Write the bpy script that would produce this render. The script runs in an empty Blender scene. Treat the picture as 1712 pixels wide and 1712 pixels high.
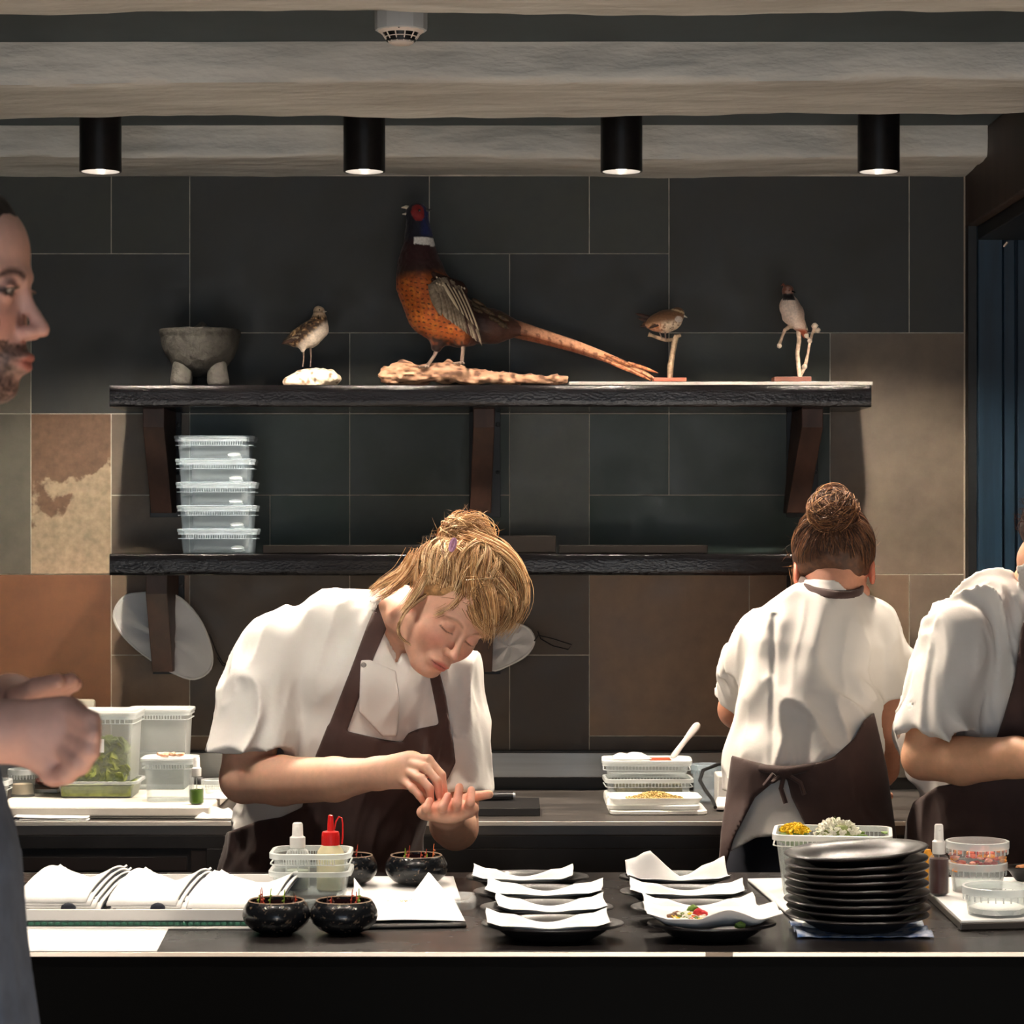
import bpy, bmesh, math, random
import numpy as np
from math import sin, cos, pi, radians, sqrt
from mathutils import Vector, Matrix, Euler, noise as mnoise

random.seed(7); np.random.seed(7)
SC = bpy.context.scene
COL = SC.collection
F, CX, HY, CZ = 4200.0, 856.0, 870.0, 1.55      # focal length (px), image centre, horizon row, camera height

# ---------------------------------------------------------------- camera
cam_d = bpy.data.cameras.new('camera'); cam = bpy.data.objects.new('camera', cam_d); COL.objects.link(cam)
cam.location = (0, 0, CZ); cam.rotation_euler = (pi/2, 0, 0)
cam_d.sensor_width = 36; cam_d.lens = 36*F/1712
cam_d.shift_y = (HY-856)/1712
cam_d.dof.use_dof = True; cam_d.dof.focus_distance = 4.75; cam_d.dof.aperture_fstop = 13
SC.camera = cam
# ---------------------------------------------------------------- world + exposure
SC.view_settings.view_transform = 'Standard'; SC.view_settings.look = 'None'
SC.view_settings.gamma = 1; SC.view_settings.use_curve_mapping = False
SC.view_settings.exposure = 0.0
w = bpy.data.worlds.new('world'); SC.world = w; w.use_nodes = True
w.node_tree.nodes['Background'].inputs[0].default_value = (.62, .78, 1, 1)
w.node_tree.nodes['Background'].inputs[1].default_value = .07
def area_light(name, loc, rot, sx, sy, power, color):
    d = bpy.data.lights.new(name, 'AREA'); d.shape = 'RECTANGLE'; d.size = sx; d.size_y = sy
    d.energy = power; d.color = color
    o = bpy.data.objects.new(name, d); COL.objects.link(o); o.location = loc; o.rotation_euler = rot
    return o
# daylight through the two dining-room windows behind the camera
for wx0, wx1 in ((-1.76, -.95), (.0, .53), (.73, 1.27)):
    area_light('window_daylight', ((wx0+wx1)/2, -3.38, 1.25), (radians(90), 0, 0), wx1-wx0, 2.1, 34*(wx1-wx0), (.70, .85, 1))
# low sunlight added for its bounce off the dining floor onto the beams
sd_ = bpy.data.lights.new('bounce_sun', 'SUN'); sd_.energy = 54; sd_.angle = radians(.6); sd_.color = (1, .93, .84)
bounce_sun = bpy.data.objects.new('bounce_sun', sd_); COL.objects.link(bounce_sun); bounce_sun.rotation_euler = (radians(70), 0, 0)
LAMP_X = (-.8846, -.3175, .2353, .7881)
LAMP_POWER = 95.0
FILL_POWER = 35.0
ROW2_POWER = 37.0
def spot(name, loc, power, angle, blend, color, parent=None, tilt=(0, 0, 0), radius=.03):
    d = bpy.data.lights.new(name, 'SPOT'); d.energy = power; d.spot_size = radians(angle); d.spot_blend = blend
    d.color = color; d.shadow_soft_size = radius
    o = bpy.data.objects.new(name, d); COL.objects.link(o); o.location = loc; o.rotation_euler = tilt
    o.parent = parent
    return o

def P(px, py, d):
    return Vector(((px-CX)*d/F, d, CZ+(HY-py)*d/F))
def PX(px, d): return (px-CX)*d/F
def PZ(py, d): return CZ+(HY-py)*d/F
def S(n, d): return n*d/F

# ---------------------------------------------------------------- object helpers
def tag(o, label=None, cat=None, group=None, kind=None):
    if label: o['label'] = label
    if cat: o['category'] = cat
    if group: o['group'] = group
    if kind: o['kind'] = kind
    return o
def link(o, parent=None):
    COL.objects.link(o)
    if parent is not None: o.parent = parent
    return o
def thing(name, label, cat, loc=(0, 0, 0), rz=0, group=None, rot=None):
    o = bpy.data.objects.new(name, None); COL.objects.link(o)
    o.location = loc; o.rotation_euler = rot if rot else (0, 0, rz); o.empty_display_size = .05
    return tag(o, label, cat, group)
def copy_tree(o, parent=None, **kw):
    c = o.copy(); COL.objects.link(c)
    if parent is not None: c.parent = parent
    for ch in list(o.children): copy_tree(ch, c)
    for k, v in kw.items(): c[k] = v
    return c

class MB:
    def __init__(s): s.v = []; s.f = []
    def add(s, vs, fs):
        n = len(s.v); s.v += [tuple(v) for v in vs]; s.f += [tuple(i+n for i in f) for f in fs]; return s
    def box(s, c, d, rot=None, taper=1.0):
        x, y, z = d[0]/2, d[1]/2, d[2]/2
        vs = [Vector((sx*x*(taper if sz < 0 else 1), sy*y*(taper if sz < 0 else 1), sz*z)) for sz in (-1, 1) for sx, sy in ((-1, -1), (1, -1), (1, 1), (-1, 1))]
        if rot is not None: vs = [rot @ v for v in vs]
        c = Vector(c)
        return s.add([v+c for v in vs], [(0, 3, 2, 1), (4, 5, 6, 7), (0, 1, 5, 4), (1, 2, 6, 5), (2, 3, 7, 6), (3, 0, 4, 7)])
    def bx(s, x0, x1, y0, y1, z0, z1):
        return s.box(((x0+x1)/2, (y0+y1)/2, (z0+z1)/2), (x1-x0, y1-y0, z1-z0))
    def lathe(s, prof, seg=32, c=(0, 0, 0), ry=1.0, rot=None, jit=0, cap0=False, cap1=False):
        n = len(s.v); c = Vector(c)
        for i, (r, z) in enumerate(prof):
            for k in range(seg):
                a = 2*pi*k/seg; rr = r*(1+jit*(mnoise.noise(Vector((cos(a)*2, sin(a)*2, z*30)))))
                v = Vector((rr*cos(a), rr*ry*sin(a), z))
                if rot is not None: v = rot @ v
                s.v.append(tuple(v+c))
        for i in range(len(prof)-1):
            for k in range(seg):
                a, b = n+i*seg+k, n+i*seg+(k+1) % seg
                s.f.append((a, b, b+seg, a+seg))
        if cap0: s.f.append(tuple(n+k for k in range(seg))[::-1])
        if cap1: s.f.append(tuple(n+(len(prof)-1)*seg+k for k in range(seg)))
        return s
    def rlathe(s, prof, w, d, rad=.02, seg=5, c=(0, 0, 0)):
        # profile (inset, z) swept round a rounded rectangle of outer size w x d
        n = len(s.v); N = 4*(seg+1)
        for (ins, z) in prof:
            hw, hd = w/2-ins, d/2-ins; r = max(min(rad-ins*.5, hw, hd), .001)
            for q, (sx, sy) in enumerate(((1, 1), (-1, 1), (-1, -1), (1, -1))):
                for k in range(seg+1):
                    a = q*pi/2+k*pi/2/seg
                    s.v.append((c[0]+sx*(hw-r)+r*cos(a), c[1]+sy*(hd-r)+r*sin(a), c[2]+z))
        for i in range(len(prof)-1):
            for k in range(N):
                a, b = n+i*N+k, n+i*N+(k+1) % N
                s.f.append((a, b, b+N, a+N))
        return s, n, N
    def rcap(s, n, N, i, flip=False):
        t = tuple(n+i*N+k for k in range(N)); s.f.append(t[::-1] if flip else t)
    def tube(s, pts, rad, seg=8, cap=True):
        pts = [Vector(p) for p in pts]; n = len(s.v)
        if not hasattr(rad, '__len__'): rad = [rad]*len(pts)
        up = Vector((0, 0, 1)); prev = None
        for i, p in enumerate(pts):
            t = (pts[min(i+1, len(pts)-1)]-pts[max(i-1, 0)]).normalized()
            if prev is None:
                a = t.cross(up)
                if a.length < .1: a = t.cross(Vector((1, 0, 0)))
            else: a = prev-t*prev.dot(t)
            a.normalize(); prev = a; b = t.cross(a)
            for k in range(seg):
                th = 2*pi*k/seg; s.v.append(tuple(p+(a*cos(th)+b*sin(th))*rad[i]))
        for i in range(len(pts)-1):
            for k in range(seg):
                x, y = n+i*seg+k, n+i*seg+(k+1) % seg
                s.f.append((x, y, y+seg, x+seg))
        if cap:
            s.f.append(tuple(n+k for k in range(seg))[::-1]); s.f.append(tuple(n+(len(pts)-1)*seg+k for k in range(seg)))
        return s
    def prism(s, poly, z0, z1):
        n = len(s.v); m = len(poly)
        s.v += [(x, y, z0) for x, y in poly]+[(x, y, z1) for x, y in poly]
        s.f.append(tuple(n+i for i in range(m))[::-1]); s.f.append(tuple(n+m+i for i in range(m)))
        for i in range(m): s.f.append((n+i, n+(i+1) % m, n+m+(i+1) % m, n+m+i))
        return s
    def grid(s, nx, ny, fn, flip=False):
        n = len(s.v)
        for j in range(ny+1):
            for i in range(nx+1): s.v.append(tuple(fn(i/nx, j/ny)))
        for j in range(ny):
            for i in range(nx):
                a = n+j*(nx+1)+i; q = (a, a+1, a+nx+2, a+nx+1)
                s.f.append(q[::-1] if flip else q)
        return s
    def ico(s, c, r, sub=1, scale=(1, 1, 1), jit=0, rot=None):
        bm = bmesh.new(); bmesh.ops.create_icosphere(bm, subdivisions=sub, radius=1)
        vs = []
        for v in bm.verts:
            p = v.co.copy()
            if jit: p *= 1+jit*mnoise.noise(p*1.7+Vector(c)*37)
            p = Vector((p.x*scale[0]*r, p.y*scale[1]*r, p.z*scale[2]*r))
            if rot is not None: p = rot @ p
            vs.append(p+Vector(c))
        fs = [tuple(v.index for v in f.verts) for f in bm.faces]; bm.free()
        return s.add(vs, fs)
    def build(s, name, mat=None, parent=None, smooth=True, bevel=0, solid=0, sub=0, angle=40, loc=None, rot=None, bseg=2):
        me = bpy.data.meshes.new(name); me.from_pydata(s.v, [], s.f); me.update()
        if smooth:
            me.polygons.foreach_set('use_smooth', [True]*len(me.polygons))
            try: me.set_sharp_from_angle(angle=radians(angle))
            except Exception: pass
        if mat: me.materials.append(mat)
        o = bpy.data.objects.new(name, me); link(o, parent)
        if solid:
            m = o.modifiers.new('s', 'SOLIDIFY'); m.thickness = solid; m.offset = 0
        if bevel:
            m = o.modifiers.new('b', 'BEVEL'); m.width = bevel; m.segments = bseg; m.limit_method = 'ANGLE'; m.angle_limit = radians(35); m.harden_normals = False
        if sub:
            m = o.modifiers.new('u', 'SUBSURF'); m.levels = sub; m.render_levels = sub
        if loc: o.location = loc
        if rot: o.rotation_euler = rot
        return o

# ---------------------------------------------------------------- materials
def srgb(r, g, b):
    f = lambda c: (c/255/12.92) if c/255 <= .04045 else ((c/255+.055)/1.055)**2.4
    return (f(r), f(g), f(b), 1)
MATS = {}
def mat(name, color, rough=.5, metal=0, spec=.5, nscale=0, namt=.2, color2=None, bump=0, bscale=40, bdist=.002, trans=0, ior=1.45,
        attr=None, sss=0, ssscol=None, alpha=1, stretch=None, coat=0, rvar=0, sheen=0, detail=4, emis=None, estr=0, objcol=False, brough=.6, thin=False):
    if name in MATS: return MATS[name]
    m = bpy.data.materials.new(name); m.use_nodes = True; nt = m.node_tree; N = nt.nodes; L = nt.links
    b = N['Principled BSDF']; MATS[name] = m
    c = color if len(color) == 4 else (*color, 1)
    b.inputs['Base Color'].default_value = c; b.inputs['Roughness'].default_value = rough
    b.inputs['Metallic'].default_value = metal; b.inputs['Specular IOR Level'].default_value = spec
    b.inputs['IOR'].default_value = ior; b.inputs['Transmission Weight'].default_value = trans
    b.inputs['Alpha'].default_value = alpha; b.inputs['Coat Weight'].default_value = coat; b.inputs['Coat Roughness'].default_value = .1
    if sheen: b.inputs['Sheen Weight'].default_value = sheen; b.inputs['Sheen Roughness'].default_value = .5
    if sss:
        b.inputs['Subsurface Weight'].default_value = sss; b.inputs['Subsurface Radius'].default_value = ssscol or (1, .35, .2); b.inputs['Subsurface Scale'].default_value = .012
    if emis: b.inputs['Emission Color'].default_value = (*emis, 1); b.inputs['Emission Strength'].default_value = estr
    tc = N.new('ShaderNodeTexCoord'); mp = N.new('ShaderNodeMapping'); L.new(tc.outputs['Object'], mp.inputs[0])
    if stretch: mp.inputs['Scale'].default_value = stretch
    src = None
    if attr:
        a = N.new('ShaderNodeAttribute'); a.attribute_name = attr; src = a.outputs['Color']
    elif objcol:
        a = N.new('ShaderNodeObjectInfo'); src = a.outputs['Color']
    if nscale:
        t = N.new('ShaderNodeTexNoise'); t.inputs['Scale'].default_value = nscale; t.inputs['Detail'].default_value = detail; t.inputs['Roughness'].default_value = brough
        L.new(mp.outputs[0], t.inputs['Vector'])
        mx = N.new('ShaderNodeMix'); mx.data_type = 'RGBA'
        cr = N.new('ShaderNodeMapRange'); cr.inputs[1].default_value = .35; cr.inputs[2].default_value = .65; L.new(t.outputs[0], cr.inputs[0])
        if color2 is not None:
            L.new(cr.outputs[0], mx.inputs[0]); mx.inputs[7].default_value = color2 if len(color2) == 4 else (*color2, 1)
            if src: L.new(src, mx.inputs[6])
            else: mx.inputs[6].default_value = c
        else:
            mx.blend_type = 'MULTIPLY'; mx.inputs[0].default_value = 1
            if src: L.new(src, mx.inputs[6])
            else: mx.inputs[6].default_value = c
            r2 = N.new('ShaderNodeMapRange'); r2.inputs[3].default_value = 1-namt; r2.inputs[4].default_value = 1+namt
            L.new(cr.outputs[0], r2.inputs[0]); L.new(r2.outputs[0], mx.inputs[7])
        src = mx.outputs[2]
        if rvar:
            r3 = N.new('ShaderNodeMapRange'); r3.inputs[3].default_value = rough-rvar; r3.inputs[4].default_value = rough+rvar
            L.new(cr.outputs[0], r3.inputs[0]); L.new(r3.outputs[0], b.inputs['Roughness'])
    if src: L.new(src, b.inputs['Base Color'])
    if bump:
        t = N.new('ShaderNodeTexNoise'); t.inputs['Scale'].default_value = bscale; t.inputs['Detail'].default_value = 5
        L.new(mp.outputs[0], t.inputs['Vector'])
        bp = N.new('ShaderNodeBump'); bp.inputs['Strength'].default_value = bump; bp.inputs['Distance'].default_value = bdist
        L.new(t.outputs[0], bp.inputs['Height']); L.new(bp.outputs[0], b.inputs['Normal'])
    return m

M_navy = mat('navy_trousers', srgb(22, 26, 38), .85, nscale=20, namt=.15)
# ================================================================ ROOM
WALL = 6.10; D1_ = 3.74; XL, XR = -2.3, 1.098; CEIL = CZ+.912; CT = .90
M_plaster = mat('painted_beam', srgb(186, 188, 184), .62, nscale=7, namt=.16, bump=.85, bscale=14, bdist=.02, stretch=(.35, 1, 1), detail=6, rvar=.1)
M_ceil = mat('ceiling_paint', srgb(54, 66, 72), .8, nscale=3, namt=.15)
M_grout = mat('grout', srgb(176, 170, 158), .9, nscale=30, namt=.2)
M_tile = mat('slate_tile', (.1, .1, .1), .55, nscale=9, namt=.2, objcol=True, bump=.25, bscale=30, bdist=.003, rvar=.12, detail=9, brough=.65)
M_bounce = mat('pale_bounce_floor', srgb(190, 164, 140), .45, nscale=4, namt=.3, bump=.1)
M_darkwall = mat('dark_painted_wall', srgb(52, 40, 34), .6, nscale=12, namt=.35, stretch=(1, 1, .15))
M_blue = mat('blue_black_paint', srgb(26, 46, 62), .35, nscale=25, namt=.3, stretch=(1, 1, .08), bump=.2, bscale=60)
M_blackpaint = mat('black_paint', srgb(10, 12, 15), .5)
M_trimw = mat('pale_sealant', srgb(150, 138, 124), .7)

def patch_tile():
    # honey limestone tile: a darker brown stain with a ragged edge over a pale field
    m = mat('limestone_tile', srgb(138, 118, 96), .6); nt = m.node_tree; N = nt.nodes; L = nt.links; b = N['Principled BSDF']
    tc = N.new('ShaderNodeTexCoord'); sp = N.new('ShaderNodeSeparateXYZ'); L.new(tc.outputs['Object'], sp.inputs[0])
    n1 = N.new('ShaderNodeTexNoise'); n1.inputs['Scale'].default_value = 9; n1.inputs['Detail'].default_value = 8; L.new(tc.outputs['Object'], n1.inputs[0])
    n2 = N.new('ShaderNodeTexNoise'); n2.inputs['Scale'].default_value = 60; n2.inputs['Detail'].default_value = 6; L.new(tc.outputs['Object'], n2.inputs[0])
    # height of the stain edge falls with z, dips towards the right side
    a = N.new('ShaderNodeMath'); a.operation = 'MULTIPLY_ADD'; a.inputs[1].default_value = .42; a.inputs[2].default_value = -.30; L.new(n1.outputs[0], a.inputs[0])
    s = N.new('ShaderNodeMath'); s.operation = 'ADD'; L.new(sp.outputs['Z'], s.inputs[0]); L.new(a.outputs[0], s.inputs[1])
    xx = N.new('ShaderNodeMath'); xx.operation = 'MULTIPLY_ADD'; xx.inputs[1].default_value = -.55; L.new(sp.outputs['X'], xx.inputs[0]); L.new(s.outputs[0], xx.inputs[2])
    r = N.new('ShaderNodeMapRange'); r.inputs[1].default_value = -.075; r.inputs[2].default_value = -.062; L.new(xx.outputs[0], r.inputs[0])
    mx = N.new('ShaderNodeMix'); mx.data_type = 'RGBA'; mx.inputs[6].default_value = srgb(142, 124, 102); mx.inputs[7].default_value = srgb(96, 72, 54)
    L.new(r.outputs[0], mx.inputs[0])
    m2 = N.new('ShaderNodeMix'); m2.data_type = 'RGBA'; m2.blend_type = 'MULTIPLY'; m2.inputs[0].default_value = 1
    r2 = N.new('ShaderNodeMapRange'); r2.inputs[1].default_value = .3; r2.inputs[2].default_value = .7; r2.inputs[3].default_value = .75; r2.inputs[4].default_value = 1.2
    L.new(n2.outputs[0], r2.inputs[0]); L.new(mx.outputs[2], m2.inputs[6]); L.new(r2.outputs[0], m2.inputs[7]); L.new(m2.outputs[2], b.inputs['Base Color'])
    return m
M_patch = patch_tile()

# --- back wall: grout bed + tiles as parts
wall = thing('wall_back', None, None); wall['kind'] = 'structure'
MB().bx(XL, XR+.003, WALL-.0085, WALL+.15, 0, CEIL).build('grout_bed', M_grout, wall, smooth=False)
GX = [-1080, -880, -680, -480, -347, -213, -80, 53, 187, 318, 452, 585, 718, 852, 985, 1118, 1252, 1387, 1519, 1612]
GY = [292, 425, 557, 692, 828, 960, 1095, 1230, 1360, 1500, 1640, 1800, 1925]
c0 = 6
G = dict(g=(54, 57, 53), d=(46, 47, 45), b=(66, 58, 50), t=(60, 70, 68), gr=(52, 66, 62), o=(108, 72, 48), l=(88, 92, 88), w=(104, 86, 70), w2=(98, 86, 74), m=(70, 62, 54), x=(56, 50, 45), mm=(84, 80, 70))
T = [(6, 8, 0, 1, 'g'), (8, 9, 0, 1, 'g'), (9, 12, 0, 2, 'd'), (12, 14, 0, 1, 'g'), (14, 15, 0, 1, 'g'), (15, 18, 0, 2, 'd'), (18, 19, 0, 2, 'd'),
     (7, 9, 1, 3, 'd'), (6, 7, 1, 3, 'mm'), (12, 13, 1, 2, 'g'), (13, 15, 1, 3, 'd'),
     (9, 11, 2, 3, 'd'), (11, 13, 2, 3, 'g'), (15, 17, 2, 3, 'g'), (17, 19, 2, 5, 'w2'),
     (6, 7, 3, 5, 'mm'), (7, 8, 3, 5, 'P'), (8, 9, 3, 4, 'w2'), (9, 11, 3, 4, 't'), (11, 13, 3, 4, 't'), (13, 14, 3, 5, 'l'), (14, 15, 3, 4, 't'), (15, 17, 3, 4, 't'),
     (8, 9, 4, 5, 'w2'), (9, 10, 4, 5, 't'), (10, 11, 4, 5, 'gr'), (11, 13, 4, 5, 't'), (14, 17, 4, 5, 'gr'),
     (6, 8, 5, 7, 'o'), (8, 9, 5, 6, 'w'), (9, 11, 5, 7, 'b'), (11, 13, 5, 6, 'm'), (13, 14, 5, 6, 'b'), (14, 16, 5, 7, 'w'), (16, 18, 5, 7, 'w'), (18, 19, 5, 7, 'w2'),
     (8, 9, 6, 8, 'w'), (11, 13, 6, 8, 'b'), (13, 14, 6, 8, 'x')]
used = set()
for (a, b_, r0, r1, k) in T:
    for i in range(a, b_):
        for j in range(r0, r1): used.add((i, j))
def tile(a, b_, r0, r1, k):
    x0, x1 = PX(GX[a], WALL), PX(GX[b_], WALL); z1, z0 = PZ(GY[r0], WALL), PZ(GY[r1], WALL)
    z1 = min(z1, CZ+.835); z0 = max(z0, .0)
    if k == 'W': k = 'w'
    g = .0011; pr = random.uniform(.0, .0012)
    cx, cz = (x0+x1)/2, (z0+z1)/2
    m = MB(); m.box((0, 0, 0), (x1-x0-2*g, .012, z1-z0-2*g))
    o = m.build('tile', M_patch if k == 'P' else M_tile, wall, smooth=False, bevel=.0006, bseg=1)
    o.location = (cx, WALL-.004-pr, cz)
    if k != 'P':
        c = G[k]; j = random.uniform(.93, 1.07)
        o.color = srgb(c[0]*j, c[1]*j, c[2]*j)
for t in T: tile(*t)
for j in range(12):                                   # the rest of the wall in plain courses
    i = 0
    while i < 19:
        if (i, j) in used: i += 1; continue
        e = i+1
        if e < 19 and (e, j) not in used and random.random() < .6: e += 1
        tile(i, e, j, j+1, random.choice('gdbmw') if j < 5 else random.choice(['w', 'b', 'm', 'x']))
        i = e
o = MB().bx(PX(1612, 6.09)-.0015, XR, 6.085, 6.10, CT, CZ+.835).build('trim_1', M_trimw, smooth=False); o['kind'] = 'structure'

def structure(o): o['kind'] = 'structure'; return o
structure(MB().bx(XL-.2, 3, -3.4, WALL+.15, -.1, 0).build('floor', mat('dark_oak_floor', srgb(84, 70, 60), .5, nscale=4, namt=.3), smooth=False))
structure(MB().bx(XL, 2.2, 1.5, D1_-.0, 0, .004).build('bounce_strip', M_bounce, smooth=False))  # pale floor strip added to bounce sunlight up under the beams
structure(MB().bx(XL-.2, 3, -3.4, WALL+.15, CEIL, CEIL+.1).build('ceiling', M_ceil, smooth=False))
structure(MB().bx(XL-.15, XL, -3.4, WALL+.15, 0, CEIL).build('wall_left', M_darkwall, smooth=False))
structure(MB().bx(2.2, 2.35, -3.4, WALL+.15, 0, CEIL).build('wall_east', mat('dining_wall', srgb(120, 112, 104), .8), smooth=False))
# street side of the dining room: wall with three tall window openings behind the camera
ws = structure(thing('wall_south', None, None)); WO = [(-1.76, -.95), (.0, .53), (.73, 1.27)]; xs_ = XL
for a, b in WO+[(2.2, 2.2)]:
    if a > xs_: MB().bx(xs_, a, -3.5, -3.4, 0, CEIL).build('wall_panel', mat('dining_wall', srgb(120, 112, 104), .8), ws, smooth=False)
    if b > a: MB().bx(a, b, -3.5, -3.4, 2.36, CEIL).build('wall_panel', mat('dining_wall', srgb(120, 112, 104), .8), ws, smooth=False)
    xs_ = b
# right wall of the kitchen bay: deep opening with a dark blue door
LZ = PZ(318, 5.39)
wr = structure(thing('wall_right', None, None))
MB().bx(XR, XR+.42, 3.9, WALL+.15, LZ, CEIL).build('lintel', M_darkwall, wr, smooth=False, bevel=.004)
MB().bx(XR+.0, XR+.02, 6.045, WALL+.15, 0, LZ).build('door_reveal', M_blackpaint, wr, smooth=False)
MB().bx(XR+.3, 2.2, 6.07, WALL+.15, 0, CEIL).build('side_panel', M_blackpaint, wr, smooth=False)
MB().bx(XR+.021, XR+.42, 3.9, 6.04, LZ-.035, LZ-.001).build('soffit_board', M_blackpaint, wr, smooth=False, bevel=.003)
dr = structure(thing('door_1', None, None))
MB().bx(XR+.021, PX(1674, 6.05), 6.03, 6.1, 0, LZ-.0).build('door_frame', M_blue, dr, smooth=False, bevel=.003)
MB().bx(PX(1674, 6.05)+.004, PX(1697, 6.05), 6.045, 6.1, 0, LZ-.0).build('door_stop', M_blue, dr, smooth=False, bevel=.003)
MB().bx(PX(1697, 6.05)+.006, XR+.42, 6.05, 6.1, 0, LZ-.0).build('door_leaf', M_blue, dr, smooth=False, bevel=.003)
MB().tube([(PX(1678, 6.03), 6.028, PZ(412, 6.03)), (PX(1683, 6.03), 6.02, PZ(405, 6.03))], .003).build('hinge', mat('steel', (.6, .6, .6), .3, 1), dr)

# --- painted rough beams
def beam(n, y0, y1, z0, x0, x1, tilt=0, seed=0, amp=.006):
    z1 = CEIL+.01; W = x1-x0; nx = 190; prof = []
    ny, nz = 12, 7
    for i in range(nz+1): prof.append((0, 1-i/nz))
    for i in range(1, ny+1): prof.append((i/ny, 0))
    for i in range(1, nz+1): prof.append((1, i/nz))
    def fn(u, v):
        k = v*(len(prof)-1); a = prof[min(int(round(k)), len(prof)-1)]
        x = x0+u*W
        p = Vector((x*1.6+seed, a[0]*1.3, a[1]*1.3+seed*3)); q = Vector((x*6+seed, a[0]*5, a[1]*4))
        dn = amp*(1.2*mnoise.noise(p)+.55*mnoise.noise(q)+.25*mnoise.noise(q*2.7))
        y = y0+(y1-y0)*a[0]; z = z0+(z1-z0)*a[1]+tilt*x
        # rounded arris
        if a[1] < .2 and a[0] == 0: y += .006*(1-a[1]/.2)
        if a[1] == 0 and a[0] < .09: z += .003
        ny_ = -1 if a[0] == 0 else (1 if a[0] == 1 else 0); nz_ = -1 if a[1] == 0 else 0
        return (x, y+dn*1.3*ny_, z+dn*nz_*1.2)
    o = MB().grid(nx, len(prof)-1, fn).build('ceiling_beam', M_plaster, angle=70)
    o['kind'] = 'structure'; return o
ZB = CZ+.835
b1 = beam(1, 5.80, WALL+.01, CZ+605*5.8/F, XL, XR, tilt=-.001, seed=2)
b2 = beam(2, 4.787, 5.175, CZ+.835, XL, 2.2, tilt=.0045, seed=11)
b3 = beam(3, 3.74, 4.135, CZ+.835, XL, 2.2, tilt=.0015, seed=23)
b4 = beam(4, 2.6, 2.95, CZ+.835, XL, 2.2, seed=31)
b5 = beam(5, 1.5, 1.85, CZ+.835, XL, 2.2, seed=37)
b6 = beam(6, .4, .75, CZ+.835, XL, 2.2, seed=41)

# --- spot lamps
M_lampblk = mat('black_lamp_metal', srgb(22, 20, 20), .38, .3, nscale=60, namt=.3)
M_lens = mat('lamp_glow', (1, .93, .85), .5, emis=(1, .93, .84), estr=9)
M_inner = mat('lamp_reflector', srgb(210, 205, 200), .3, .6)
def lamp(x, y, zb, label, group, power, spread, blend, tilt=(0, 0, 0)):
    t = thing('ceiling_spot', label, 'ceiling lamp', (x, y, zb), group=group)
    R, H = .045, CEIL-zb
    MB().lathe([(.0405, .004), (.0405, 0), (R, 0), (R, .003), (R, H)], 40).build('housing', M_lampblk, t)
    MB().lathe([(.0405, .0), (.036, .012), (.036, .03)], 32).build('reflector', M_inner, t)
    MB().lathe([(.0001, .010), (.036, .010)], 32).build('lens', M_lens, t)
    spot('lamp_light', (0, 0, .0), power, spread, blend, (1, .86, .70), t, tilt, .022)
    return t
names = ['black cylinder spot lamp nearest the left edge, above the stone mortar', 'black cylinder spot lamp above the small wader bird and the pheasant',
         'black cylinder spot lamp above the tip of the pheasant tail', 'black cylinder spot lamp nearest the right wall, above the bird on the twig']
for i, x in enumerate(LAMP_X):
    lamp(x, 5.4, PZ(285, 5.4)-.003, names[i], 'cylinder spot lamps in a row under the ceiling', LAMP_POWER, 127, .45)
for i, x in enumerate((-1.15, -.55, .12, .72, 1.3)):
    t = lamp(x, 3.36, PZ(285, 5.4), '%s black cylinder spot lamp of the row above the front counter edge' % ('leftmost', 'second', 'middle', 'fourth', 'rightmost')[i], 'spot lamps above the front counter', ROW2_POWER, 90, .6, tilt=(radians(6), 0, 0))

for i, x in enumerate((-.98, -.46, 1.16)):  # unseen fill lamps hidden by a beam, added to top-light hair and jackets
    t = thing('hidden_fill_lamp', '%s small recessed ceiling lamp in the bay of the smoke detector' % ('left', 'middle', 'right')[i], 'ceiling lamp', (x, 4.33, CEIL-.006), group='unseen fill lamps added between the beams')
    MB().lathe([(.03, .006), (.03, 0), (.026, -.001), (.025, .004)], 28).build('ring', M_lampblk, t); MB().lathe([(.0001, .002), (.025, .002)], 24).build('lens', M_lens, t)
    spot('lamp_light', (0, 0, -.03), FILL_POWER*(1, 1.1, 1.7)[i], 84, .7, (1, .90, .78), t, (radians(4), 0, 0), .02)

# --- smoke detector
M_wplastic = mat('white_plastic', srgb(214, 206, 200), .4)
sd = thing('smoke_detector', 'round white smoke detector on the dark ceiling between two beams', 'smoke detector', (PX(670.5, 4.47), 4.47, PZ(75, 4.47)))
h = CEIL-PZ(75, 4.47)
MB().lathe([(.047, h), (.047, .030), (.046, .0255), (.040, .0235)], 12).build('base', mat('detector_grey', srgb(176, 184, 190), .45), sd, angle=20)
MB().lathe([(.044, .029), (.044, .0265), (.036, .020), (.034, .0195), (.033, .021)], 40).build('collar', M_wplastic, sd)
MB().lathe([(.030, .026), (.026, .006), (.0001, .006)], 32).build('sensor_chamber', M_blackpaint, sd)
MB().lathe([(.0001, 0), (.017, .0005), (.0215, .003), (.0215, .0055), (.0001, .0058)], 40).build('cap', M_wplastic, sd)
MB().lathe([(.0275, .0125), (.0300, .0128), (.0300, .0138), (.0275, .0140), (.0275, .0125)], 36).build('grille_ring', M_wplastic, sd)
for k in range(12):
    a = 2*pi*k/12+.26
    MB().tube([(.0345*cos(a), .0345*sin(a), .0205), (.029*cos(a), .029*sin(a), .0125), (.021*cos(a), .021*sin(a), .0045)], .0013, 6).build('grille_bar', M_wplastic, sd)
MB().lathe([(.0018, 0), (.0001, .0006)], 10, rot=Matrix.Rotation(radians(60), 3, 'X'), c=(-.002, -.0405, .0238)).build('indicator', M_blackpaint, sd)

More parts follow.
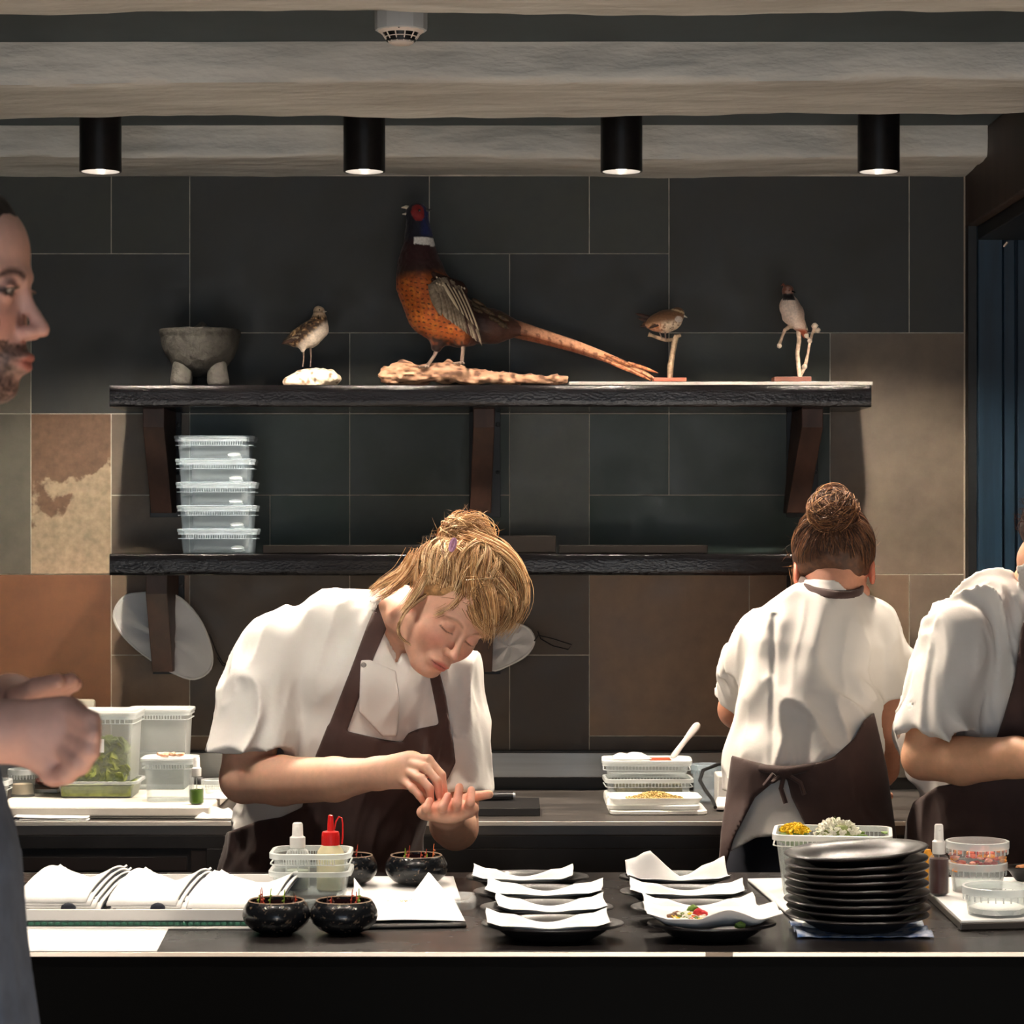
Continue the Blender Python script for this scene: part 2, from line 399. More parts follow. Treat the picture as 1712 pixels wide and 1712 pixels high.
# --- counters
M_steel = mat('brushed_steel', srgb(150, 146, 140), .33, 1, nscale=30, namt=.12, stretch=(.05, 1, 1), bump=.02)
M_steeld = mat('dark_steel', srgb(112, 106, 102), .42, .85, nscale=8, namt=.2, stretch=(.3, 1, 1), rvar=.08)
M_edge = mat('polished_edge', srgb(235, 225, 212), .35, .25)
M_cab = mat('cabinet_black', srgb(40, 37, 36), .4, nscale=12, namt=.2)
M_cabd = mat('cabinet_recess', srgb(12, 11, 11), .5)
M_cabp = mat('cabinet_drawer', srgb(50, 43, 41), .35)
M_top = mat('black_worktop', srgb(30, 27, 27), .26, nscale=5, namt=.12, rvar=.03, bump=.02, bscale=300, bdist=.0005)
M_front = mat('counter_front', srgb(3, 4, 5), .7, spec=.05)
D2 = 5.42
bc = thing('back_counter', 'long low back counter with steel worktop and dark drawer fronts under the shelves', 'counter', (0, D2, 0))
MB().bx(XL+.01, 1.08, 0, WALL-D2-.03, CT-.03, CT).build('worktop', M_steeld, bc, smooth=False, bevel=.002)
MB().bx(XL+.01, 1.08, -.003, .0, CT-.009, CT+.0005).build('worktop_edge', M_edge, bc, smooth=False, bevel=.0008)
MB().bx(XL+.01, 1.08, WALL-D2-.028, WALL-D2-.012, CT+.028, PZ(1258, 6.07)).build('upstand', M_steel, bc, smooth=False, bevel=.002)
MB().bx(XL+.01, 1.08, WALL-D2-.022, WALL-D2-.012, CT-.02, CT+.028).build('upstand_gap', M_cabd, bc, smooth=False)
MB().bx(XL+.01, 1.08, WALL-D2-.03, WALL-D2-.012, PZ(1258, 6.07), PZ(1255, 6.07)).build('upstand_seal', M_blackpaint, bc, smooth=False)
def Z2(py): return PZ(py, D2)
def X2(px): return PX(px, D2)
MB().bx(XL+.01, 1.08, .012, WALL-D2-.03, .08, CT-.03).build('carcass', M_cab, bc, smooth=False)
MB().bx(XL+.01, 1.08, .05, WALL-D2-.03, 0, .08).build('plinth', M_cabd, bc, smooth=False)
def rail(x0, x1, z0, z1, y=-.0, m=M_cab, name='rail'): MB().bx(X2(x0), X2(x1), y, .015, z0, z1).build(name, m, bc, smooth=False, bevel=.0015)
rail(-350, 1700, Z2(1419), CT-.030)
rail(345, 1700, .08, Z2(1419), name='front_panel')
for x0, x1 in ((-340, 345),):
    MB().bx(X2(x0), X2(x1), .013, .016, .1, Z2(1419)).build('recess', M_cabd, bc, smooth=False)
    rail(318, 345, .1, Z2(1419)-.004, .006, M_cabp, 'stile')
    MB().bx(X2(x0+40), X2(312), .004, .012, Z2(1456), Z2(1434)).build('drawer_front', M_cabp, bc, smooth=False, bevel=.001)
    MB().bx(X2(x0+40), X2(312), .004, .012, .12, Z2(1460)).build('drawer_front', M_cabp, bc, smooth=False, bevel=.001)
D1, D1B = 3.78, 4.64
fc = thing('front_counter', 'long black front counter with glossy dark worktop and thin bright steel edge', 'counter', (0, D1, 0))
MB().bx(XL+.01, 1.9, 0, D1B-D1, CT-.007, CT).build('worktop', M_top, fc, smooth=False, bevel=.0015)
MB().bx(XL+.01, PX(1180, D1)-.0005, -.003, 0, CT-.006, CT+.0004).build('worktop_edge', M_edge, fc, smooth=False, bevel=.0006)
MB().bx(PX(1180, D1), PX(1224, D1), -.003, 0, CT-.006, CT+.0004).build('worktop_edge', mat('dull_edge', srgb(90, 80, 70), .5, .8), fc, smooth=False)
MB().bx(PX(1224, D1)+.0005, 1.9, -.003, 0, CT-.006, CT+.0004).build('worktop_edge', M_edge, fc, smooth=False, bevel=.0006)
MB().bx(XL+.01, 1.9, .012, D1B-D1-.02, 0, CT-.007).build('counter_front', M_front, fc, smooth=False)
MB().bx(XL+.01, 1.9, .002, .012, CT-.11, CT-.007).build('apron_rail', M_front, fc, smooth=False, bevel=.002)

# --- wall shelves
M_shelf = mat('black_lacquered_wood', srgb(7, 6, 7), .16, nscale=20, namt=.3, bump=.55, bscale=150, bdist=.0022, stretch=(.6, 1, 1.4), spec=.2)
M_brk = mat('rusty_brown_bracket', srgb(60, 40, 32), .55, nscale=14, namt=.5, bump=.3, bscale=60, stretch=(1, 1, .35))
SF = 5.80
def shelf(label, ztop, zbot, br, hb):
    t = thing('wall_shelf', label, 'shelf', (0, SF, ztop))
    x0, x1 = PX(183, SF), PX(1457, SF); D = WALL-.008-SF
    nx = 150
    def fn(u, v):
        prof = [(D, 0), (D*.5, 0), (.01, 0), (.002, -.001), (0, -.004), (0, -.02), (0, -.035), (0, zbot-ztop+.004), (.003, zbot-ztop), (.01, zbot-ztop), (D*.5, zbot-ztop), (D, zbot-ztop)]
        a = prof[int(round(v*(len(prof)-1)))]; x = x0+(x1-x0)*u
        n = .0012*mnoise.noise(Vector((x*7, a[1]*60, ztop)))+.0006*mnoise.noise(Vector((x*30, a[1]*90, ztop)))
        return (x, a[0]+(n if a[0] < .05 else 0), a[1]+(n*.6 if a[0] < .05 else 0))
    m = MB().grid(nx, 11, fn, flip=True); N = nx+1
    m.f.append(tuple(i*N for i in range(12))); m.f.append(tuple(i*N+nx for i in range(12))[::-1])
    m.build('board', M_shelf, t, angle=50)
    zb = zbot-ztop
    for (xt, xb, wd) in br:
        g = thing('bracket', None, None); g.parent = t
        Xt, Xb, w = PX(xt, SF+.08), PX(xb, 6.0), S(wd, SF+.08)
        b = bpy.data.objects.new('x', None)
        vs = []
        yt, yb, yw = .075, .20, D
        for (X, y, z) in ((Xt, yt, zb), (Xt, yt, zb-.045), (Xb, yb, zb-hb), (Xb, yw-.012, zb-hb), (Xt, yw-.012, zb)):
            vs += [(X-w/2, y, z), (X+w/2, y, z)]
        fs = [(0, 2, 3, 1), (2, 4, 5, 3), (4, 6, 7, 5), (0, 8, 6, 4, 2), (1, 3, 5, 7, 9), (0, 1, 9, 8), (6, 8, 9, 7)]
        me = MB().add(vs, fs)
        COL.objects.unlink(g); bpy.data.objects.remove(g)
        bo = me.build('bracket', M_brk, t, smooth=False, bevel=.002)
        MB().bx(Xt-w*.75, Xt+w*.75, D-.012, D, zb-hb-.01, zb).build('wall_plate', mat('black_iron', srgb(24, 26, 28), .45, .4), bo, smooth=False, bevel=.001)
        for zz in (.03, hb*.6):
            MB().lathe([(.006, 0), (.005, .004), (.0001, .005)], 10, rot=Matrix.Rotation(pi/2, 3, 'X'), c=(Xt+w*.62, D-.012, zb-zz)).build('screw', MATS['black_iron'], bo)
    return t
zt, zb_ = PZ(643, SF), PZ(680, SF)
S_up = shelf('upper black lacquered wooden wall shelf carrying the mounted birds', zt, zb_, [(257, 270, 36), (809, 803, 36), (1358, 1333, 36)], .245)
zt2, zb2_ = PZ(926, SF), PZ(962, SF)
S_lo = shelf('lower black lacquered wooden wall shelf carrying the stacked plastic boxes', zt2, zb2_, [(262, 272, 36), (809, 805, 36), (1358, 1340, 36)], .235)
# ================================================================ IMPLICIT SURFACES (numpy)
def A(*v): return np.array(v, dtype=np.float32)
def vlen(p): return np.sqrt((p*p).sum(-1))
def ell(p, c, r, R=None):
    q = p-A(*c)
    if R is not None: q = q @ R
    r = A(*r); k0 = vlen(q/r); k1 = vlen(q/(r*r))+1e-9
    return k0*(k0-1)/k1
def sph(p, c, r): return vlen(p-A(*c))-r
def cap(p, a, b, ra, rb=None):
    if rb is None: rb = ra
    a = A(*a); b = A(*b); ab = b-a; L = float((ab*ab).sum())+1e-12
    t = np.clip(((p-a)@ab)/L, 0, 1)
    return vlen(p-a-t[:, None]*ab)-(ra+(rb-ra)*t)
def capf(p, a, b, ra, rb, n, k):
    # capsule flattened along direction n (radius along n is multiplied by k)
    n = A(*n); n = n/np.linalg.norm(n); a = A(*a); b = A(*b)
    sq = lambda q: q+((q@n)*(1/k-1))[:, None]*n if q.ndim > 1 else q+(q@n)*(1/k-1)*n
    return cap(sq(p), sq(a), sq(b), ra, rb)*k
def chain(p, pts, rad, k=.0):
    d = None
    for i in range(len(pts)-1):
        e = cap(p, pts[i], pts[i+1], rad[i], rad[i+1])
        d = e if d is None else (smin(d, e, k) if k else np.minimum(d, e))
    return d
def box(p, c, h, r=0, R=None):
    q = p-A(*c)
    if R is not None: q = q @ R
    q = np.abs(q)-(A(*h)-r)
    return vlen(np.maximum(q, 0))+np.minimum(q.max(-1), 0)-r
def smin(a, b, k):
    h = np.maximum(k-np.abs(a-b), 0)/k
    return np.minimum(a, b)-h*h*k*.25
def smax(a, b, k): return -smin(-a, -b, k)
def loft(p, sec):
    # sec: list of (centre, rx, ry, xdir) ; cross-sections are ellipses in the plane normal to the axis
    best = None
    for i in range(len(sec)-1):
        (c0, x0, y0, d0), (c1, x1, y1, d1) = sec[i], sec[i+1]
        a = A(*c0); b = A(*c1); ab = b-a; L = float((ab*ab).sum()); t = np.clip(((p-a)@ab)/L, 0, 1)
        q = p-a-t[:, None]*ab
        ax = ab/sqrt(L); dx = A(*d0)*(1-.0)+0; dx = dx-(dx@ax)*ax; dx /= np.linalg.norm(dx); dy = np.cross(ax, dx)
        s = t*t*(3-2*t)*.5+t*.5
        rx = x0+(x1-x0)*s; ry = y0+(y1-y0)*s
        u = q@dx; v = q@dy; w_ = q@ax
        k0 = np.sqrt((u/rx)**2+(v/ry)**2+(w_/np.minimum(rx, ry))**2); m = np.minimum(rx, ry)
        k1 = np.sqrt((u/rx**2)**2+(v/ry**2)**2+(w_/m**2)**2)+1e-9
        d = k0*(k0-1)/k1
        best = d if best is None else smin(best, d, .02)
    return best
def vnoise(p, s, seed=0):
    # cheap smooth value noise
    q = p*s+seed*17.13; i = np.floor(q); f = q-i; f = f*f*(3-2*f); i = i.astype(np.int64)
    def h(a, b, c):
        n = (a*73856093) ^ (b*19349663) ^ (c*83492791); n = (n ^ (n >> 13))*1274126177 & 0x7fffffff
        return (n % 65536)/65536.0
    r = 0
    for dx in (0, 1):
        for dy in (0, 1):
            for dz in (0, 1):
                w_ = (f[:, 0] if dx else 1-f[:, 0])*(f[:, 1] if dy else 1-f[:, 1])*(f[:, 2] if dz else 1-f[:, 2])
                r = r+w_*h(i[:, 0]+dx, i[:, 1]+dy, i[:, 2]+dz)
    return (r*2-1).astype(np.float32)
def sstep(a, b, x): t = np.clip((x-a)/(b-a), 0, 1); return t*t*(3-2*t)

def polygonise(fn, lo, hi, h):
    """naive surface nets on a grid that is only evaluated near the surface"""
    lo = np.array(lo, float); hi = np.array(hi, float); B = 6
    nb = np.maximum(np.ceil((hi-lo)/(h*B)).astype(int), 1); n = nb*B+1
    cs = [lo[a]+(np.arange(nb[a])+.5)*B*h for a in range(3)]
    C = np.stack(np.meshgrid(*cs, indexing='ij'), -1).reshape(-1, 3).astype(np.float32)
    dc = fn(C); act = (np.abs(dc) < B*h*1.25).reshape(nb)
    full = np.repeat(np.repeat(np.repeat(dc.reshape(nb), B, 0), B, 1), B, 2)
    D = np.empty(n, np.float32); D[:-1, :-1, :-1] = full; D[-1] = D[-2]; D[:, -1] = D[:, -2]; D[:, :, -1] = D[:, :, -2]
    m = np.zeros(n, bool); ai = np.argwhere(act)
    mm = np.repeat(np.repeat(np.repeat(act, B, 0), B, 1), B, 2)
    m[:-1, :-1, :-1] = mm
    for ax in range(3):
        s = [slice(None)]*3; t = [slice(None)]*3; s[ax] = slice(1, None); t[ax] = slice(None, -1)
        m[tuple(s)] |= m[tuple(t)].copy()
    idx = np.argwhere(m); pts = (lo+idx*h).astype(np.float32)
    out = np.empty(len(pts), np.float32)
    for i in range(0, len(pts), 200000): out[i:i+200000] = fn(pts[i:i+200000])
    D[m] = out
    for ax in range(3):     # close at the border
        s = [slice(None)]*3; s[ax] = 0; D[tuple(s)] = np.maximum(D[tuple(s)], h*.5); s[ax] = -1; D[tuple(s)] = np.maximum(D[tuple(s)], h*.5)
    ins = D < 0
    def sl(dx, dy, dz): return (slice(dx, n[0]-1+dx), slice(dy, n[1]-1+dy), slice(dz, n[2]-1+dz))
    cnt = np.zeros(n-1, np.uint8); corners = [(a, b, c) for a in (0, 1) for b in (0, 1) for c in (0, 1)]
    for c in corners: cnt += ins[sl(*c)]
    cells = np.argwhere((cnt > 0) & (cnt < 8))
    if len(cells) == 0: return np.zeros((0, 3)), np.zeros((0, 4), int)
    vid = -np.ones(n-1, np.int64); vid[tuple(cells.T)] = np.arange(len(cells))
    acc = np.zeros((len(cells), 3)); w_ = np.zeros(len(cells))
    for i, c in enumerate(corners):
        for j in range(3):
            if c[j] == 0:
                c2 = list(c); c2[j] = 1
                d0 = D[tuple((cells+c).T)]; d1 = D[tuple((cells+c2).T)]; x = (d0 < 0) != (d1 < 0)
                t = np.where(x, d0/(d0-d1+1e-12), 0)
                pt = np.array(c, float)+np.zeros((len(cells), 3)); pt[:, j] = t
                acc += pt*x[:, None]; w_ += x
    V = lo+(cells+acc/w_[:, None])*h
    Fs = []
    for j in range(3):
        e = [slice(1, n[0]-1), slice(1, n[1]-1), slice(1, n[2]-1)]; e[j] = slice(0, n[j]-1)
        e2 = list(e); e2[j] = slice(1, n[j])
        a = ins[tuple(e)]; b = ins[tuple(e2)]; x = np.argwhere(a != b)
        off = np.array([1, 1, 1]); off[j] = 0; q = x+off
        s0 = a[tuple(x.T)]
        u, v = [(1, 2), (2, 0), (0, 1)][j]
        def g(du, dv):
            r = q.copy(); r[:, u] -= du; r[:, v] -= dv; return vid[tuple(r.T)]
        f = np.stack([g(1, 1), g(0, 1), g(0, 0), g(1, 0)], 1)
        f[~s0] = f[~s0][:, ::-1]; Fs.append(f)
    Fq = np.concatenate(Fs)
    return V, Fq[(Fq >= 0).all(1)]
def np_mesh(name, V, Fq, mat_, parent=None, col=None, smooth=True):
    me = bpy.data.meshes.new(name); V = np.asarray(V, np.float32); Fq = np.asarray(Fq, np.int32); k = Fq.shape[1]
    me.vertices.add(len(V)); me.vertices.foreach_set('co', V.ravel())
    me.loops.add(Fq.size); me.loops.foreach_set('vertex_index', Fq.ravel())
    me.polygons.add(len(Fq)); me.polygons.foreach_set('loop_start', np.arange(len(Fq), dtype=np.int32)*k)
    me.update(calc_edges=True); me.validate()
    if smooth: me.polygons.foreach_set('use_smooth', np.ones(len(me.polygons), bool))
    if col is not None:
        at = me.color_attributes.new('col', 'FLOAT_COLOR', 'POINT')
        c = np.ones((len(V), 4), np.float32); c[:, :3] = col; at.data.foreach_set('color', c.ravel())
    me.materials.append(mat_)
    o = bpy.data.objects.new(name, me); link(o, parent); return o
def relax(V, Fq, it=1, lam=.5):
    for _ in range(it):
        s = np.zeros_like(V); c = np.zeros(len(V))
        for i in range(4):
            for j in (1, 3):
                np.add.at(s, Fq[:, i], V[Fq[:, (i+j) % 4]]); np.add.at(c, Fq[:, i], 1)
        V = V+(s/np.maximum(c, 1)[:, None]-V)*lam
    return V
def sdf_obj(name, fn, lo, hi, h, mat_, parent=None, colfn=None, it=1, xf=None, lam=.5):
    V, Fq = polygonise(fn, lo, hi, h)
    if it: V = relax(V, Fq, it, lam)
    col = colfn(V.astype(np.float32)) if colfn else None
    if xf is not None: V = xf(V)
    return np_mesh(name, V, Fq, mat_, parent, col)
def mixc(a, b, t): return a*(1-t[:, None])+np.array(b[:3], np.float32)*t[:, None]
def frame(fwd, up):
    f = Vector(fwd).normalized(); u = Vector(up); u = (u-f*u.dot(f)).normalized(); l = u.cross(f)
    return l, f, u       # left, forward, up

def strand_mesh(name, strands, mat_, parent=None, cols=None):
    """strands: list of (pts Nx3 array, radius); every strand is a thin tapering 3-sided lock"""
    Vs = []; Fs = []; Cs = []; n = 0
    for si, (pts, r) in enumerate(strands):
        pts = np.asarray(pts, float); m = len(pts)
        t = np.gradient(pts, axis=0); t /= np.linalg.norm(t, axis=1)[:, None]+1e-9
        a = np.cross(t, [0.31, .2, .93]); a /= np.linalg.norm(a, axis=1)[:, None]+1e-9; b = np.cross(t, a)
        rr = (r*np.clip(1.15-np.linspace(0, 1, m)**2, .15, 1))[:, None]
        ring = [pts+rr*(a*cos(th)+b*sin(th)) for th in (0, 2.094, 4.189)]
        Vs.append(np.stack(ring, 1).reshape(-1, 3))
        i = np.arange(m-1)[:, None]*3
        for k in range(3):
            k2 = (k+1) % 3; Fs.append(n+np.concatenate([i+k, i+k2, i+3+k2, i+3+k], 1))
        if cols is not None: Cs.append(np.repeat(np.array([cols[si]]), m*3, 0))
        n += m*3
    return np_mesh(name, np.concatenate(Vs), np.concatenate(Fs), mat_, parent, np.concatenate(Cs) if cols is not None else None)
# ================================================================ THINGS ON THE COUNTERS AND SHELVES
def plastic(name, tint=(.86, .88, .88), op=.35, rough=.12):
    """cloudy food-grade plastic: part of the light passes, the rest is a glossy milky surface"""
    if name in MATS: return MATS[name]
    m = bpy.data.materials.new(name); m.use_nodes = True; nt = m.node_tree; N = nt.nodes; L = nt.links; MATS[name] = m
    b = N['Principled BSDF']; b.inputs['Base Color'].default_value = (*tint, 1); b.inputs['Roughness'].default_value = rough
    b.inputs['IOR'].default_value = 1.48
    tr = N.new('ShaderNodeBsdfTransparent'); tr.inputs[0].default_value = (.95, .97, .97, 1); mx = N.new('ShaderNodeMixShader')
    lw = N.new('ShaderNodeLayerWeight'); lw.inputs[0].default_value = .25
    mr = N.new('ShaderNodeMapRange'); mr.inputs[3].default_value = op; mr.inputs[4].default_value = min(1, op+.45); L.new(lw.outputs['Facing'], mr.inputs[0])
    L.new(mr.outputs[0], mx.inputs[0]); L.new(tr.outputs[0], mx.inputs[1]); L.new(b.outputs[0], mx.inputs[2]); L.new(mx.outputs[0], N['Material Output'].inputs[0])
    return m
PL = plastic('clear_plastic', op=.07); PLM = plastic('milky_plastic', (.85, .86, .85), .16, .25); PLR = plastic('plastic_rim', (.9, .92, .92), .28, .2); PLW = plastic('frosted_plastic', (.88, .87, .84), .6, .35)
PLB = plastic('cool_clear_plastic', (.50, .60, .68), .13, .12); PLBR = plastic('cool_plastic_rim', (.55, .65, .72), .30, .12)
M_paper = mat('white_paper', srgb(222, 221, 220), .8, nscale=4, namt=.02)
M_napkin = mat('white_napkin', srgb(214, 213, 211), .9, nscale=200, namt=.04, bump=.15, bscale=500, bdist=.0006)
M_plate = mat('black_stoneware', srgb(30, 27, 27), .38, nscale=30, namt=.25, bump=.12, bscale=160, bdist=.001, rvar=.06)
M_bowl = mat('speckled_black_glaze', srgb(15, 17, 21), .22, nscale=140, color2=srgb(98, 84, 70), namt=.3, bump=.25, bscale=180, bdist=.001, detail=2)
M_bowl.node_tree.nodes['Map Range'].inputs[1].default_value = .60; M_bowl.node_tree.nodes['Map Range'].inputs[2].default_value = .72
M_wtray = mat('white_tray', srgb(226, 224, 222), .4)
M_wood = mat('dark_board_wood', srgb(14, 10, 8), .7, spec=.15, nscale=20, namt=.4, stretch=(.08, 1, 1), bump=.2, bscale=60)

def tub(label, w, d, h, loc, rz=0, cat='container', lid=False, taper=.008, mats=(PL, PLR), ribs=0, rad=.018, group=None, rim=.010, lidmat=None, name='plastic_tub', rings=0):
    t = thing(name, label, cat, loc, rz, group)
    bw, bd = w-.012, d-.012
    m = MB(); _, n, N_ = m.rlathe([(taper, .0), (taper-.001, .001), (0, h-.002), (0, h), (.0014, h), (.0014, h-.002), (taper+.001, .0022), (taper+.002, .002)], bw, bd, rad)
    m.rcap(n, N_, 0, True); m.rcap(n, N_, 7)
    m.build('tub_body', mats[0], t, angle=50)
    m = MB(); m.rlathe([(.0058, h-rim), (.0, h-rim), (0, h-.0005), (.001, h), (.0058, h), (.0058, h-rim)], w, d, rad+.005)
    m.build('rim', mats[1], t, angle=50)
    if ribs:
        m = MB()
        for i in range(ribs):
            x = -w/2+rad+(w-2*rad)*(i+.5)/ribs
            m.box((x, -d/2+.0008, h-rim-.005), (.0016, .0035, .010)); m.box((x, d/2-.0008, h-rim-.005), (.0016, .0035, .010))
        m.build('rim_ribs', mats[1], t, smooth=False)['kind'] = 'stuff'
        m = MB(); m.rlathe([(.0035, h-rim-.010), (.001, h-rim-.010), (.001, h-rim-.0085), (.0035, h-rim-.0085), (.0035, h-rim-.010)], w, d, rad+.003); m.build('rim_band', mats[1], t, angle=50)
    if lid:
        m = MB(); _, n, N_ = m.rlathe([(-.001, h-.004), (-.002, h-.003), (-.002, h+.003), (0, h+.004), (.008, h+.004), (.011, h+.0015)], w, d, rad+.006)
        m.rcap(n, N_, 5); m.build('lid', lidmat or mats[1], t, angle=50)
    return t
def round_tub(label, r, h, loc, mats=(PL, PLR), cat='container', lid=False, name='round_plastic_tub', group=None):
    t = thing(name, label, cat, loc, 0, group)
    MB().lathe([(.0001, .002), (r*.88, .002), (r*.88, 0), (r*.89, 0), (r, h), (r-.0012, h), (r*.89-.002, .003), (.0001, .003)], 40).build('tub_body', mats[0], t, angle=50)
    MB().lathe([(r, h-.012), (r+.004, h-.012), (r+.004, h-.0005), (r+.003, h), (r-.001, h), (r, h-.012)], 40).build('rim', mats[1], t, angle=50)
    m = MB()
    for k in range(28):
        a = 2*pi*k/28; m.box((cos(a)*(r+.002), sin(a)*(r+.002), h-.017), (.0018, .0018, .009), Matrix.Rotation(a, 3, 'Z'))
    m.build('rim_ribs', mats[1], t, smooth=False)['kind'] = 'stuff'
    return t
def fill_block(parent, w, d, h, z, m, name='filling', amp=.003, rad=.015):
    def fn(u, v):
        x = (u-.5)*w; y = (v-.5)*d; return (x, y, z+h+amp*mnoise.noise(Vector((x*90, y*90, z))))
    b = MB(); b.grid(14, 10, fn); n = len(b.v)
    b.bx(-w/2, w/2, -d/2, d/2, z, z+h-amp)
    return b.build(name, m, parent, angle=60)
def zc(py, d): return PZ(py, d)
def DC(py, z=CT): return (CZ-z)*F/(py-HY)

# ------------------------------------------------ lower shelf: five stacked boxes, boards
zs = zt2
hs = .0545
lab = ['topmost of the five stacked clear plastic boxes, with a crooked label seen inside', 'second from the top of the five stacked clear plastic boxes', 'middle one of the five stacked clear plastic boxes',
       'fourth from the top of the five stacked clear plastic boxes', 'bottom one of the five stacked clear plastic boxes, on the lower shelf']
M_lab = mat('grey_label', srgb(128, 130, 134), .7)
M_foil = mat('crumpled_foil', srgb(235, 235, 235), .3, .2)
for i in range(5):
    k = 4-i
    t = tub(lab[i], .184, .13, .0535, (PX(364.5+k*.0+(i-2)*1.2, 5.93), 5.925, zs+.0005+k*hs), radians((-1, 1.2, -.5, .8, 0)[i]), mats=(PLB, PLBR), ribs=26, group='clear boxes stacked on the lower shelf', taper=.006, lid=True, lidmat=PLBR, rad=.02, name='stacking_box')
    MB().grid(8, 4, lambda u, v: ((u-.5)*.13+.008, -.02+.004*sin(u*5), .008+.038*v+.006*u*(i == 0)), ).build('label_sheet', M_lab, t, solid=.0006)
    MB().ico((.048, -.045, .010), .016, 2, (1.1, .5, .45), .5).build('foil_scrap', M_foil, t)
def slab(name, label, cat, x0, x1, y0, y1, z0, h, m, group=None, bevel=.0015):
    o = MB().bx(-(x1-x0)/2, (x1-x0)/2, -(y1-y0)/2, (y1-y0)/2, 0, h).build(name, m, None, smooth=False, bevel=bevel)
    o.location = ((x0+x1)/2, (y0+y1)/2, z0); return tag(o, label, cat, group)
slab('serving_board', 'long dark wooden board on the lower shelf, behind the cook\'s bun to its left', 'board', PX(441, 5.86), PX(770, 5.86), 5.835, 5.93, zs+.001, .0185, M_wood)
slab('serving_board', 'dark wooden board on the lower shelf reaching right from behind the blond bun', 'board', PX(935, 5.86), PX(1182, 5.86), 5.835, 5.93, zs+.001, .0185, M_wood)
slab('serving_board', 'dark wooden board standing highest, at the back of the lower shelf behind the bun', 'board', PX(705, 5.98), PX(929, 5.98), 5.945, 6.05, zs+.001, .040, M_wood)
# pale strip along the upper shelf
o = slab('shelf_strip', 'thin pale strip lying along the right half of the upper shelf under the bird stands', 'strip', PX(950, 5.9), PX(1452, 5.9), 5.83, 6.06, zt+.0005, .008, mat('pale_strip', srgb(120, 116, 112), .45), bevel=.001)

# ------------------------------------------------ stone mortar
M_stone = mat('volcanic_stone', srgb(50, 48, 44), .85, nscale=60, namt=.35, bump=.8, bscale=110, bdist=.004)
sx = PX(335, 5.93); t = thing('stone_mortar', 'round footed dark stone mortar at the left end of the upper shelf', 'mortar', (sx, 5.93, zt+.0005))
H_ = PZ(553, 5.93)-zt
def mortar(p):
    d = smax(ell(p, (0, 0, .122), (.092, .092, .098)), p[:, 2]-H_, .004)
    d = smin(d, smax(np.abs(vlen(p[:, :2])-.088)-.007, np.abs(p[:, 2]-H_+.005)-.005, .003), .010)
    d = smax(d, -ell(p, (0, 0, H_+.01), (.083, .083, .080)), .004)
    return d-.0018*vnoise(p, 90, 2)
sdf_obj('mortar_bowl', mortar, (-.11, -.11, -.0), (.11, .11, H_+.02), .0042, M_stone, t)
for a in (-2.45, -.55, 1.55):
    sdf_obj('foot', lambda p: chain(p, [(cos(a)*.050, sin(a)*.050, .045), (cos(a)*.053, sin(a)*.053, .012)], [.024, .026])-.0012*vnoise(p, 90, 3), (-.11, -.11, 0), (.11, .11, .07), .005, M_stone, t)
MB().lathe([(.0001, 0), (.016, .002), (.020, .012), (.014, .03), (.011, .06), (.012, .075), (.0001, .082)], 20, rot=Matrix.Rotation(radians(58), 3, 'Y') @ Matrix.Rotation(radians(20), 3, 'X')).build('pestle', M_stone, None)
pe = bpy.data.objects['pestle']; tag(pe, 'dark stone pestle head just showing above the mortar rim', 'pestle'); pe.location = (sx-.05, 5.95, zt+.108)

# ------------------------------------------------ cloth strainers hanging from the brackets
M_mesh = plastic('fine_white_mesh', (.95, .95, .95), .5, .7)
M_wire = mat('dark_wire', srgb(18, 18, 20), .4, .6)
def strainer(label, cpx, outline, d, wire, seed, deep=.07):
    c = Vector(P(*cpx, d)); t = thing('cloth_strainer', label, 'strainer', c)
    pts = [P(x, y, d)-c for x, y in outline]; n = len(pts)
    R_, K = 9, 5
    N2 = n*4
    ring = []
    for i in range(N2):
        u = i/4; i0 = int(u) % n; f = u-int(u)
        p0, p1, p2, p3 = pts[(i0-1) % n], pts[i0], pts[(i0+1) % n], pts[(i0+2) % n]
        ring.append(.5*((2*p1)+(p2-p0)*f+(2*p0-5*p1+4*p2-p3)*f*f+(3*p1-p0-3*p2+p3)*f**3))
    for side, dep, nm in ((1, deep, 'mesh_bag'), (-1, .004, 'mesh_face')):
        m = MB()
        for r in range(R_+1):
            k = 1-r/R_*.97
            for i, q in enumerate(ring):
                fold = .013*sin(i*2*pi/N2*5+seed+r*.25)*sin(pi*r/R_)*(1 if side > 0 else .6)
                y = side*dep*(1-k*k)+fold+.003*mnoise.noise(Vector((q.x*40, q.z*40, seed+side)))
                m.v.append((q.x*k, y, q.z*k))
        for r in range(R_):
            for i in range(N2):
                a, b = r*N2+i, r*N2+(i+1) % N2; m.f.append((a, b, b+N2, a+N2))
        m.build(nm, M_mesh, t)
    MB().tube([tuple(q) for q in ring]+[tuple(ring[0])], .0028, 8, cap=False).build('hoop', mat('hoop_cloth', srgb(205, 205, 202), .7), t)
    MB().tube([P(x, y, dd)-c for x, y, dd in wire], .0016, 7).build('wire_handle', M_wire, t)
    return t
strainer('large white cloth strainer hanging behind the left bracket of the lower shelf', (272, 1066), [(232, 992), (290, 994), (330, 1030), (352, 1080), (352, 1118), (325, 1135), (290, 1125), (248, 1100), (208, 1065), (190, 1030), (205, 1000)], 6.03,
         [(350, 1060, 6.02), (362, 1090, 6.02), (372, 1108, 6.03), (400, 1122, 6.04), (372, 1112, 6.05), (364, 1100, 6.03)], 1, .035)
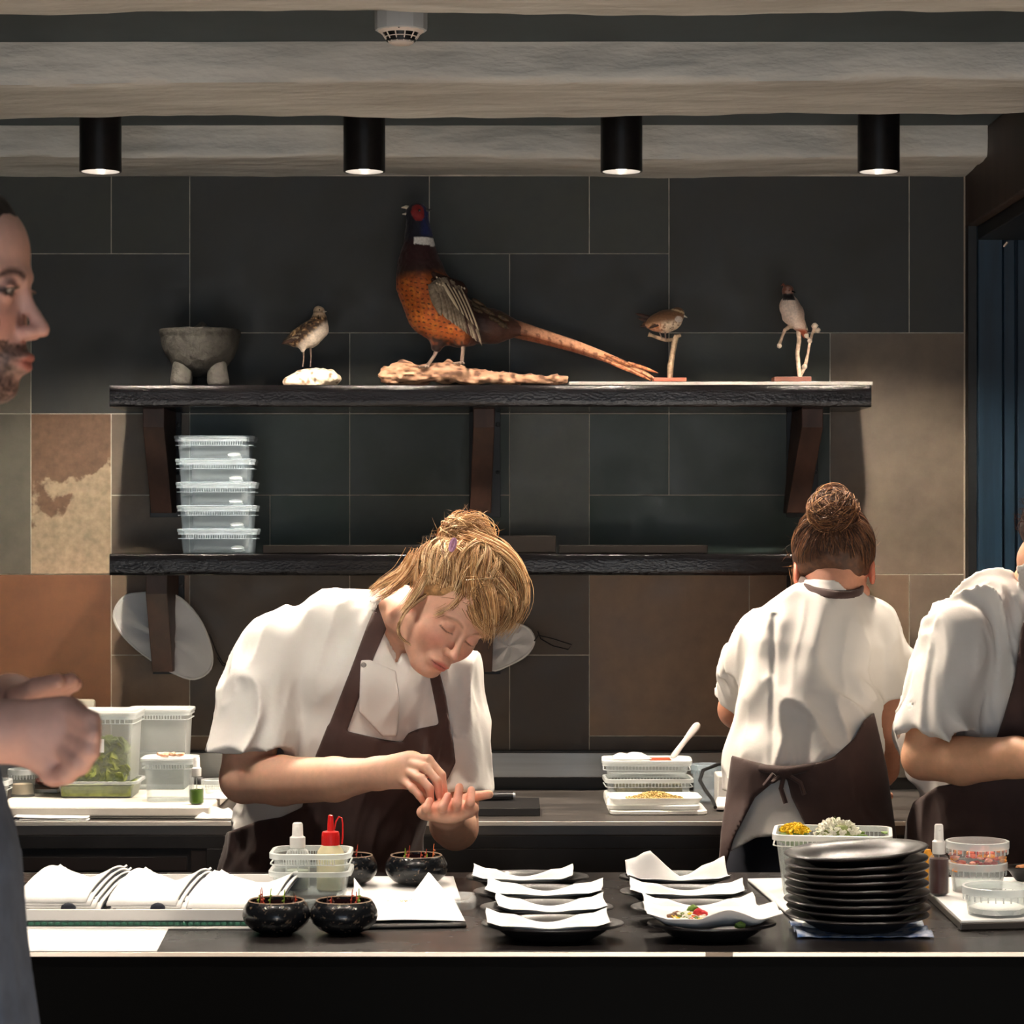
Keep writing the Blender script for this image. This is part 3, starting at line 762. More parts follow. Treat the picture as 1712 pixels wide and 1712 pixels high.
strainer('white cloth strainer hanging behind the bowed cook\'s forehead, wire handle to the right', (850, 1080), [(812, 1050), (850, 1042), (882, 1050), (893, 1072), (880, 1095), (850, 1112), (822, 1120), (808, 1090)], 6.03,
         [(893, 1072, 6.02), (900, 1062, 6.02), (925, 1068, 6.03), (956, 1078, 6.03), (950, 1086, 6.03), (925, 1080, 6.03), (904, 1068, 6.03), (899, 1055, 6.03)], 4, .035)

# ------------------------------------------------ wall sockets above the back counter
for px, lb in ((87, 'white wall socket left of its twin, above the green-filled tub'), (136, 'white wall socket right above the lid of the green-filled tub')):
    t = thing('wall_socket', lb, 'socket', (PX(px, 6.08), WALL-.012, PZ(1192, 6.08)))
    MB().rlathe([(0, 0), (0, .006), (.002, .008)], .066, .066, .006)[0] if False else None
    m = MB(); _, n, N_ = m.rlathe([(0, 0), (0, .006), (.002, .009), (.004, .009)], .066, .066, .008); m.rcap(n, N_, 3); o = m.build('frame', mat('socket_white', srgb(222, 214, 200), .4), t); o.rotation_euler = (pi/2, 0, 0)
    m = MB(); m.lathe([(.0001, .006), (.018, .006), (.0195, .0095)], 28); o = m.build('socket_well', mat('socket_white', srgb(222, 214, 200), .4), t); o.rotation_euler = (pi/2, 0, 0)
# ------------------------------------------------ back counter, left
M_leaf = mat('pale_green_leaves', srgb(128, 136, 76), .6, nscale=60, namt=.3)
M_green = mat('green_oil', srgb(74, 104, 18), .15, spec=.6)
M_board = mat('white_cutting_board', srgb(226, 218, 206), .5, nscale=10, namt=.06)
yb0, yb1 = DC(1357, .925), 5.90
bd = slab('cutting_board', 'long white cutting board on the back counter carrying the tubs at left', 'cutting board', PX(8, 5.6), PX(362, 5.6), 5.475, 5.93, CT+.0042, .022, M_board, bevel=.004)
zb_board = CT+.0265
slab('steel_shelf_mat', 'thin dark mat under the long white cutting board', 'mat', PX(10, 5.6), PX(355, 5.6), 5.46, 5.92, CT+.0006, .0034, M_cab)
t = tub('tall lidded plastic tub half full of round pale green leaves, paper label inside', S(172, 5.65), .17, S(116, 5.65)-.004, (PX(150, 5.72), 5.72, zb_board+.036), mats=(PLM, PLR), ribs=18, lid=True, lidmat=PLR, taper=.008, rim=.012)
tl = t; rnd = random.Random(3)
fill_block(t, .19, .125, .058, .010, M_leaf, amp=.008)
LH = MB().ico((0, 0, 0), .0145, 1, (1, 1, .16), .25)
lfm = None
for i in range(230):
    a = (rnd.uniform(-.085, .085), rnd.uniform(-.075, .06), rnd.uniform(.010, .082))
    if i % 4: a = (a[0]*1.08, -.0665-rnd.uniform(0, .004), a[2])
    else: a = (a[0], a[1], rnd.uniform(.07, .085))
    if lfm is None: o = LH.build('leaf', M_leaf, t, smooth=False); lfm = o.data
    else: o = bpy.data.objects.new('leaf', lfm); link(o, t)
    o.location = a; o.rotation_euler = (rnd.uniform(1.2, 2.0), rnd.uniform(-.4, .4), rnd.uniform(-.4, .4))
MB().bx(-.02, .045, -.0775, -.0765, .066, .096).build('paper_label', M_paper, t, smooth=False)
mk = mat('marker_ink', srgb(40, 36, 36), .7)
def txt(s, parent, loc, size, m, rot=(pi/2, 0, 0)):
    c = bpy.data.curves.new('lettering', 'FONT'); c.body = s; c.size = size; c.extrude = .0001; c.materials.append(m)
    tmp = bpy.data.objects.new('tmp', c); COL.objects.link(tmp); dg = bpy.context.evaluated_depsgraph_get(); dg.update()
    me = bpy.data.meshes.new_from_object(tmp.evaluated_get(dg)); bpy.data.objects.remove(tmp)
    o = bpy.data.objects.new('lettering', me); link(o, parent); o.location = loc; o.rotation_euler = rot; o['kind'] = 'stuff'; return o
txt('IN', t, (.000, -.0782, .0835), .0115, mk); txt('07', t, (-.003, -.0782, .073), .0105, mk)
t = tub('flat plastic tub of green leaves underneath the tall leaf tub', S(140, 5.65), .15, .038, (PX(168, 5.70), 5.70, zb_board), mats=(PLM, PLR), ribs=0, taper=.010, rim=.006)
fill_block(t, .155, .125, .026, .004, M_leaf)
t = tub('large empty lidded plastic tub behind and right of the leaf tub', S(118, 5.9), .15, S(130, 5.9), (PX(272, 5.9), 5.985-.06, zb_board if False else CT+.0265), mats=(PLM, PLR), ribs=18, lid=True, lidmat=PLR, taper=.010)
t.location.y = 5.862; t.scale = (.9, .8, 1)
t = tub('small square lidded plastic tub carrying shellfish scraps, beside the green spray bottle', S(90, 5.6), .105, S(70, 5.6), (PX(283, 5.585), 5.60, zb_board), mats=(PL, PLR), ribs=14, lid=True, lidmat=PLR, taper=.007)
for i, (dx, dy, s_) in enumerate(((-.012, 0, 1), (.006, .005, .9), (.022, -.004, .8))):
    o = MB().ico((0, 0, 0), .011*s_, 2, (1.5, .8, .5), .5).build('shellfish_scrap', mat('shell_flesh', srgb(236, 206, 176), .5, nscale=80, color2=srgb(206, 120, 84)), None)
    o.location = (PX(283, 5.585)+dx, 5.59+dy, zb_board+S(70, 5.6)+.0095); o.rotation_euler = (0, .1, i*1.3)
    tag(o, ('leftmost pale shellfish scrap on the lid of the small square tub', 'middle orange shellfish scrap on the lid of the small square tub', 'right shellfish scrap on the lid of the small square tub')[i], 'shellfish', 'shellfish scraps on the lid')
def spray_bottle(label, loc, r, hb, liquid, lm, capm, name='spray_bottle', glass=PL, hc=.04, square=False):
    t = thing(name, label, 'bottle', loc)
    MB().lathe([(.0001, .001), (r*.8, .001), (r, .004), (r, hb*.82), (r*.85, hb*.93), (r*.5, hb), (r*.5, hb+.004)], 28).build('bottle_body', glass, t)
    if lm: MB().lathe([(.0001, .002), (r*.8-.001, .002), (r-.0015, .005), (r-.0015, liquid), (.0001, liquid)], 28).build('liquid', lm, t)
    MB().lathe([(r*.62, hb), (r*.64, hb+.001), (r*.64, hb+hc*.42), (r*.5, hb+hc*.46), (r*.46, hb+hc*.5), (r*.42, hb+hc*.95), (r*.34, hb+hc), (.0001, hb+hc)], 24).build('spray_cap', capm, t)
    MB().box((0, -r*.44, hb+hc*.82), (.003, .004, .003)).build('nozzle', capm, t, smooth=False)
    MB().tube([(0, 0, hb), (.001, 0, .008)], .0013, 6).build('dip_tube', PLR, t)
    return t
M_wcap = mat('white_cap', srgb(225, 222, 218), .4)
spray_bottle('little spray bottle half full of bright green oil on the white board', (PX(329, 5.52), 5.515, zb_board), .0165, .062, .033, M_green, M_wcap, hc=.042, glass=plastic('clear_bottle', (.8, .8, .8), .015, .08))
t = tub('small clear tub at the right end of the white board, beside the cook\'s elbow', S(46, 5.7), .06, .034, (PX(358, 5.7), 5.72, zb_board), mats=(PL, PLR), ribs=8, taper=.004)
def crumple(name, label, cat, loc, w, d, h, m, seed=0, group=None, rz=0):
    def fn(u, v):
        x, y = (u-.5)*w, (v-.5)*d; q = Vector((x*22+seed, y*22, seed)); e = min(u, 1-u, v, 1-v)*4
        k = 1+.12*mnoise.noise(Vector((u*3+seed, v*3, 1))); return (x*k, y*k, max(.001, h*min(1, e)*(.55+.6*mnoise.noise(q)+.3*mnoise.noise(q*2.3))+.001))
    o = MB().grid(36, 28, fn).build(name, m, None, angle=70, solid=.0012); o.location = loc; o.rotation_euler.z = rz
    return tag(o, label, cat, group)
crumple('plastic_wrap', 'crumpled clear plastic wrap at the right end of the back counter board', 'plastic wrap', (PX(362, 5.5), 5.50, CT+.001), .085, .085, .026, plastic('crumpled_film', (.85, .83, .80), .45, .15), 5)
crumple('kitchen_paper', 'small heap of white kitchen paper on the board beside the cook\'s elbow', 'kitchen paper', (PX(352, 5.6), 5.64, zb_board), .07, .05, .016, M_paper, 9)
t = round_tub('round clear tub with pale cream inside at the left end of the board', .030, .062, (PX(38, 5.68), 5.68, zb_board))
MB().lathe([(.0001, .03), (.022, .028), (.025, .006), (.0001, .005)], 20).build('cream', mat('cream', srgb(222, 200, 170), .6), t)
t = tub('milky tub cut by the left edge of the back counter', .08, .09, .045, (PX(-12, 5.6), 5.6, zb_board), mats=(PLM, PLR), ribs=10)
slab('meat_tray', 'steel tray with a slice of pink meat behind the walking man\'s hand', 'tray', PX(52, 5.8), PX(104, 5.8), 5.74, 5.90, zb_board, .010, M_steel)
o = MB().ico((0, 0, 0), .03, 2, (1, 1.3, .35), .3).build('meat_slice', mat('pink_meat', srgb(176, 120, 112), .5, nscale=40, namt=.3), None); o.location = (PX(78, 5.8), 5.82, zb_board+.021); tag(o, 'pink slice of meat on the steel tray at left', 'meat')
# folded cloth at the counter edge
def folded(name, label, cat, x0, x1, y0, y1, z, layers, m, seed):
    t = thing(name, label, cat, ((x0+x1)/2, (y0+y1)/2, z)); w, d = x1-x0, y1-y0
    for i in range(layers):
        def fn(u, v, i=i):
            return ((u-.5)*w*(1-.02*i), (v-.5)*d+.003*mnoise.noise(Vector((u*3, seed, i))), .0018+.0042*i+.0025*(1-u)**2*(i+1)/layers+.0012*mnoise.noise(Vector((u*5, v*4, seed+i))))
        MB().grid(24, 8, fn).build('fold', m, t, solid=.0028)
    return t
folded('folded_cloth', 'folded white cloth with navy lining at the front edge of the back counter', 'cloth', PX(24, 5.45), PX(149, 5.45), 5.425, 5.47, CT, 2, M_napkin, 2)
MB().tube([(-.079, -.02, .004), (-.074, -.02, .007), (-.066, -.021, .006)], .0035, 8).build('navy_lining', M_navy, bpy.data.objects['folded_cloth'])

# ------------------------------------------------ back counter, right
slab('black_cutting_board', 'small black cutting board on the steel counter behind the cupped hands', 'cutting board', PX(770, 5.6), PX(903, 5.52), 5.515, 5.72, CT+.0006, .018, mat('black_board', srgb(26, 24, 24), .45), bevel=.002)
t = thing('chef_knife', 'black-handled knife lying on the black cutting board', 'knife', (PX(800, 5.66), 5.66, CT+.0192))
MB().tube([(.0, 0, .008), (.04, .0, .0095), (.078, 0, .0105)], [.0085, .0095, .009], 12).build('handle', mat('black_handle', srgb(26, 25, 27), .35), t)
MB().tube([(.078, 0, .0105), (.083, 0, .0106)], .0085, 12).build('end_cap', mat('steel', (.6, .6, .6), .3, 1), t)
m = MB(); m.v = [(-.17, .0, .002), (0, -.002, -.0), (0, .002, .0), (-.15, 0, .018), (0, -.002, .018), (0, .002, .018)]; m.f = [(0, 1, 4, 3), (0, 3, 5, 2), (3, 4, 5), (0, 2, 1), (1, 2, 5, 4)]; m.build('blade', mat('steel', (.6, .6, .6), .3, 1), t, smooth=False)
bx_, by_ = PX(1095, 5.6), 5.62
slabs = [('flat milky lid at the very bottom of the tub stack by the seed tray', .215, .17, .010), ('flat milky lid second from the bottom of the tub stack by the seed tray', .205, .165, .011)]
z = CT+.0005
for i, (lb, w_, d_, h_) in enumerate(slabs):
    t = thing('plastic_cover', lb, 'lid', (bx_+(.004, -.003)[i], by_, z), radians((1, -3)[i]), 'lids under the seed tray')
    m = MB(); _, n, N_ = m.rlathe([(.004, 0), (0, .002), (0, h_-.002), (.003, h_), (.012, h_), (.016, h_-.004)], w_, d_, .02); m.rcap(n, N_, 5); m.rcap(n, N_, 0, True); m.build('lid_shell', PLW, t, angle=50); z += h_+.0008
t = thing('seed_tray', 'shallow white tray heaped with green and golden seeds in front of the tub stack', 'tray', (bx_-.002, by_-.02, z), radians(2))
m = MB(); _, n, N_ = m.rlathe([(.010, 0), (.008, .001), (0, .013), (0, .014), (.003, .014), (.012, .004)], .205, .13, .02); m.rcap(n, N_, 5); m.rcap(n, N_, 0, True); m.build('tray_shell', PLW, t, angle=50)
rnd = random.Random(5); m1 = MB()
for i in range(1100):
    a = rnd.gauss(0, .028); b = rnd.gauss(0, .014); b = max(-.045, min(.045, b)); a = max(-.062, min(.062, a)); zz = .006+.016*math.exp(-(a/.05)**2-(b/.03)**2)*rnd.random()
    m1.ico((a, b-.01, zz+.002), rnd.uniform(.0016, .0026), 0, (1, 1, .8))
o = m1.build('seeds', mat('toasted_seeds', srgb(150, 128, 62), .6, nscale=120, color2=srgb(214, 180, 120)), t, smooth=False); o['kind'] = 'stuff'
ys = 5.70; zz = z+.0
tb = []
for i, (lb, hh) in enumerate((('lower of the two clear tubs stacked behind the seed tray', .036), ('upper of the two clear tubs stacked behind the seed tray, spoon on top', .036))):
    t = tub(lb, S(152, 5.6), .13, hh, (PX(1085-i*2, 5.72), 5.775, CT+.025+i*.0385), radians((2, -2)[i]), mats=(PL, PLR), ribs=22, group='clear tubs behind the seed tray', lid=(i == 1), taper=.006, rim=.009)
    if i == 0: fill_block(t, .15, .10, .016, .004, mat('grey_herbs', srgb(120, 112, 84), .7, nscale=80, namt=.4))
slab('tub_riser', 'milky lid lying under the two clear tubs behind the seed tray', 'lid', PX(1012, 5.72), PX(1160, 5.72), 5.715, 5.84, CT+.0005, .0235, PLW, bevel=.006)
ztop = CT+.025+.0385+.036+.0055
crumple('plastic_film', 'curled clear plastic film on top of the clear tubs at right', 'plastic film', (PX(1058, 5.7), 5.76, ztop), .085, .07, .016, plastic('crumpled_film2', (.9, .9, .9), .5, .2), 15)
slab('red_card', 'small orange-red card under the bowl of the white spatula', 'card', PX(1088, 5.7), PX(1124, 5.7), 5.73, 5.79, ztop-.004, .003, mat('orange_card', srgb(150, 66, 36), .5))
t = thing('white_spatula', 'white plastic spatula standing out to the upper right of the clear tubs', 'spatula', (PX(1124, 5.7), 5.73, ztop))
pr = [(0, .006), (.012, .009), (.03, .0075), (.06, .007), (.075, .010), (.095, .0115), (.104, .009), (.108, .003)]
m = MB(); dx, dz = .056, .072; L_ = sqrt(dx*dx+dz*dz); ux, uz = dx/L_, dz/L_
for s_, wd in pr:
    for sg in (-1, 1): m.v.append((ux*s_*.95-uz*wd*sg, -.0015+.004*sin(s_*20), uz*s_*.95+ux*wd*sg*.8+.002))
for i in range(len(pr)-1): m.f.append((2*i, 2*i+1, 2*i+3, 2*i+2))
m.build('spatula_body', mat('spatula_plastic', srgb(232, 222, 214), .35), t, solid=.003, sub=1)
t = round_tub('tall clear jug behind the white box at right of the tubs', .036, .085, (PX(1183, 5.82), 5.82, CT+.0005), mats=(plastic('glass_jug', (.6, .66, .72), .2, .05), PLBR), name='clear_jug')
t = thing('label_printer', 'small grey-white box with a sloping front, partly behind the back-turned cook', 'box', (PX(1216, 5.66), 5.66, CT+.0005))
MB().bx(-.022, .04, 0, .10, 0, .075).build('housing', mat('appliance_white', srgb(190, 188, 184), .5), t, smooth=False, bevel=.004)
m = MB(); m.v = [(-.034, -.06, .004), (.04, -.06, .004), (.04, 0, .004), (-.034, 0, .004), (-.034, -.06, .012), (.04, -.06, .012), (.04, 0, .028), (-.022, 0, .028)]
m.f = [(3, 2, 1, 0), (4, 5, 6, 7), (0, 1, 5, 4), (1, 2, 6, 5), (2, 3, 7, 6), (3, 0, 4, 7)]; m.build('front_slope', MATS['appliance_white'], t, smooth=False, bevel=.003)
o = MB().tube([P(1228, 1275, 5.8), P(1200, 1278, 5.78), P(1175, 1288, 5.75), P(1170, 1305, 5.72), P(1180, 1322, 5.68), P(1192, 1338, 5.60), P(1196, 1350, 5.55)], .0042, 10).build('power_cable', mat('black_cable', srgb(14, 14, 15), .45), None); tag(o, 'black cable looping beside the grey-white box on the back counter', 'cable')

# ------------------------------------------------ FRONT COUNTER left
Z0 = CT+.0006
def sheet(name, label, corners, m=M_paper, lift=None, th=.0005, nx=14, ny=8, z=Z0, cat='paper', group=None):
    """a sheet given by its four corners on the counter: front-left, front-right, back-right, back-left"""
    fl, fr_, br, bl = [Vector(c) for c in corners]; c = (fl+fr_+br+bl)/4
    def fn(u, v):
        p = (fl*(1-u)+fr_*u)*(1-v)+(bl*(1-u)+br*u)*v-c
        return (p.x, p.y, p.z+(lift(u, v) if lift else 0))
    o = MB().grid(nx, ny, fn).build(name, m, None, angle=60, solid=th); o.location = c
    return tag(o, label, cat, group)
def GP(px, py, z=Z0):
    d = (CZ-z)*F/(py-HY); return Vector(((px-CX)*d/F, d, z))
sheet('paper_sheet', 'white paper strip lying flat on the worktop in front of the long white tray', [GP(-30, 1591), GP(262, 1591), GP(284, 1549), GP(-30, 1549)], lift=lambda u, v: .0004+.0006*sin(u*7)*v)
# long white tray on a green knobbly mat
ty0, ty1 = 4.00, 4.40
slab('white_underlay', 'thin white sheet under the green knobbly mat, edge running to the black bowls', 'underlay', PX(15, 4.0), PX(452, 4.0), ty0-.012, ty1, Z0, .0028, M_wtray, bevel=.0006)
t = thing('green_mat', 'green knobbly non-slip mat squeezed between the white tray and its underlay', 'mat', (PX(228, 4.0), ty0, Z0+.0032))
gm = mat('green_rubber', srgb(28, 66, 54), .5)
MB().bx(-.205, .20, .002, .36, 0, .007).build('mat_sheet', gm, t, smooth=False)
kb = None
for k in range(38):
    if kb is None: o = MB().ico((0, 0, 0), .0052, 1, (1, .5, .72)).build('knob', mat('green_knob', srgb(42, 96, 76), .35), t); kb = o.data
    else: o = bpy.data.objects.new('knob', kb); link(o, t)
    o.location = (-.20+k*.0106, .001, .0038)
zt_ = Z0+.0107
t = thing('white_tray', 'long white tray carrying three piles of folded white napkins', 'tray', ((PX(15, 4.0)+PX(455, 4.05))/2, (ty0+ty1)/2, zt_))
w_ = PX(455, 4.05)-PX(15, 4.0); m = MB(); _, n, N_ = m.rlathe([(.004, 0), (0, .002), (-.002, .019), (.003, .019), (.006, .006)], w_, ty1-ty0, .012); m.rcap(n, N_, 4); m.rcap(n, N_, 0, True); m.build('tray_shell', M_wtray, t, angle=40)
zn = zt_+.0065
M_fold_dark = mat('dark_fold_inside', srgb(30, 34, 46), .8)
def napkins(cx_, sk, n, label, w=.145, seed=0):
    """a pile of folded napkins: front edge hangs on the tray lip, the rear is humped and fanned to the right"""
    g = 'folded napkins on the white tray'
    for i in range(n):
        t = thing('folded_napkin', label[i], 'napkin', (PX(cx_, 4.03)+(n-1-i)*.0075, 4.03, zn), 0, g)
        def fn(u, v, i=i):
            x = (u-.5)*w+sk*v+.0; y = .0+v*.235
            hump = .030*sin(pi*min(1, v*1.08))**.8*(.45+.55*v)
            edge = .016*v*(abs(u-.5)*2)**3
            dip = -.012*v*math.exp(-((u-.60)/.22)**2)
            z = .012+.0035*i*1.3+hump*.75+edge+dip+.006*(v*2-1 if v > .5 else 0)+.0006*mnoise.noise(Vector((u*6, v*6, seed+i)))
            if v < .08: z -= .006*(1-v/.08)
            return (x, y, z)
        MB().grid(26, 20, fn).build('upper_fold', M_napkin, t, solid=.0032, angle=70)
        def fn2(u, v, i=i): a = fn(u, v); return (a[0]+.002, a[1]+.001, a[2]-.0036)
        MB().grid(18, 12, fn2).build('dark_fold_inside', M_fold_dark, t, solid=.0008, angle=70)  # dark sheet standing for the shade inside the fold
    bo = bpy.data.objects.new('x', None)
napkins(84, .030, 4, ['bottom napkin of the left pile', 'second napkin from the bottom of the left pile', 'third napkin from the bottom of the left pile', 'top napkin of the leftmost pile on the white tray'], .114, 1)
napkins(236, .028, 3, ['bottom napkin of the middle pile', 'middle napkin of the middle pile on the tray', 'top napkin of the middle pile on the white tray'], .112, 5)
napkins(384, .028, 2, ['bottom napkin of the right pile, behind the tub with bottles', 'top napkin of the right pile, left of the tub with two bottles'], .138, 9)
for o in list(COL.objects):
    if o.get('category') == 'napkin': o['label'] = 'folded white '+o['label'] if 'folded' not in o['label'] else o['label']
for px, lb in ((108, 'left'), (258, 'middle')):
    o = MB().ico((0, 0, 0), .011, 2, (1.15, .5, .8)).build('fold_opening', M_fold_dark, None); o.location = (PX(px+4, 4.0), 4.012, zn+.013); tag(o, 'dark bead standing for the shaded open fold under the %s napkin pile' % lb, 'cloth')  # dark bead put where the fold opens onto its shaded inside

# tub with two bottles (two nested tubs)
tc = (PX(521, 4.25), 4.25)
t = tub('outer clear tub holding the spray bottle and red-capped squeeze bottle', .139, .125, .062, (tc[0], tc[1], Z0), mats=(PL, PLR), ribs=0, taper=.010, rad=.022, rim=.008)
t = tub('inner clear tub nested in the outer one around the two bottles', .137, .122, .070, (tc[0], tc[1], Z0+.022), mats=(PL, PLR), ribs=20, taper=.009, rad=.024, rim=.009)
M_cloudy = mat('cloudy_grey_green', srgb(120, 126, 104), .4)
spray_bottle('white-capped spray bottle with grey-green liquid standing left in the nested tubs', (PX(498, 4.25), 4.245, Z0+.0245), .0205, .072, .034, M_cloudy, M_wcap, glass=PLM, hc=.042)
t = thing('squeeze_bottle', 'squeeze bottle of pale yellow sauce with a bright red cap and nozzle', 'bottle', (PX(553, 4.25), 4.245, Z0+.0245))
M_sauce = mat('pale_yellow_plastic', srgb(206, 196, 158), .35, sss=.1); M_red = mat('red_plastic', srgb(196, 22, 20), .35)
MB().lathe([(.0001, 0), (.020, 0), (.0235, .003), (.0235, .058), (.022, .066), (.0145, .077), (.0135, .079)], 32).build('bottle_body', M_sauce, t)
MB().lathe([(.0138, .074), (.0148, .075), (.0148, .096), (.0135, .099), (.0065, .1005), (.0055, .102), (.0048, .120), (.0040, .1265), (.0001, .128)], 28).build('red_cap', M_red, t)
m = MB()
for k in range(24): a = 2*pi*k/24; m.box((.0148*cos(a), .0148*sin(a), .085), (.0012, .0012, .016), Matrix.Rotation(a, 3, 'Z'))
m.build('cap_ridges', M_red, t, smooth=False)['kind'] = 'stuff'
MB().tube([(.006, 0, .101), (.009, 0, .116), (.014, 0, .124), (.019, 0, .122), (.0205, 0, .112), (.0205, .001, .09), (.019, .001, .078)], .0013, 8).build('tip_tether', M_red, t)

# bowls
def bowl(label, px, py, d, r=.0535, content=0):
    t = thing('stoneware_bowl', label, 'bowl', (PX(px, d), d, Z0), group='black glazed bowls on the front counter')
    MB().lathe([(.0001, .001), (r*.45, .001), (r*.46, 0), (r*.5, .001), (r*.74, .007), (r*.93, .017), (r, .027), (r*.985, .036), (r*.92, .044), (r*.83, .051), (r*.80, .052), (r*.775, .050), (r*.86, .040), (r*.92, .028), (r*.85, .014), (r*.5, .006), (.0001, .005)], 48, jit=.012).build('bowl_body', M_bowl, t, angle=80)
    MB().lathe([(r*.83, .0512), (r*.805, .0526), (r*.78, .0508)], 48, jit=.012).build('bare_rim', mat('bare_clay_rim', srgb(120, 98, 78), .6, nscale=80, namt=.3), t)
    rnd = random.Random(content); 
    MB().lathe([(.0001, .026), (r*.55, .024), (r*.8, .016)], 20, jit=.2).build('leaf_bed', mat('dark_red_leaves', srgb(60, 18, 22), .6, nscale=80, color2=srgb(120, 30, 30)), t)
    ms = [mat('red_twig', srgb(172, 60, 36), .6), mat('brown_twig', srgb(70, 40, 34), .6), mat('green_sprig', srgb(120, 150, 40), .6), mat('orange_twig', srgb(206, 110, 62), .6)]
    for k in range(7):
        a = rnd.uniform(-.6, .6)*r; b = rnd.uniform(-.4, .3)*r; h = rnd.uniform(.03, .05); lx = rnd.uniform(-.006, .006)
        tw = MB().tube([(a, b, .022), (a+lx*.5, b, .022+h*.5), (a+lx, b+.002, .022+h)], [.0014, .0011, .0007], 6)
        for q in range(5): zz = .03+h*.75*q/5; tw.ico((a+lx*q/5+rnd.uniform(-.002, .002), b-.001, zz), .0019, 0)
        tw.build('twig', ms[rnd.choice([0, 0, 1, 2, 3])], t, smooth=False)
    return t
bowl('black glazed bowl of red twigs, front left of the pair at the counter edge', 462, 1575, 3.955, content=1)
bowl('black glazed bowl of twigs, right one of the pair at the counter edge', 575, 1575, 3.955, content=5)
t = bowl('black glazed bowl with a red twig standing on the white board in the second row', 696, 1490, 4.44, r=.0555, content=3); t.location.z = Z0+.0065
t = bowl('black glazed bowl half hidden behind the tub of bottles', 584, 1485, 4.44, r=.050, content=8); t.location.z = Z0+.0065
sheet('white_board', 'thin white board under the two rear bowls', [GP(560, 1508), GP(770, 1508), GP(758, 1470), GP(575, 1470)], M_wtray, th=.005, cat='board', lift=lambda u, v: .003)
def lift_a(u, v):
    return .0015+.002*sin(u*4+v*3)+.034*max(0, 1-abs(u-.78)/.16)*max(0, (v-.45)/.55)+.022*max(0, 1-u/.12)*max(0, (v-.5)/.5)*1.2
sheet('paper_stack', 'pile of white papers with a peaked corner, right of the tub of bottles', [GP(590, 1550), GP(778, 1547), GP(752, 1497), GP(592, 1502)], lift=lambda u, v: lift_a(u, v)+.007, nx=40, ny=14)
sheet('dark_folder', 'dark folder edge showing under the white paper pile', [GP(592, 1554), GP(780, 1551), GP(758, 1500), GP(600, 1500)], M_cab, th=.004, lift=lambda u, v: .003, cat='folder')
crumbs = MB(); rnd = random.Random(9)
for i in range(26): crumbs.ico((rnd.gauss(0, .012), rnd.gauss(0, .010), .0008), rnd.uniform(.0007, .0013), 0)
o = crumbs.build('crumbs', mat('golden_crumbs', srgb(206, 160, 96), .7), None, smooth=False); o.location = GP(676, 1518)+Vector((0, 0, .0115)); tag(o, 'scatter of golden crumbs on the white paper pile', 'crumbs', kind='stuff')
t = thing('plastic_cover', 'clear plastic lid lying on the worktop at the right end of the paper pile', 'lid', (PX(748, 4.2), 4.21, Z0+.016), radians(-8))
m = MB(); _, n, N_ = m.rlathe([(0, -.010), (.002, 0), (.006, .003), (.014, .003), (.018, .0)], .10, .13, .03); m.rcap(n, N_, 4); m.build('lid_shell', PL, t, angle=50)

# plates with papers
def plate_prof(r, h=.026):
    return [(.0001, .002), (r*.50, .002), (r*.52, 0), (r*.56, .001), (r*.68, .008), (r*.80, .017), (r*.99, h-.004), (r, h-.002), (r*.985, h), (r*.84, h-.002), (r*.72, h-.010), (r*.6, .008), (.0001, .006)]
def plate(label, x, y, z, r, ry=1, group=None, rz=0, rot=None, jit=.012, name='stoneware_plate'):
    t = thing(name, label, 'plate', (x, y, z), rz, group, rot)
    MB().lathe(plate_prof(r), 56, ry=ry, jit=jit).build('plate_body', M_plate, t, angle=60)
    return t
def liner(label, x, y, z, w, d, seed, rz=0, peaks=()):
    rnd = random.Random(seed); ph = rnd.uniform(0, 6)
    def fn(u, v):
        a, b = (u-.5)*2, (v-.5)*2
        X, Y = a*w/2, b*d/2-.010*max(0, b)*(1-a*a)
        rim = .021*min(1, ((a*.95)**2+(b*.9)**2))**1.0
        rn = math.hypot(X/.110, Y/.077)
        zz = float(np.interp(rn, [0, .6, .72, .84, 1.0, 1.3], [.0110, .0130, .0215, .0292, .0300, .0315]))
        zz += .010*max(0, abs(a)-.78)*4*max(0, abs(b)-.3)+.0025*max(0, b)*(abs(a)**2)
        zz += .0010*mnoise.noise(Vector((u*3+seed, v*2, seed)))
        for (pu, pv, ph_, pw) in peaks: zz += ph_*max(0, 1-math.hypot((u-pu)/pw, (v-pv)/pw))**1.0
        return (X+.004*mnoise.noise(Vector((v*3, seed, 1))), Y+.004*mnoise.noise(Vector((u*3, seed, 4))), zz)
    o = MB().grid(44, 22, fn).build('paper_liner', M_paper, None, angle=80, solid=.0005); o.location = (x, y-.006, z); o.rotation_euler.z = rz
    return tag(o, label, 'paper', 'white paper liners on the black plates')
PD = (3.90, 4.065, 4.235, 4.41)
wl = ('nearest the counter edge', 'second from the front', 'third from the front', 'farthest back')
for i, d in enumerate(PD):
    px = (924, 914, 900, 882)[i]; r = (.111, .108, .110, .108)[i]
    plate('black oval stoneware plate %s in the left column' % wl[i], PX(px, d), d, Z0, r, .70, 'black plates with paper liners')
    liner('white paper liner on the plate %s in the left column' % wl[i], PX(px+(-8, 8, 10, -8)[i], d), d, Z0, (.190, .176, .196, .176)[i], .124, i*3+1, radians((1, 2, -3, -1)[i]))
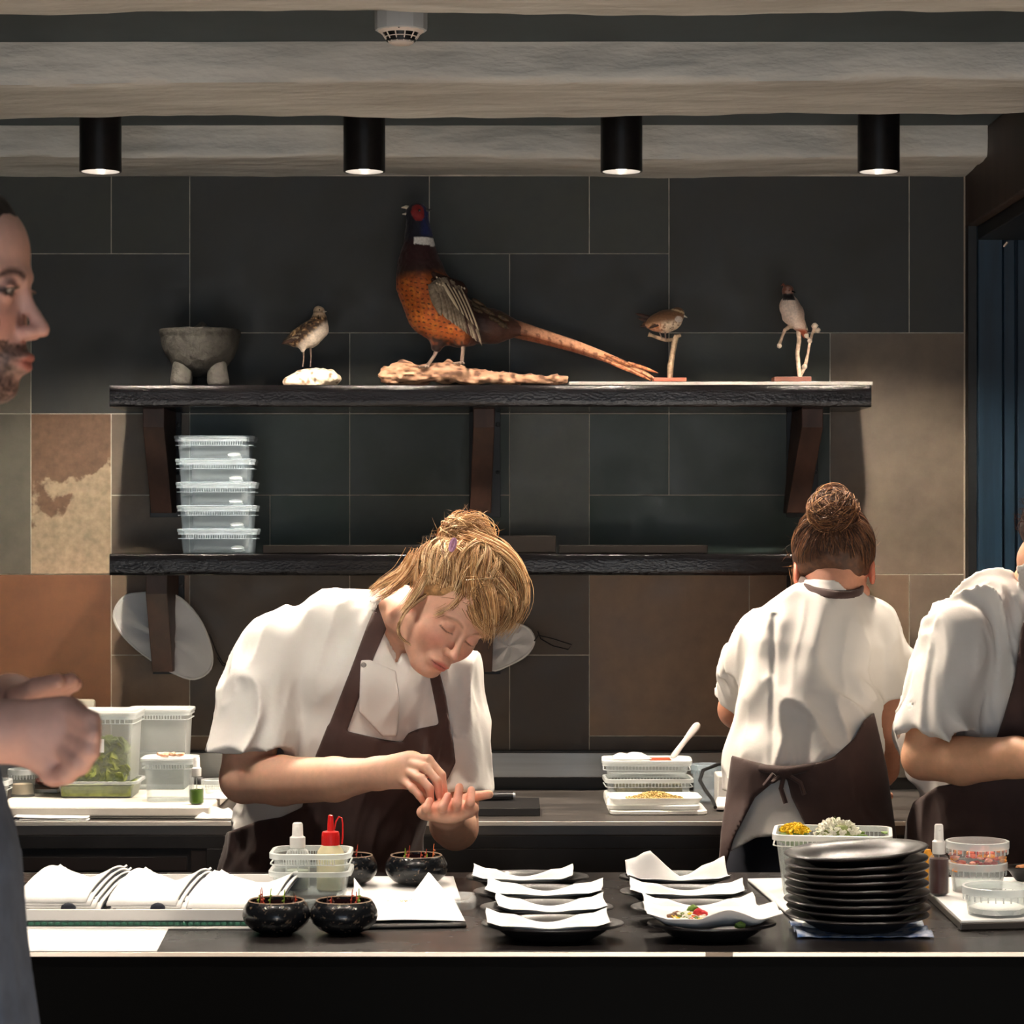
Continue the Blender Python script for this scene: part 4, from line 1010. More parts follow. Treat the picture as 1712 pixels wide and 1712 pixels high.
for i, d in enumerate(PD):
    px = (1190, 1168, 1143, 1128)[i]; r = (.100, .110, .108, .098)[i]
    plate('black oval stoneware plate %s in the right column' % wl[i], PX(px, d), d, Z0, r, .70, 'black plates with paper liners')
    if i == 0:
        def fl(u, v):
            a, b = (u-.5)*2, (v-.5)*2; return (a*.104, b*.062-.004, .014+.022*min(1.2, a*a+b*b*1.3)+.010*max(0, abs(a)-.7)*3+.020*max(0, 1-math.hypot((u-.60)/.22, (v-.15)/.5)))
        o = MB().grid(40, 18, fl).build('paper_liner', M_paper, None, angle=80, solid=.0005); o.location = (PX(px, d), d, Z0)
        tag(o, 'white paper liner folded round the flower salad on the front right plate', 'paper', 'white paper liners on the black plates')
    else:
        pk = [(), (), (), ((.25, .95, .040, .30), (.98, .9, .018, .35))][i]
        liner('white paper liner on the plate %s in the right column' % wl[i], PX(px+(0, 4, 6, 4)[i], d), d, Z0, (.19, .182, .192, .176)[i], .124, i*5+30, radians((0, 2, -2, 1)[i]), pk)
# flower salad
t = thing('flower_salad', 'little heap of white, yellow and red flowers on the front right plate', 'salad', (PX(1155, 3.91), 3.915, Z0+.020))
rnd = random.Random(11)
fm = {k: mat(k, c, .6) for k, c in (('white_petal', srgb(236, 230, 214)), ('yellow_petal', srgb(236, 196, 30)), ('red_petal', srgb(170, 20, 30)), ('salad_green', srgb(92, 120, 40)), ('brown_leaf', srgb(104, 70, 44)), ('orange_petal', srgb(230, 110, 40)))}
for k in range(60):
    a, b = rnd.gauss(-.004, .018), rnd.gauss(0, .014); a = max(-.036, min(.034, a)); z_ = .004+.018*math.exp(-(a/.03)**2)*rnd.random()
    mm = rnd.choice(['white_petal']*5+['yellow_petal']*3+['salad_green']*4+['orange_petal']); m = MB()
    for q in range(5):
        th = q*1.257+rnd.random(); m.ico((a+.0022*cos(th), b+.002*sin(th), z_+.001*sin(th)), .0021, 0, (1, .6, .4))
    m.build('petals' if 'petal' in mm else 'leaves', fm[mm], t, smooth=False)['kind'] = 'stuff'
for (a, b, z_, mm, s_) in ((-.028, .01, .010, 'brown_leaf', .011), (-.020, .012, .014, 'brown_leaf', .009), (.012, -.004, .020, 'red_petal', .011), (.020, -.006, .018, 'red_petal', .009), (.004, .004, .024, 'salad_green', .010)):
    MB().ico((a, b, z_), s_, 1, (1, .6, .6), .4).build('red_flower' if 'red' in mm else 'leaf', fm[mm], t, smooth=False)
o = MB().ico((0, 0, 0), .009, 1, (1.1, .7, .7), .5).build('herb_tuft', fm['salad_green'], None, smooth=False); o.location = (PX(1238, 3.86), 3.855, Z0+.028); tag(o, 'green herb tuft at the right rim of the front right plate', 'herb')

# stack of plates
zz = Z0+.004; cxs = PX(1433, 3.97)
ordn = ('bottom', 'second from the bottom', 'third from the bottom', 'fourth from the bottom', 'middle', 'fourth from the top', 'third from the top', 'second from the top', 'topmost')
for i in range(9):
    rx = (0, .008, -.01, .012, .004, -.006, .01, .015, .02)[i]; ry_ = (0, .0, -.012, .0, -.015, -.03, -.045, -.06, -.078)[i]
    plate(('%s black plate of the tall stack of nine' % ordn[i]).replace('topmost black plate', 'topmost, tilted black plate'), cxs+(.0, .002, -.002, .001, 0, -.001, .001, 0, .0)[i], 3.97, zz+i*.0122+(.0 if i < 8 else .004), .113, .92, 'stacked black plates', rz=i*.7 if False else 0, rot=(rx*.5, ry_*.8, 0), jit=.02)
# blue cloth under the stack
m = MB()
def clothfn(u, v):
    a = (u-.5)*.212; b = (v-.5)*.125; return (a, b, .0015+.0035*abs(mnoise.noise(Vector((u*6, v*5, 3))))+(.010*max(0, u-.82)*4+.010*max(0, .16-u)*5)*abs(sin(v*9)))
o = MB().grid(40, 24, clothfn).build('blue_cloth', mat('blue_white_cloth', srgb(70, 104, 160), .9, nscale=60, color2=srgb(206, 212, 222)), None, angle=80, solid=.0012); o.location = (cxs+.004, 3.965, Z0); tag(o, 'blue and white cloth crushed beneath the stack of black plates', 'cloth')
# long white board running diagonally behind the stack
sheet('white_board', 'long white board lying diagonally under the flower tub behind the plate stack', [GP(1345, 1556), GP(1480, 1546), GP(1440, 1470), GP(1250, 1474)], M_wtray, th=.005, lift=lambda u, v: .003, cat='board')
# flower tub
t = tub('wide milky tub of yellow and white flowers behind the plate stack', .205, .16, .105, (PX(1392, 4.36), 4.36, Z0+.0062), radians(-8), mats=(PLM, PLW), ribs=22, taper=.014, rad=.02, rim=.010)
rnd = random.Random(21); tz = Vector(t.location)
t2 = thing('yellow_flowers', 'heap of bright yellow flowers at the left inside the milky tub', 'flowers', tz+Vector((-.066, -.006, .094)))
MB().ico((0, 0, 0), .028, 2, (1, 1, .5), .4).build('flower_bed', fm['salad_green'], t2)
ym = None
for k in range(70):
    a = rnd.uniform(0, 6.28); rr = rnd.random()**.5*.026
    if ym is None:
        m = MB()
        for q in range(5): th = q*1.257; m.ico((.0035*cos(th), .0035*sin(th), 0), .003, 0, (1, 1, .4))
        o = m.build('yellow_flower', fm['yellow_petal'], t2, smooth=False); ym = o.data
    else: o = bpy.data.objects.new('yellow_flower', ym); link(o, t2)
    o.location = (rr*cos(a), rr*sin(a), .016*(1-(rr/.03)**2)+.006); o.rotation_euler = (rnd.uniform(-1, 1), rnd.uniform(-1, 1), a)
t3 = thing('white_flowers', 'mound of tiny white flowers heaped above the rim of the milky tub', 'flowers', tz+Vector((.008, .0, .092)))
MB().ico((0, 0, 0), .036, 2, (1, .8, .6), .4).build('flower_bed', mat('pale_green', srgb(150, 160, 100), .7), t3)
ym = None
for k in range(240):
    v = Vector((rnd.gauss(0, 1), rnd.gauss(0, 1), abs(rnd.gauss(0, 1))+.1)).normalized()
    if ym is None:
        m = MB()
        for q in range(5): th = q*1.257; m.ico((.0022*cos(th), .0022*sin(th), 0), .0017, 0, (1, 1, .5))
        m.ico((0, 0, .0008), .001, 0); o = m.build('white_flower', mat('tiny_white_petals', srgb(240, 236, 222), .7), t3, smooth=False); ym = o.data
    else: o = bpy.data.objects.new('white_flower', ym); link(o, t3)
    k2 = rnd.uniform(.9, 1.12); o.location = (v.x*.036*k2, v.y*.030*k2, v.z*.030*k2+.002); o.rotation_euler = (rnd.uniform(-1, 1), rnd.uniform(-1, 1), 0)
for (x, y, z_) in ((-.005, -.02, .036), (.0, .0, .038)): MB().tube([(x, y, .02), (x-.004, y, z_)], .0006, 5).build('stem', fm['salad_green'], t3)
for k in range(8):
    a = rnd.uniform(-.02, .09); o = MB().ico((a, rnd.uniform(-.03, .03), .006), .010, 1, (1.2, 1, .3), .4).build('leaf', fm['salad_green'], t3, smooth=False)

# right-hand tray group
t = thing('metal_tray', 'white-topped metal tray at the right edge with tubs and spray bottle', 'tray', (PX(1685, 4.2), 4.17, Z0))
pl_ = [(GP(1553, 1508)-Vector((t.location.x, t.location.y, 0))), ]
poly = [(GP(1606, 1556), ), (GP(1760, 1552), ), (GP(1760, 1480), ), (GP(1540, 1480), ), (GP(1548, 1500), )]
pp = [((q[0].x-t.location.x), (q[0].y-t.location.y)) for q in poly]
MB().prism(pp, 0, .012).build('tray_base', M_steeld, t, smooth=False, bevel=.002)
MB().prism([(x*.985, y*.985+.001) for x, y in pp], .0121, .015).build('paper_cover', M_paper, t, smooth=False)
zt4 = Z0+.0155
spray_bottle('tall spray bottle of dark brown liquid at the right, beside the stack of plates', (PX(1568, 4.26), 4.25, zt4), .0175, .070, .062, mat('brown_liquid', srgb(60, 22, 16), .3), M_wcap, hc=.050, glass=plastic('clear_bottle', (.8, .8, .8), .015, .08))
t = thing('sauce_bottle', 'narrow bottle of orange-yellow sauce between the plate stack and the spray bottle', 'bottle', (PX(1552, 4.33), 4.335, zt4)); MB().lathe([(.0001, 0), (.011, 0), (.012, .004), (.012, .052), (.006, .062), (.005, .066), (.0001, .067)], 24).build('bottle_body', mat('yellow_sauce', srgb(214, 150, 40), .3, sss=.1), t)
t = round_tub('round lidless tub of red and orange petals on the right-hand tray', .050, .062, (PX(1634, 4.30), 4.30, zt4+.024), mats=(PL, PLR))
t5 = round_tub('round tub nested under the tub of red petals', .047, .050, (PX(1634, 4.30), 4.30, zt4), mats=(PLM, PLR))
for k in range(70):
    a = rnd.uniform(0, 6.28); rr = rnd.random()**.5*.042; z_ = rnd.uniform(.012, .050)
    if k % 2: rr = .043
    o = MB().ico((rr*cos(a), rr*sin(a), z_), rnd.uniform(.005, .010), 1, (1, .6, .5), .4).build('petal', mat(*[('coral_petal', srgb(226, 96, 66), .6), ('pink_petal', srgb(236, 150, 130), .6), ('crimson_petal', srgb(170, 24, 34), .6), ('orange_petal2', srgb(240, 150, 60), .6)][k % 4]), t, smooth=False)
t = round_tub('low round tub of coarse white salt at the front of the right-hand tray', .052, .046, (PX(1668, 4.04), 4.045, zt4), mats=(PL, PLR))
MB().lathe([(.0001, .020), (.03, .017), (.044, .012), (.0445, .004), (.0001, .003)], 28, jit=.1).build('salt', mat('white_salt', srgb(238, 236, 232), .8, bump=.6, bscale=300), t)
t = plate('dark oval dish with bread at the right edge behind the petal tub', PX(1725, 4.42), 4.42, zt4, .05, .6)
o = MB().ico((0, 0, 0), .02, 2, (1.3, .8, .6), .3).build('bread_roll', mat('toasted_bread', srgb(170, 110, 66), .7), None); o.location = (PX(1722, 4.42), 4.42, zt4+.02); tag(o, 'small brown bread roll on the dark dish at the right edge', 'bread')
# ================================================================ MOUNTED BIRDS
M_feather = mat('plumage', (.5, .4, .3), .6, attr='col', nscale=240, namt=.16, bump=.35, bscale=420, bdist=.0015, sheen=.1)
M_log = mat('driftwood', (.5, .4, .3), .8, attr='col', bump=.5, bscale=150, bdist=.002)
M_twig = mat('lichened_twig', srgb(150, 128, 104), .8, nscale=90, namt=.4, bump=.5, bscale=200)
M_beak = mat('horn_beak', srgb(206, 196, 178), .4)
M_leg = mat('grey_bird_leg', srgb(128, 110, 98), .5)
M_eye = mat('glass_eye', srgb(10, 8, 8), .08)
def C3(*c): return np.array(srgb(*c)[:3], np.float32)
def q2(p, d):   # metres -> picture-like plane coordinates at depth d (used for plumage patterns on the bird's side)
    return CX+p[:, 0]*F/d, HY-(p[:, 2]-CZ)*F/d
def put(c, col, t): return mixc(c, col, np.clip(t, 0, 1).astype(np.float32))
def world_sdf(name, fn, lo, hi, h, m, parent, colfn, it=1):
    I = np.array(parent.location)
    return sdf_obj(name, fn, lo, hi, h, m, parent, colfn, it=it, xf=lambda V: V-I, lam=.4)
def bird_chain(d, pts, k=.0):
    return lambda p: chain(p, [tuple(P(x, y, d+(dd[0] if dd else 0))) for x, y, r, *dd in pts], [r*d/F for x, y, r, *dd in pts], k) if k else chain(p, [tuple(P(x, y, d+(dd[0] if dd else 0))) for x, y, r, *dd in pts], [r*d/F for x, y, r, *dd in pts])
def feather_mesh(L, w, cup=.12, n=8, curve=0.0):
    m = MB(); V = []
    for i in range(n+1):
        s = i/n; ww = w*(sin(pi*min(1, s*.92+.08))**.55)*(1-.25*s)
        z = curve*s*s*L
        for j, a in enumerate((-1, -.02, .02, 1)): m.v.append((s*L, ww*a*.5, z-abs(a)*cup*w*.5))
    for i in range(n):
        for j in range(3): a = i*4+j; m.f.append((a, a+4, a+5, a+1))
    return m
def place_feather(a, b, w, m, parent, name='feather', nrm=(0, -1, 0), curve=0):
    a, b = Vector(a), Vector(b); d = b-a; L = d.length; X = d.normalized(); Z = Vector(nrm); Z = (Z-X*Z.dot(X)).normalized(); Y = Z.cross(X)
    mb = feather_mesh(L, w, curve=curve); R = Matrix((X, Y, Z)).transposed(); I = Vector(parent.location) if parent.parent is None else Vector(parent.parent.location)
    mb.v = [tuple(R @ Vector(v)+a-I) for v in mb.v]
    return mb.build(name, m, parent, solid=.0008, angle=80)

ST = zt+.0005       # top of the upper shelf
# ---- pheasant on a driftwood log
D = 5.93
ph = thing('mounted_pheasant', 'mounted cock pheasant with copper breast and long tail, standing on a driftwood log', 'stuffed bird', P(740, 560, D))
def f_ph(p):
    d = bird_chain(D, [(697, 357, 15.5), (699, 385, 15.5), (701, 408, 19), (700, 440, 30), (706, 475, 39), (728, 516, 45), (770, 540, 36), (825, 546, 24), (868, 550, 13)], .03)(p)
    d = smin(d, ell(p, tuple(P(697, 356, D)), (.025, .021, .021)), .012)
    d = smin(d, bird_chain(D, [(735, 560, 20, -.01), (730, 580, 9, -.012)])(p), .02)
    d = smin(d, bird_chain(D, [(772, 555, 18, -.035), (774, 572, 7, -.035)])(p), .02)
    return d-.0016*vnoise(p, 150, 4)
def c_ph(p):
    x, y = q2(p, D); n = vnoise(p, 120, 1); n2 = vnoise(p, 300, 2)
    c = np.tile(C3(40, 20, 16), (len(p), 1))
    br = sstep(452, 480, y+(x-700)*.1)*(1-sstep(545, 575, y-(x-700)*.18+14*n))*(1-sstep(760, 800, x))
    c = put(c, C3(176, 86, 28), br)
    c = put(c, C3(206, 120, 44), br*sstep(-.1, .5, n)*.7)
    # black scallops on the breast
    w1 = vnoise(p, 45, 11)*.35; u = x*.105+y*.055+w1; v = y*.125-x*.03+vnoise(p, 50, 13)*.35
    cell = np.sqrt(((u+.5*(np.floor(v) % 2)) % 1-.5)**2*1.0+((v % 1)-.5)**2*3.2)
    c = put(c, C3(20, 12, 12), (cell < .27)*br*(y > 468)*.9)
    # back and rump
    bk = sstep(0, 1, (x-742)/20)*sstep(10, -10, y-(500+(x-760)*.42))
    c = put(c, C3(96, 74, 50), bk); c = put(c, C3(42, 28, 22), bk*sstep(0, .3, n2+n*.5))
    c = put(c, C3(70, 36, 22), sstep(800, 830, x)*.8)
    c = put(c, C3(16, 10, 12), sstep(575, 600, y)*.7)
    # neck and head
    c = put(c, C3(48, 14, 18), (1-sstep(430, 462, y))*.9)
    c = put(c, C3(10, 14, 30), 1-sstep(398, 412, y+n*4))
    c = put(c, C3(14, 34, 92), (1-sstep(392, 400, y))*sstep(700, 712, x)*.8)  # blue sheen painted onto the right side of the neck
    c = put(c, C3(220, 220, 216), ((y > 399) & (y < 412+2*n) & (x > 693))*1.0)
    c = put(c, C3(120, 18, 20), (np.sqrt(((x-699)/11)**2+((y-357-(x-699)*.2)/14)**2) < 1+.1*n)*(p[:, 1] < D-.001)*1.0)
    return c
world_sdf('body', f_ph, (PX(640, D), D-.09, PZ(620, D)), (PX(900, D), D+.09, PZ(330, D)), .0030, M_feather, ph, c_ph)
I = ph.location
MB().tube([P(686, 349, D-.004)-I, P(678, 346, D-.006)-I, P(671, 347, D-.006)-I], [.0062, .0042, .0010], 10).build('upper_beak', M_beak, ph)
MB().tube([P(686, 358, D-.004)-I, P(679, 357.5, D-.006)-I, P(672.5, 358, D-.006)-I], [.0050, .0034, .0010], 10).build('lower_beak', M_beak, ph)
MB().ico(P(701, 352, D-.0215)-I, .0034, 2).build('eye', M_eye, ph)
MB().tube([P(708, 350, D-.008)-I, P(716, 352, D-.01)-I, P(723, 350, D-.012)-I], [.004, .003, .0008], 8).build('ear_tuft', mat('black_feather', srgb(16, 18, 24), .5), ph)
M_f1 = mat('grey_buff_feather', srgb(150, 136, 116), .6, nscale=140, color2=srgb(112, 98, 82), bump=.3, bscale=300, stretch=(1, 1, 1)); M_f2 = mat('dark_brown_feather', srgb(58, 34, 26), .6, nscale=100, namt=.3); M_f3 = mat('cream_feather_mark', srgb(206, 190, 160), .6)
MB().ico((0, 0, 0), .034, 3, (1.0, .42, 1.75), rot=Matrix.Rotation(radians(-38), 3, 'Y')).build('wing_pad', M_f1, ph, loc=P(757, 512, D-.054)-I)
for i in range(12):
    s = i/11
    a = P(720+44*s, 474+4*s-12*sin(s*pi), D-.071+.006*s); b = P(738+68*s**.75, 528+50*s**.8, D-.080+.016*s)
    place_feather(a, b, .026-.007*s, M_f1 if i % 3 != 1 or i < 5 else M_f2, ph, 'flight_feather', curve=-.04)
for i in range(10):
    s = i/9; a = P(740+34*s, 472+12*s, D-.070+.008*s); b = P(768+36*s, 520+36*s, D-.080+.012*s)
    place_feather(a, b, .0085, M_f2 if i % 2 else M_f3, ph, 'covert_feather')
for i in range(22):
    s = (i % 11)/10; r_ = i//11; a = P(722+46*s, 455+16*s+10*r_, D-.058-.005*r_+.01*s); b = P(736+46*s, 470+20*s+10*r_, D-.066-.005*r_+.01*s)
    place_feather(a, b, .014, M_f2, ph, 'shoulder_feather')
    m = MB().ico((0, 0, 0), .0022, 1, (1, .3, 1.4)); o = m.build('white_spot', M_f3, ph); o.location = (a*.4+b*.6)-I+Vector((0, -.004, 0)); o.rotation_euler = (0, -.8, 0)
for i in range(26):
    rnd = random.Random(i); s = rnd.random(); a = P(775+60*s, 490+36*s+rnd.uniform(0, 16), D-.045+.02*rnd.random()); b = a+Vector((.026, -.004, -.014))
    place_feather(a, b, .012, mat('olive_rump_feather', srgb(96, 78, 52), .6, nscale=200, color2=srgb(46, 32, 24)), ph, 'rump_feather')
TA = [(850, 546), (900, 560), (960, 578), (1010, 596), (1050, 612), (1078, 624), (1094, 634)]
def tailf(p):
    d = None
    for (r0, r1, dy, dd) in ((15, 3.2, 0, 0), (12, 2.5, 5, .012), (12, 2.5, -3, -.010)):
        pts = [(x, y+dy*(1-i/6)) for i, (x, y) in enumerate(TA)]
        rs = [(r0+(r1-r0)*(i/6)**.8)*D/F for i in range(7)]; q = p*A(1, 1, 1)
        e = chain(p*A(1, 2.2, 1), [tuple(np.array(P(x, y, D+dd))*np.array([1, 2.2, 1])) for x, y in pts], rs)
        d = e if d is None else smin(d, e, .002)
    return d*.8
def tailc(p):
    x, y = q2(p, D); n = vnoise(p, 160, 2)
    c = np.tile(C3(196, 138, 104), (len(p), 1)); mid = np.interp(x, [t_[0] for t_ in TA], [t_[1] for t_ in TA])
    bars = (np.sin(x*.33+n*1.2) > .72)*(y > mid-1); c = put(c, C3(84, 42, 26), bars*.75)
    c = put(c, C3(140, 66, 34), sstep(0, 8, y-mid)*.8); c = put(c, C3(84, 52, 34), (1-sstep(850, 905, x))*.9)
    return put(c, C3(110, 70, 44), sstep(.1, .5, n)*.35)
world_sdf('tail', tailf, (PX(835, D), D-.04, PZ(645, D)), (PX(1105, D), D+.04, PZ(520, D)), .0026, M_feather, ph, tailc)
M_tf = mat('barred_tail_feather', srgb(190, 120, 80), .6, nscale=110, color2=srgb(96, 50, 30))
for i, (a, b) in enumerate((((1040, 606), (1095, 634)), ((1030, 606), (1088, 636)), ((1050, 606), (1101, 624)), ((1000, 596), (1070, 628)), ((1010, 592), (1082, 622)))):
    place_feather(P(*a, D-.012-.003*i), P(*b, D-.008), .010, M_tf, ph, 'tail_feather')
for (a, b, c, dd) in (((733, 578), (726, 595), (714, 612), -.012), ((775, 566), (774, 588), (772, 606), -.035)):
    MB().tube([P(*a, D+dd)-I, P(*b, D+dd)-I, P(*c, D+dd)-I], [.006, .0042, .004], 8).build('leg', M_leg, ph)
    for k in (-.014, 0, .012): MB().tube([P(*c, D+dd)-I, P(*c, D+dd)-I+Vector((k-.006, -.016, -.003))], [.0036, .0022], 6).build('toe', M_leg, ph)
def flog(p):
    d = bird_chain(5.94, [(648, 628, 15), (672, 622, 19), (705, 626, 15), (745, 622, 17), (790, 630, 13), (850, 632, 9.5), (930, 635, 6.5), (946, 634, 5)], .01)(p)
    q = p*A(.6, 1, 1.5); d = d-.0065*np.abs(vnoise(q, 60, 3))-.004*vnoise(q, 130, 5)+.002
    return np.maximum(d, ST-p[:, 2])
def clog(p):
    n = vnoise(p*A(.6, 1, 1.6), 120, 7); return put(put(np.tile(C3(172, 130, 102), (len(p), 1)), C3(96, 66, 48), sstep(.0, .5, n)), C3(200, 164, 134), sstep(.1, .6, -n)*.6)
lg = thing('driftwood_log', 'knotty pale driftwood log on the upper shelf beneath the pheasant', 'log', (PX(785, 5.94), 5.94, ST))
world_sdf('bark', flog, (PX(615, 5.94), 5.84, ST-.004), (PX(960, 5.94), 6.04, ST+.07), .0034, M_log, lg, clog)

# ---- wader on a pale rock
D = 5.93
wd = thing('mounted_wader', 'small mounted wader with speckled brown back and white belly on a pale rock', 'stuffed bird', P(515, 560, D))
def f_w(p):
    d = bird_chain(D, [(533, 521, 9.5), (534, 536, 11), (531, 549, 17), (516, 560, 20), (496, 566, 13), (478, 571, 5.5)], .012)(p)
    return smin(d, bird_chain(D, [(506, 576, 8, -.01), (506, 586, 3.5, -.01)])(p), .01)-.0010*vnoise(p, 200, 4)
def c_w(p):
    x, y = q2(p, D); n = vnoise(p, 220, 3); c = np.tile(C3(226, 210, 192), (len(p), 1))
    bk = sstep(6, -6, (x-530)*.75+(y-553)*.9*-1*-1+0) ; bk = sstep(4, -8, (y-562)+(x-520)*.85)
    c = put(c, C3(120, 88, 58), bk); c = put(c, C3(46, 32, 26), bk*(n > .1)*.85); c = put(c, C3(206, 172, 128), bk*(n < -.35))
    c = put(c, C3(30, 24, 22), 1-sstep(478, 494, x)); c = put(c, C3(206, 180, 150), 1-sstep(526, 532, y)); c = put(c, C3(50, 36, 28), ((y > 520) & (y < 524) & (x < 540))*.6)
    return c
world_sdf('body', f_w, (PX(455, D), D-.05, PZ(600, D)), (PX(560, D), D+.05, PZ(500, D)), .0024, M_feather, wd, c_w); I = wd.location
MB().tube([P(541, 521, D-.008)-I, P(546, 521, D-.012)-I], [.0022, .0008], 8).build('beak', M_beak, wd)
MB().ico(P(534, 518, D-.0135)-I, .002, 1).build('eye', M_eye, wd)
MB().tube([P(532, 527, D-.015)-I, P(532, 540, D-.022)-I, P(531, 549, D-.026)-I], [.0014, .0013, .0006], 6).build('throat_stripe', M_eye, wd)
for i in range(7): place_feather(P(514-3*i, 548+3*i, D-.026), P(494-4*i, 563+2*i, D-.024), .010, M_f1 if i % 2 else M_f2, wd, 'wing_feather')
for a, c in (((507, 584), (506, 613)), ((519, 581), (519, 613))):
    MB().tube([P(*a, D-.01)-I, P((a[0]+c[0])/2+1, (a[1]+c[1])/2, D-.008)-I, P(*c, D-.01)-I], [.003, .0015, .0017], 6).build('leg', M_leg, wd)
rk = thing('pale_rock', 'lumpy pale rock on the upper shelf under the small wader', 'rock', (PX(524, 5.93), 5.93, ST))
world_sdf('stone', lambda p: np.maximum(smin(ell(p, tuple(P(530, 634, 5.93)), (.055, .045, .024)), ell(p, tuple(P(500, 638, 5.92)), (.038, .035, .015)), .02)-.006*np.abs(vnoise(p, 55, 3))-.002*vnoise(p, 160, 2), ST-p[:, 2]),
          (PX(460, 5.93), 5.86, ST-.003), (PX(590, 5.93), 6.0, ST+.05), .003, M_log, rk, lambda p: put(np.tile(C3(216, 196, 172), (len(p), 1)), C3(130, 104, 84), sstep(.2, .6, vnoise(p, 140, 5))))

# ---- thrush
D = 5.92
th = thing('mounted_thrush', 'small streaky brown mounted thrush on a forked twig with a red-brown base', 'stuffed bird', P(1112, 540, D))
def f_t(p):
    d = bird_chain(D, [(1133, 525, 11.5), (1124, 534, 15), (1110, 538, 17.5), (1096, 540, 12), (1078, 543, 4.5, .01)], .012)(p)
    return d-.0010*vnoise(p, 220, 4)
def c_t(p):
    x, y = q2(p, D); n = vnoise(p*A(1, 1, .6), 300, 3); c = np.tile(C3(118, 82, 54), (len(p), 1))
    be = sstep(-5, 5, (y-540)+(x-1112)*.15); c = put(c, C3(222, 200, 172), be*.9); c = put(c, C3(90, 56, 36), be*(n > .15)*.8)
    c = put(c, C3(190, 110, 60), be*(1-sstep(1098, 1112, x))*.7); c = put(c, C3(220, 192, 150), ((np.abs(y-519-(x-1128)*.3) < 1.6) & (x > 1122))*.9); c = put(c, C3(216, 206, 196), (np.sqrt(((x-1134)/7)**2+((y-535)/5)**2) < 1)*.8)
    return c
world_sdf('body', f_t, (PX(1065, D), D-.05, PZ(575, D)), (PX(1155, D), D+.05, PZ(505, D)), .0022, M_feather, th, c_t); I = th.location
MB().tube([P(1143, 528, D-.004)-I, P(1149, 531, D-.004)-I], [.0028, .0006], 8).build('beak', M_beak, th)
MB().ico(P(1137, 523, D-.0135)-I, .0019, 1).build('eye', M_eye, th)
for (a, b) in (((1090, 532), (1062, 524)), ((1090, 538), (1066, 532)), ((1092, 543), (1070, 546))): place_feather(P(*a, D-.002), P(*b, D+.004), .010, M_f2, th, 'tail_feather')
for i in range(6): place_feather(P(1120-2*i, 528+2*i, D-.024), P(1094-2*i, 537+2.4*i, D-.018), .010, M_f2 if i % 2 else mat('tawny_feather', srgb(150, 104, 66), .6), th, 'wing_feather')
for a, c in (((1102, 553), (1107, 567)), ((1112, 555), (1113, 568))): MB().tube([P(*a, D-.006)-I, P(*c, D-.006)-I], [.0022, .0013], 6).build('leg', M_leg, th)
def twig(m, pts, D_, I_): m.tube([P(x, y, D_+(dd[0] if dd else 0))-I_ for x, y, r, *dd in pts], [r*D_/F for x, y, r, *dd in pts], 9)
m = MB(); twig(m, [(1120, 634, 4.5), (1121, 612, 5.5), (1124, 595, 4.5), (1127, 575, 5.2), (1131, 562, 4.5), (1138, 560, 3)], D, I); m.build('upright_twig', M_twig, th)
m = MB(); twig(m, [(1084, 559, 4.2), (1090, 561, 2.6), (1104, 566, 3.2), (1114, 569, 3), (1127, 568, 3.4)], D, I); m.build('perch', M_twig, th)
MB().box(P(1119, 635.5, D)-I-Vector((0, 0, 0)), (S(55, D), .06, .0085)).build('stand_base', mat('red_brown_wood', srgb(150, 74, 54), .5, nscale=30, namt=.2, stretch=(.2, 1, 1)), th, smooth=False, bevel=.001)
bz = ST+.0085; 
# ---- waxwing
wx = thing('mounted_waxwing', 'mounted fawn bird with black throat on a budding twig, right end of upper shelf', 'stuffed bird', P(1325, 540, D))
def f_x(p):
    d = bird_chain(D, [(1317, 486, 10), (1318, 496, 8.5), (1320, 512, 17), (1326, 526, 18.5), (1336, 543, 11), (1345, 555, 5)], .004)(p)
    return d-.0009*vnoise(p, 220, 4)
def c_x(p):
    x, y = q2(p, D); n = vnoise(p, 200, 3); c = np.tile(C3(226, 206, 190), (len(p), 1)); c = put(c, C3(180, 150, 130), sstep(1326, 1340, x)*.7)
    c = put(c, C3(112, 66, 50), 1-sstep(490, 496, y)); c = put(c, C3(16, 12, 14), ((y > 491) & (y < 503) & (x > 1308) & (x < 1326+(y-490)*.2))*1.0); c = put(c, C3(150, 70, 40), sstep(548, 554, y)); c = put(c, C3(190, 170, 160), .25*sstep(0, .5, n))
    return c
world_sdf('body', f_x, (PX(1290, D), D-.05, PZ(568, D)), (PX(1365, D), D+.05, PZ(468, D)), .0022, M_feather, wx, c_x); I = wx.location
MB().tube([P(1324, 487, D-.010)-I, P(1330, 489, D-.012)-I], [.0024, .0006], 8).build('beak', M_eye, wx)
MB().tube([P(1312, 479, D)-I, P(1309, 475, D)-I, P(1306, 478, D)-I], [.004, .003, .0008], 6).build('crest', mat('rufous_feather', srgb(120, 66, 48), .6), wx)
MB().ico(P(1319, 486, D-.0128)-I, .0018, 1).build('eye', M_eye, wx)
for i in range(6): place_feather(P(1330+1.2*i, 508+4*i, D-.020+.003*i), P(1342+2.2*i, 541+3*i, D-.012+.002*i), .008, (mat('black_feather', srgb(16, 18, 24), .5), M_f3, M_f2)[i % 3], wx, 'wing_feather')
for i in range(3): place_feather(P(1338, 545+2*i, D), P(1352-3*i, 562+2*i, D-.004), .009, mat('rust_tail_feather', srgb(150, 72, 40), .6), wx, 'tail_feather')
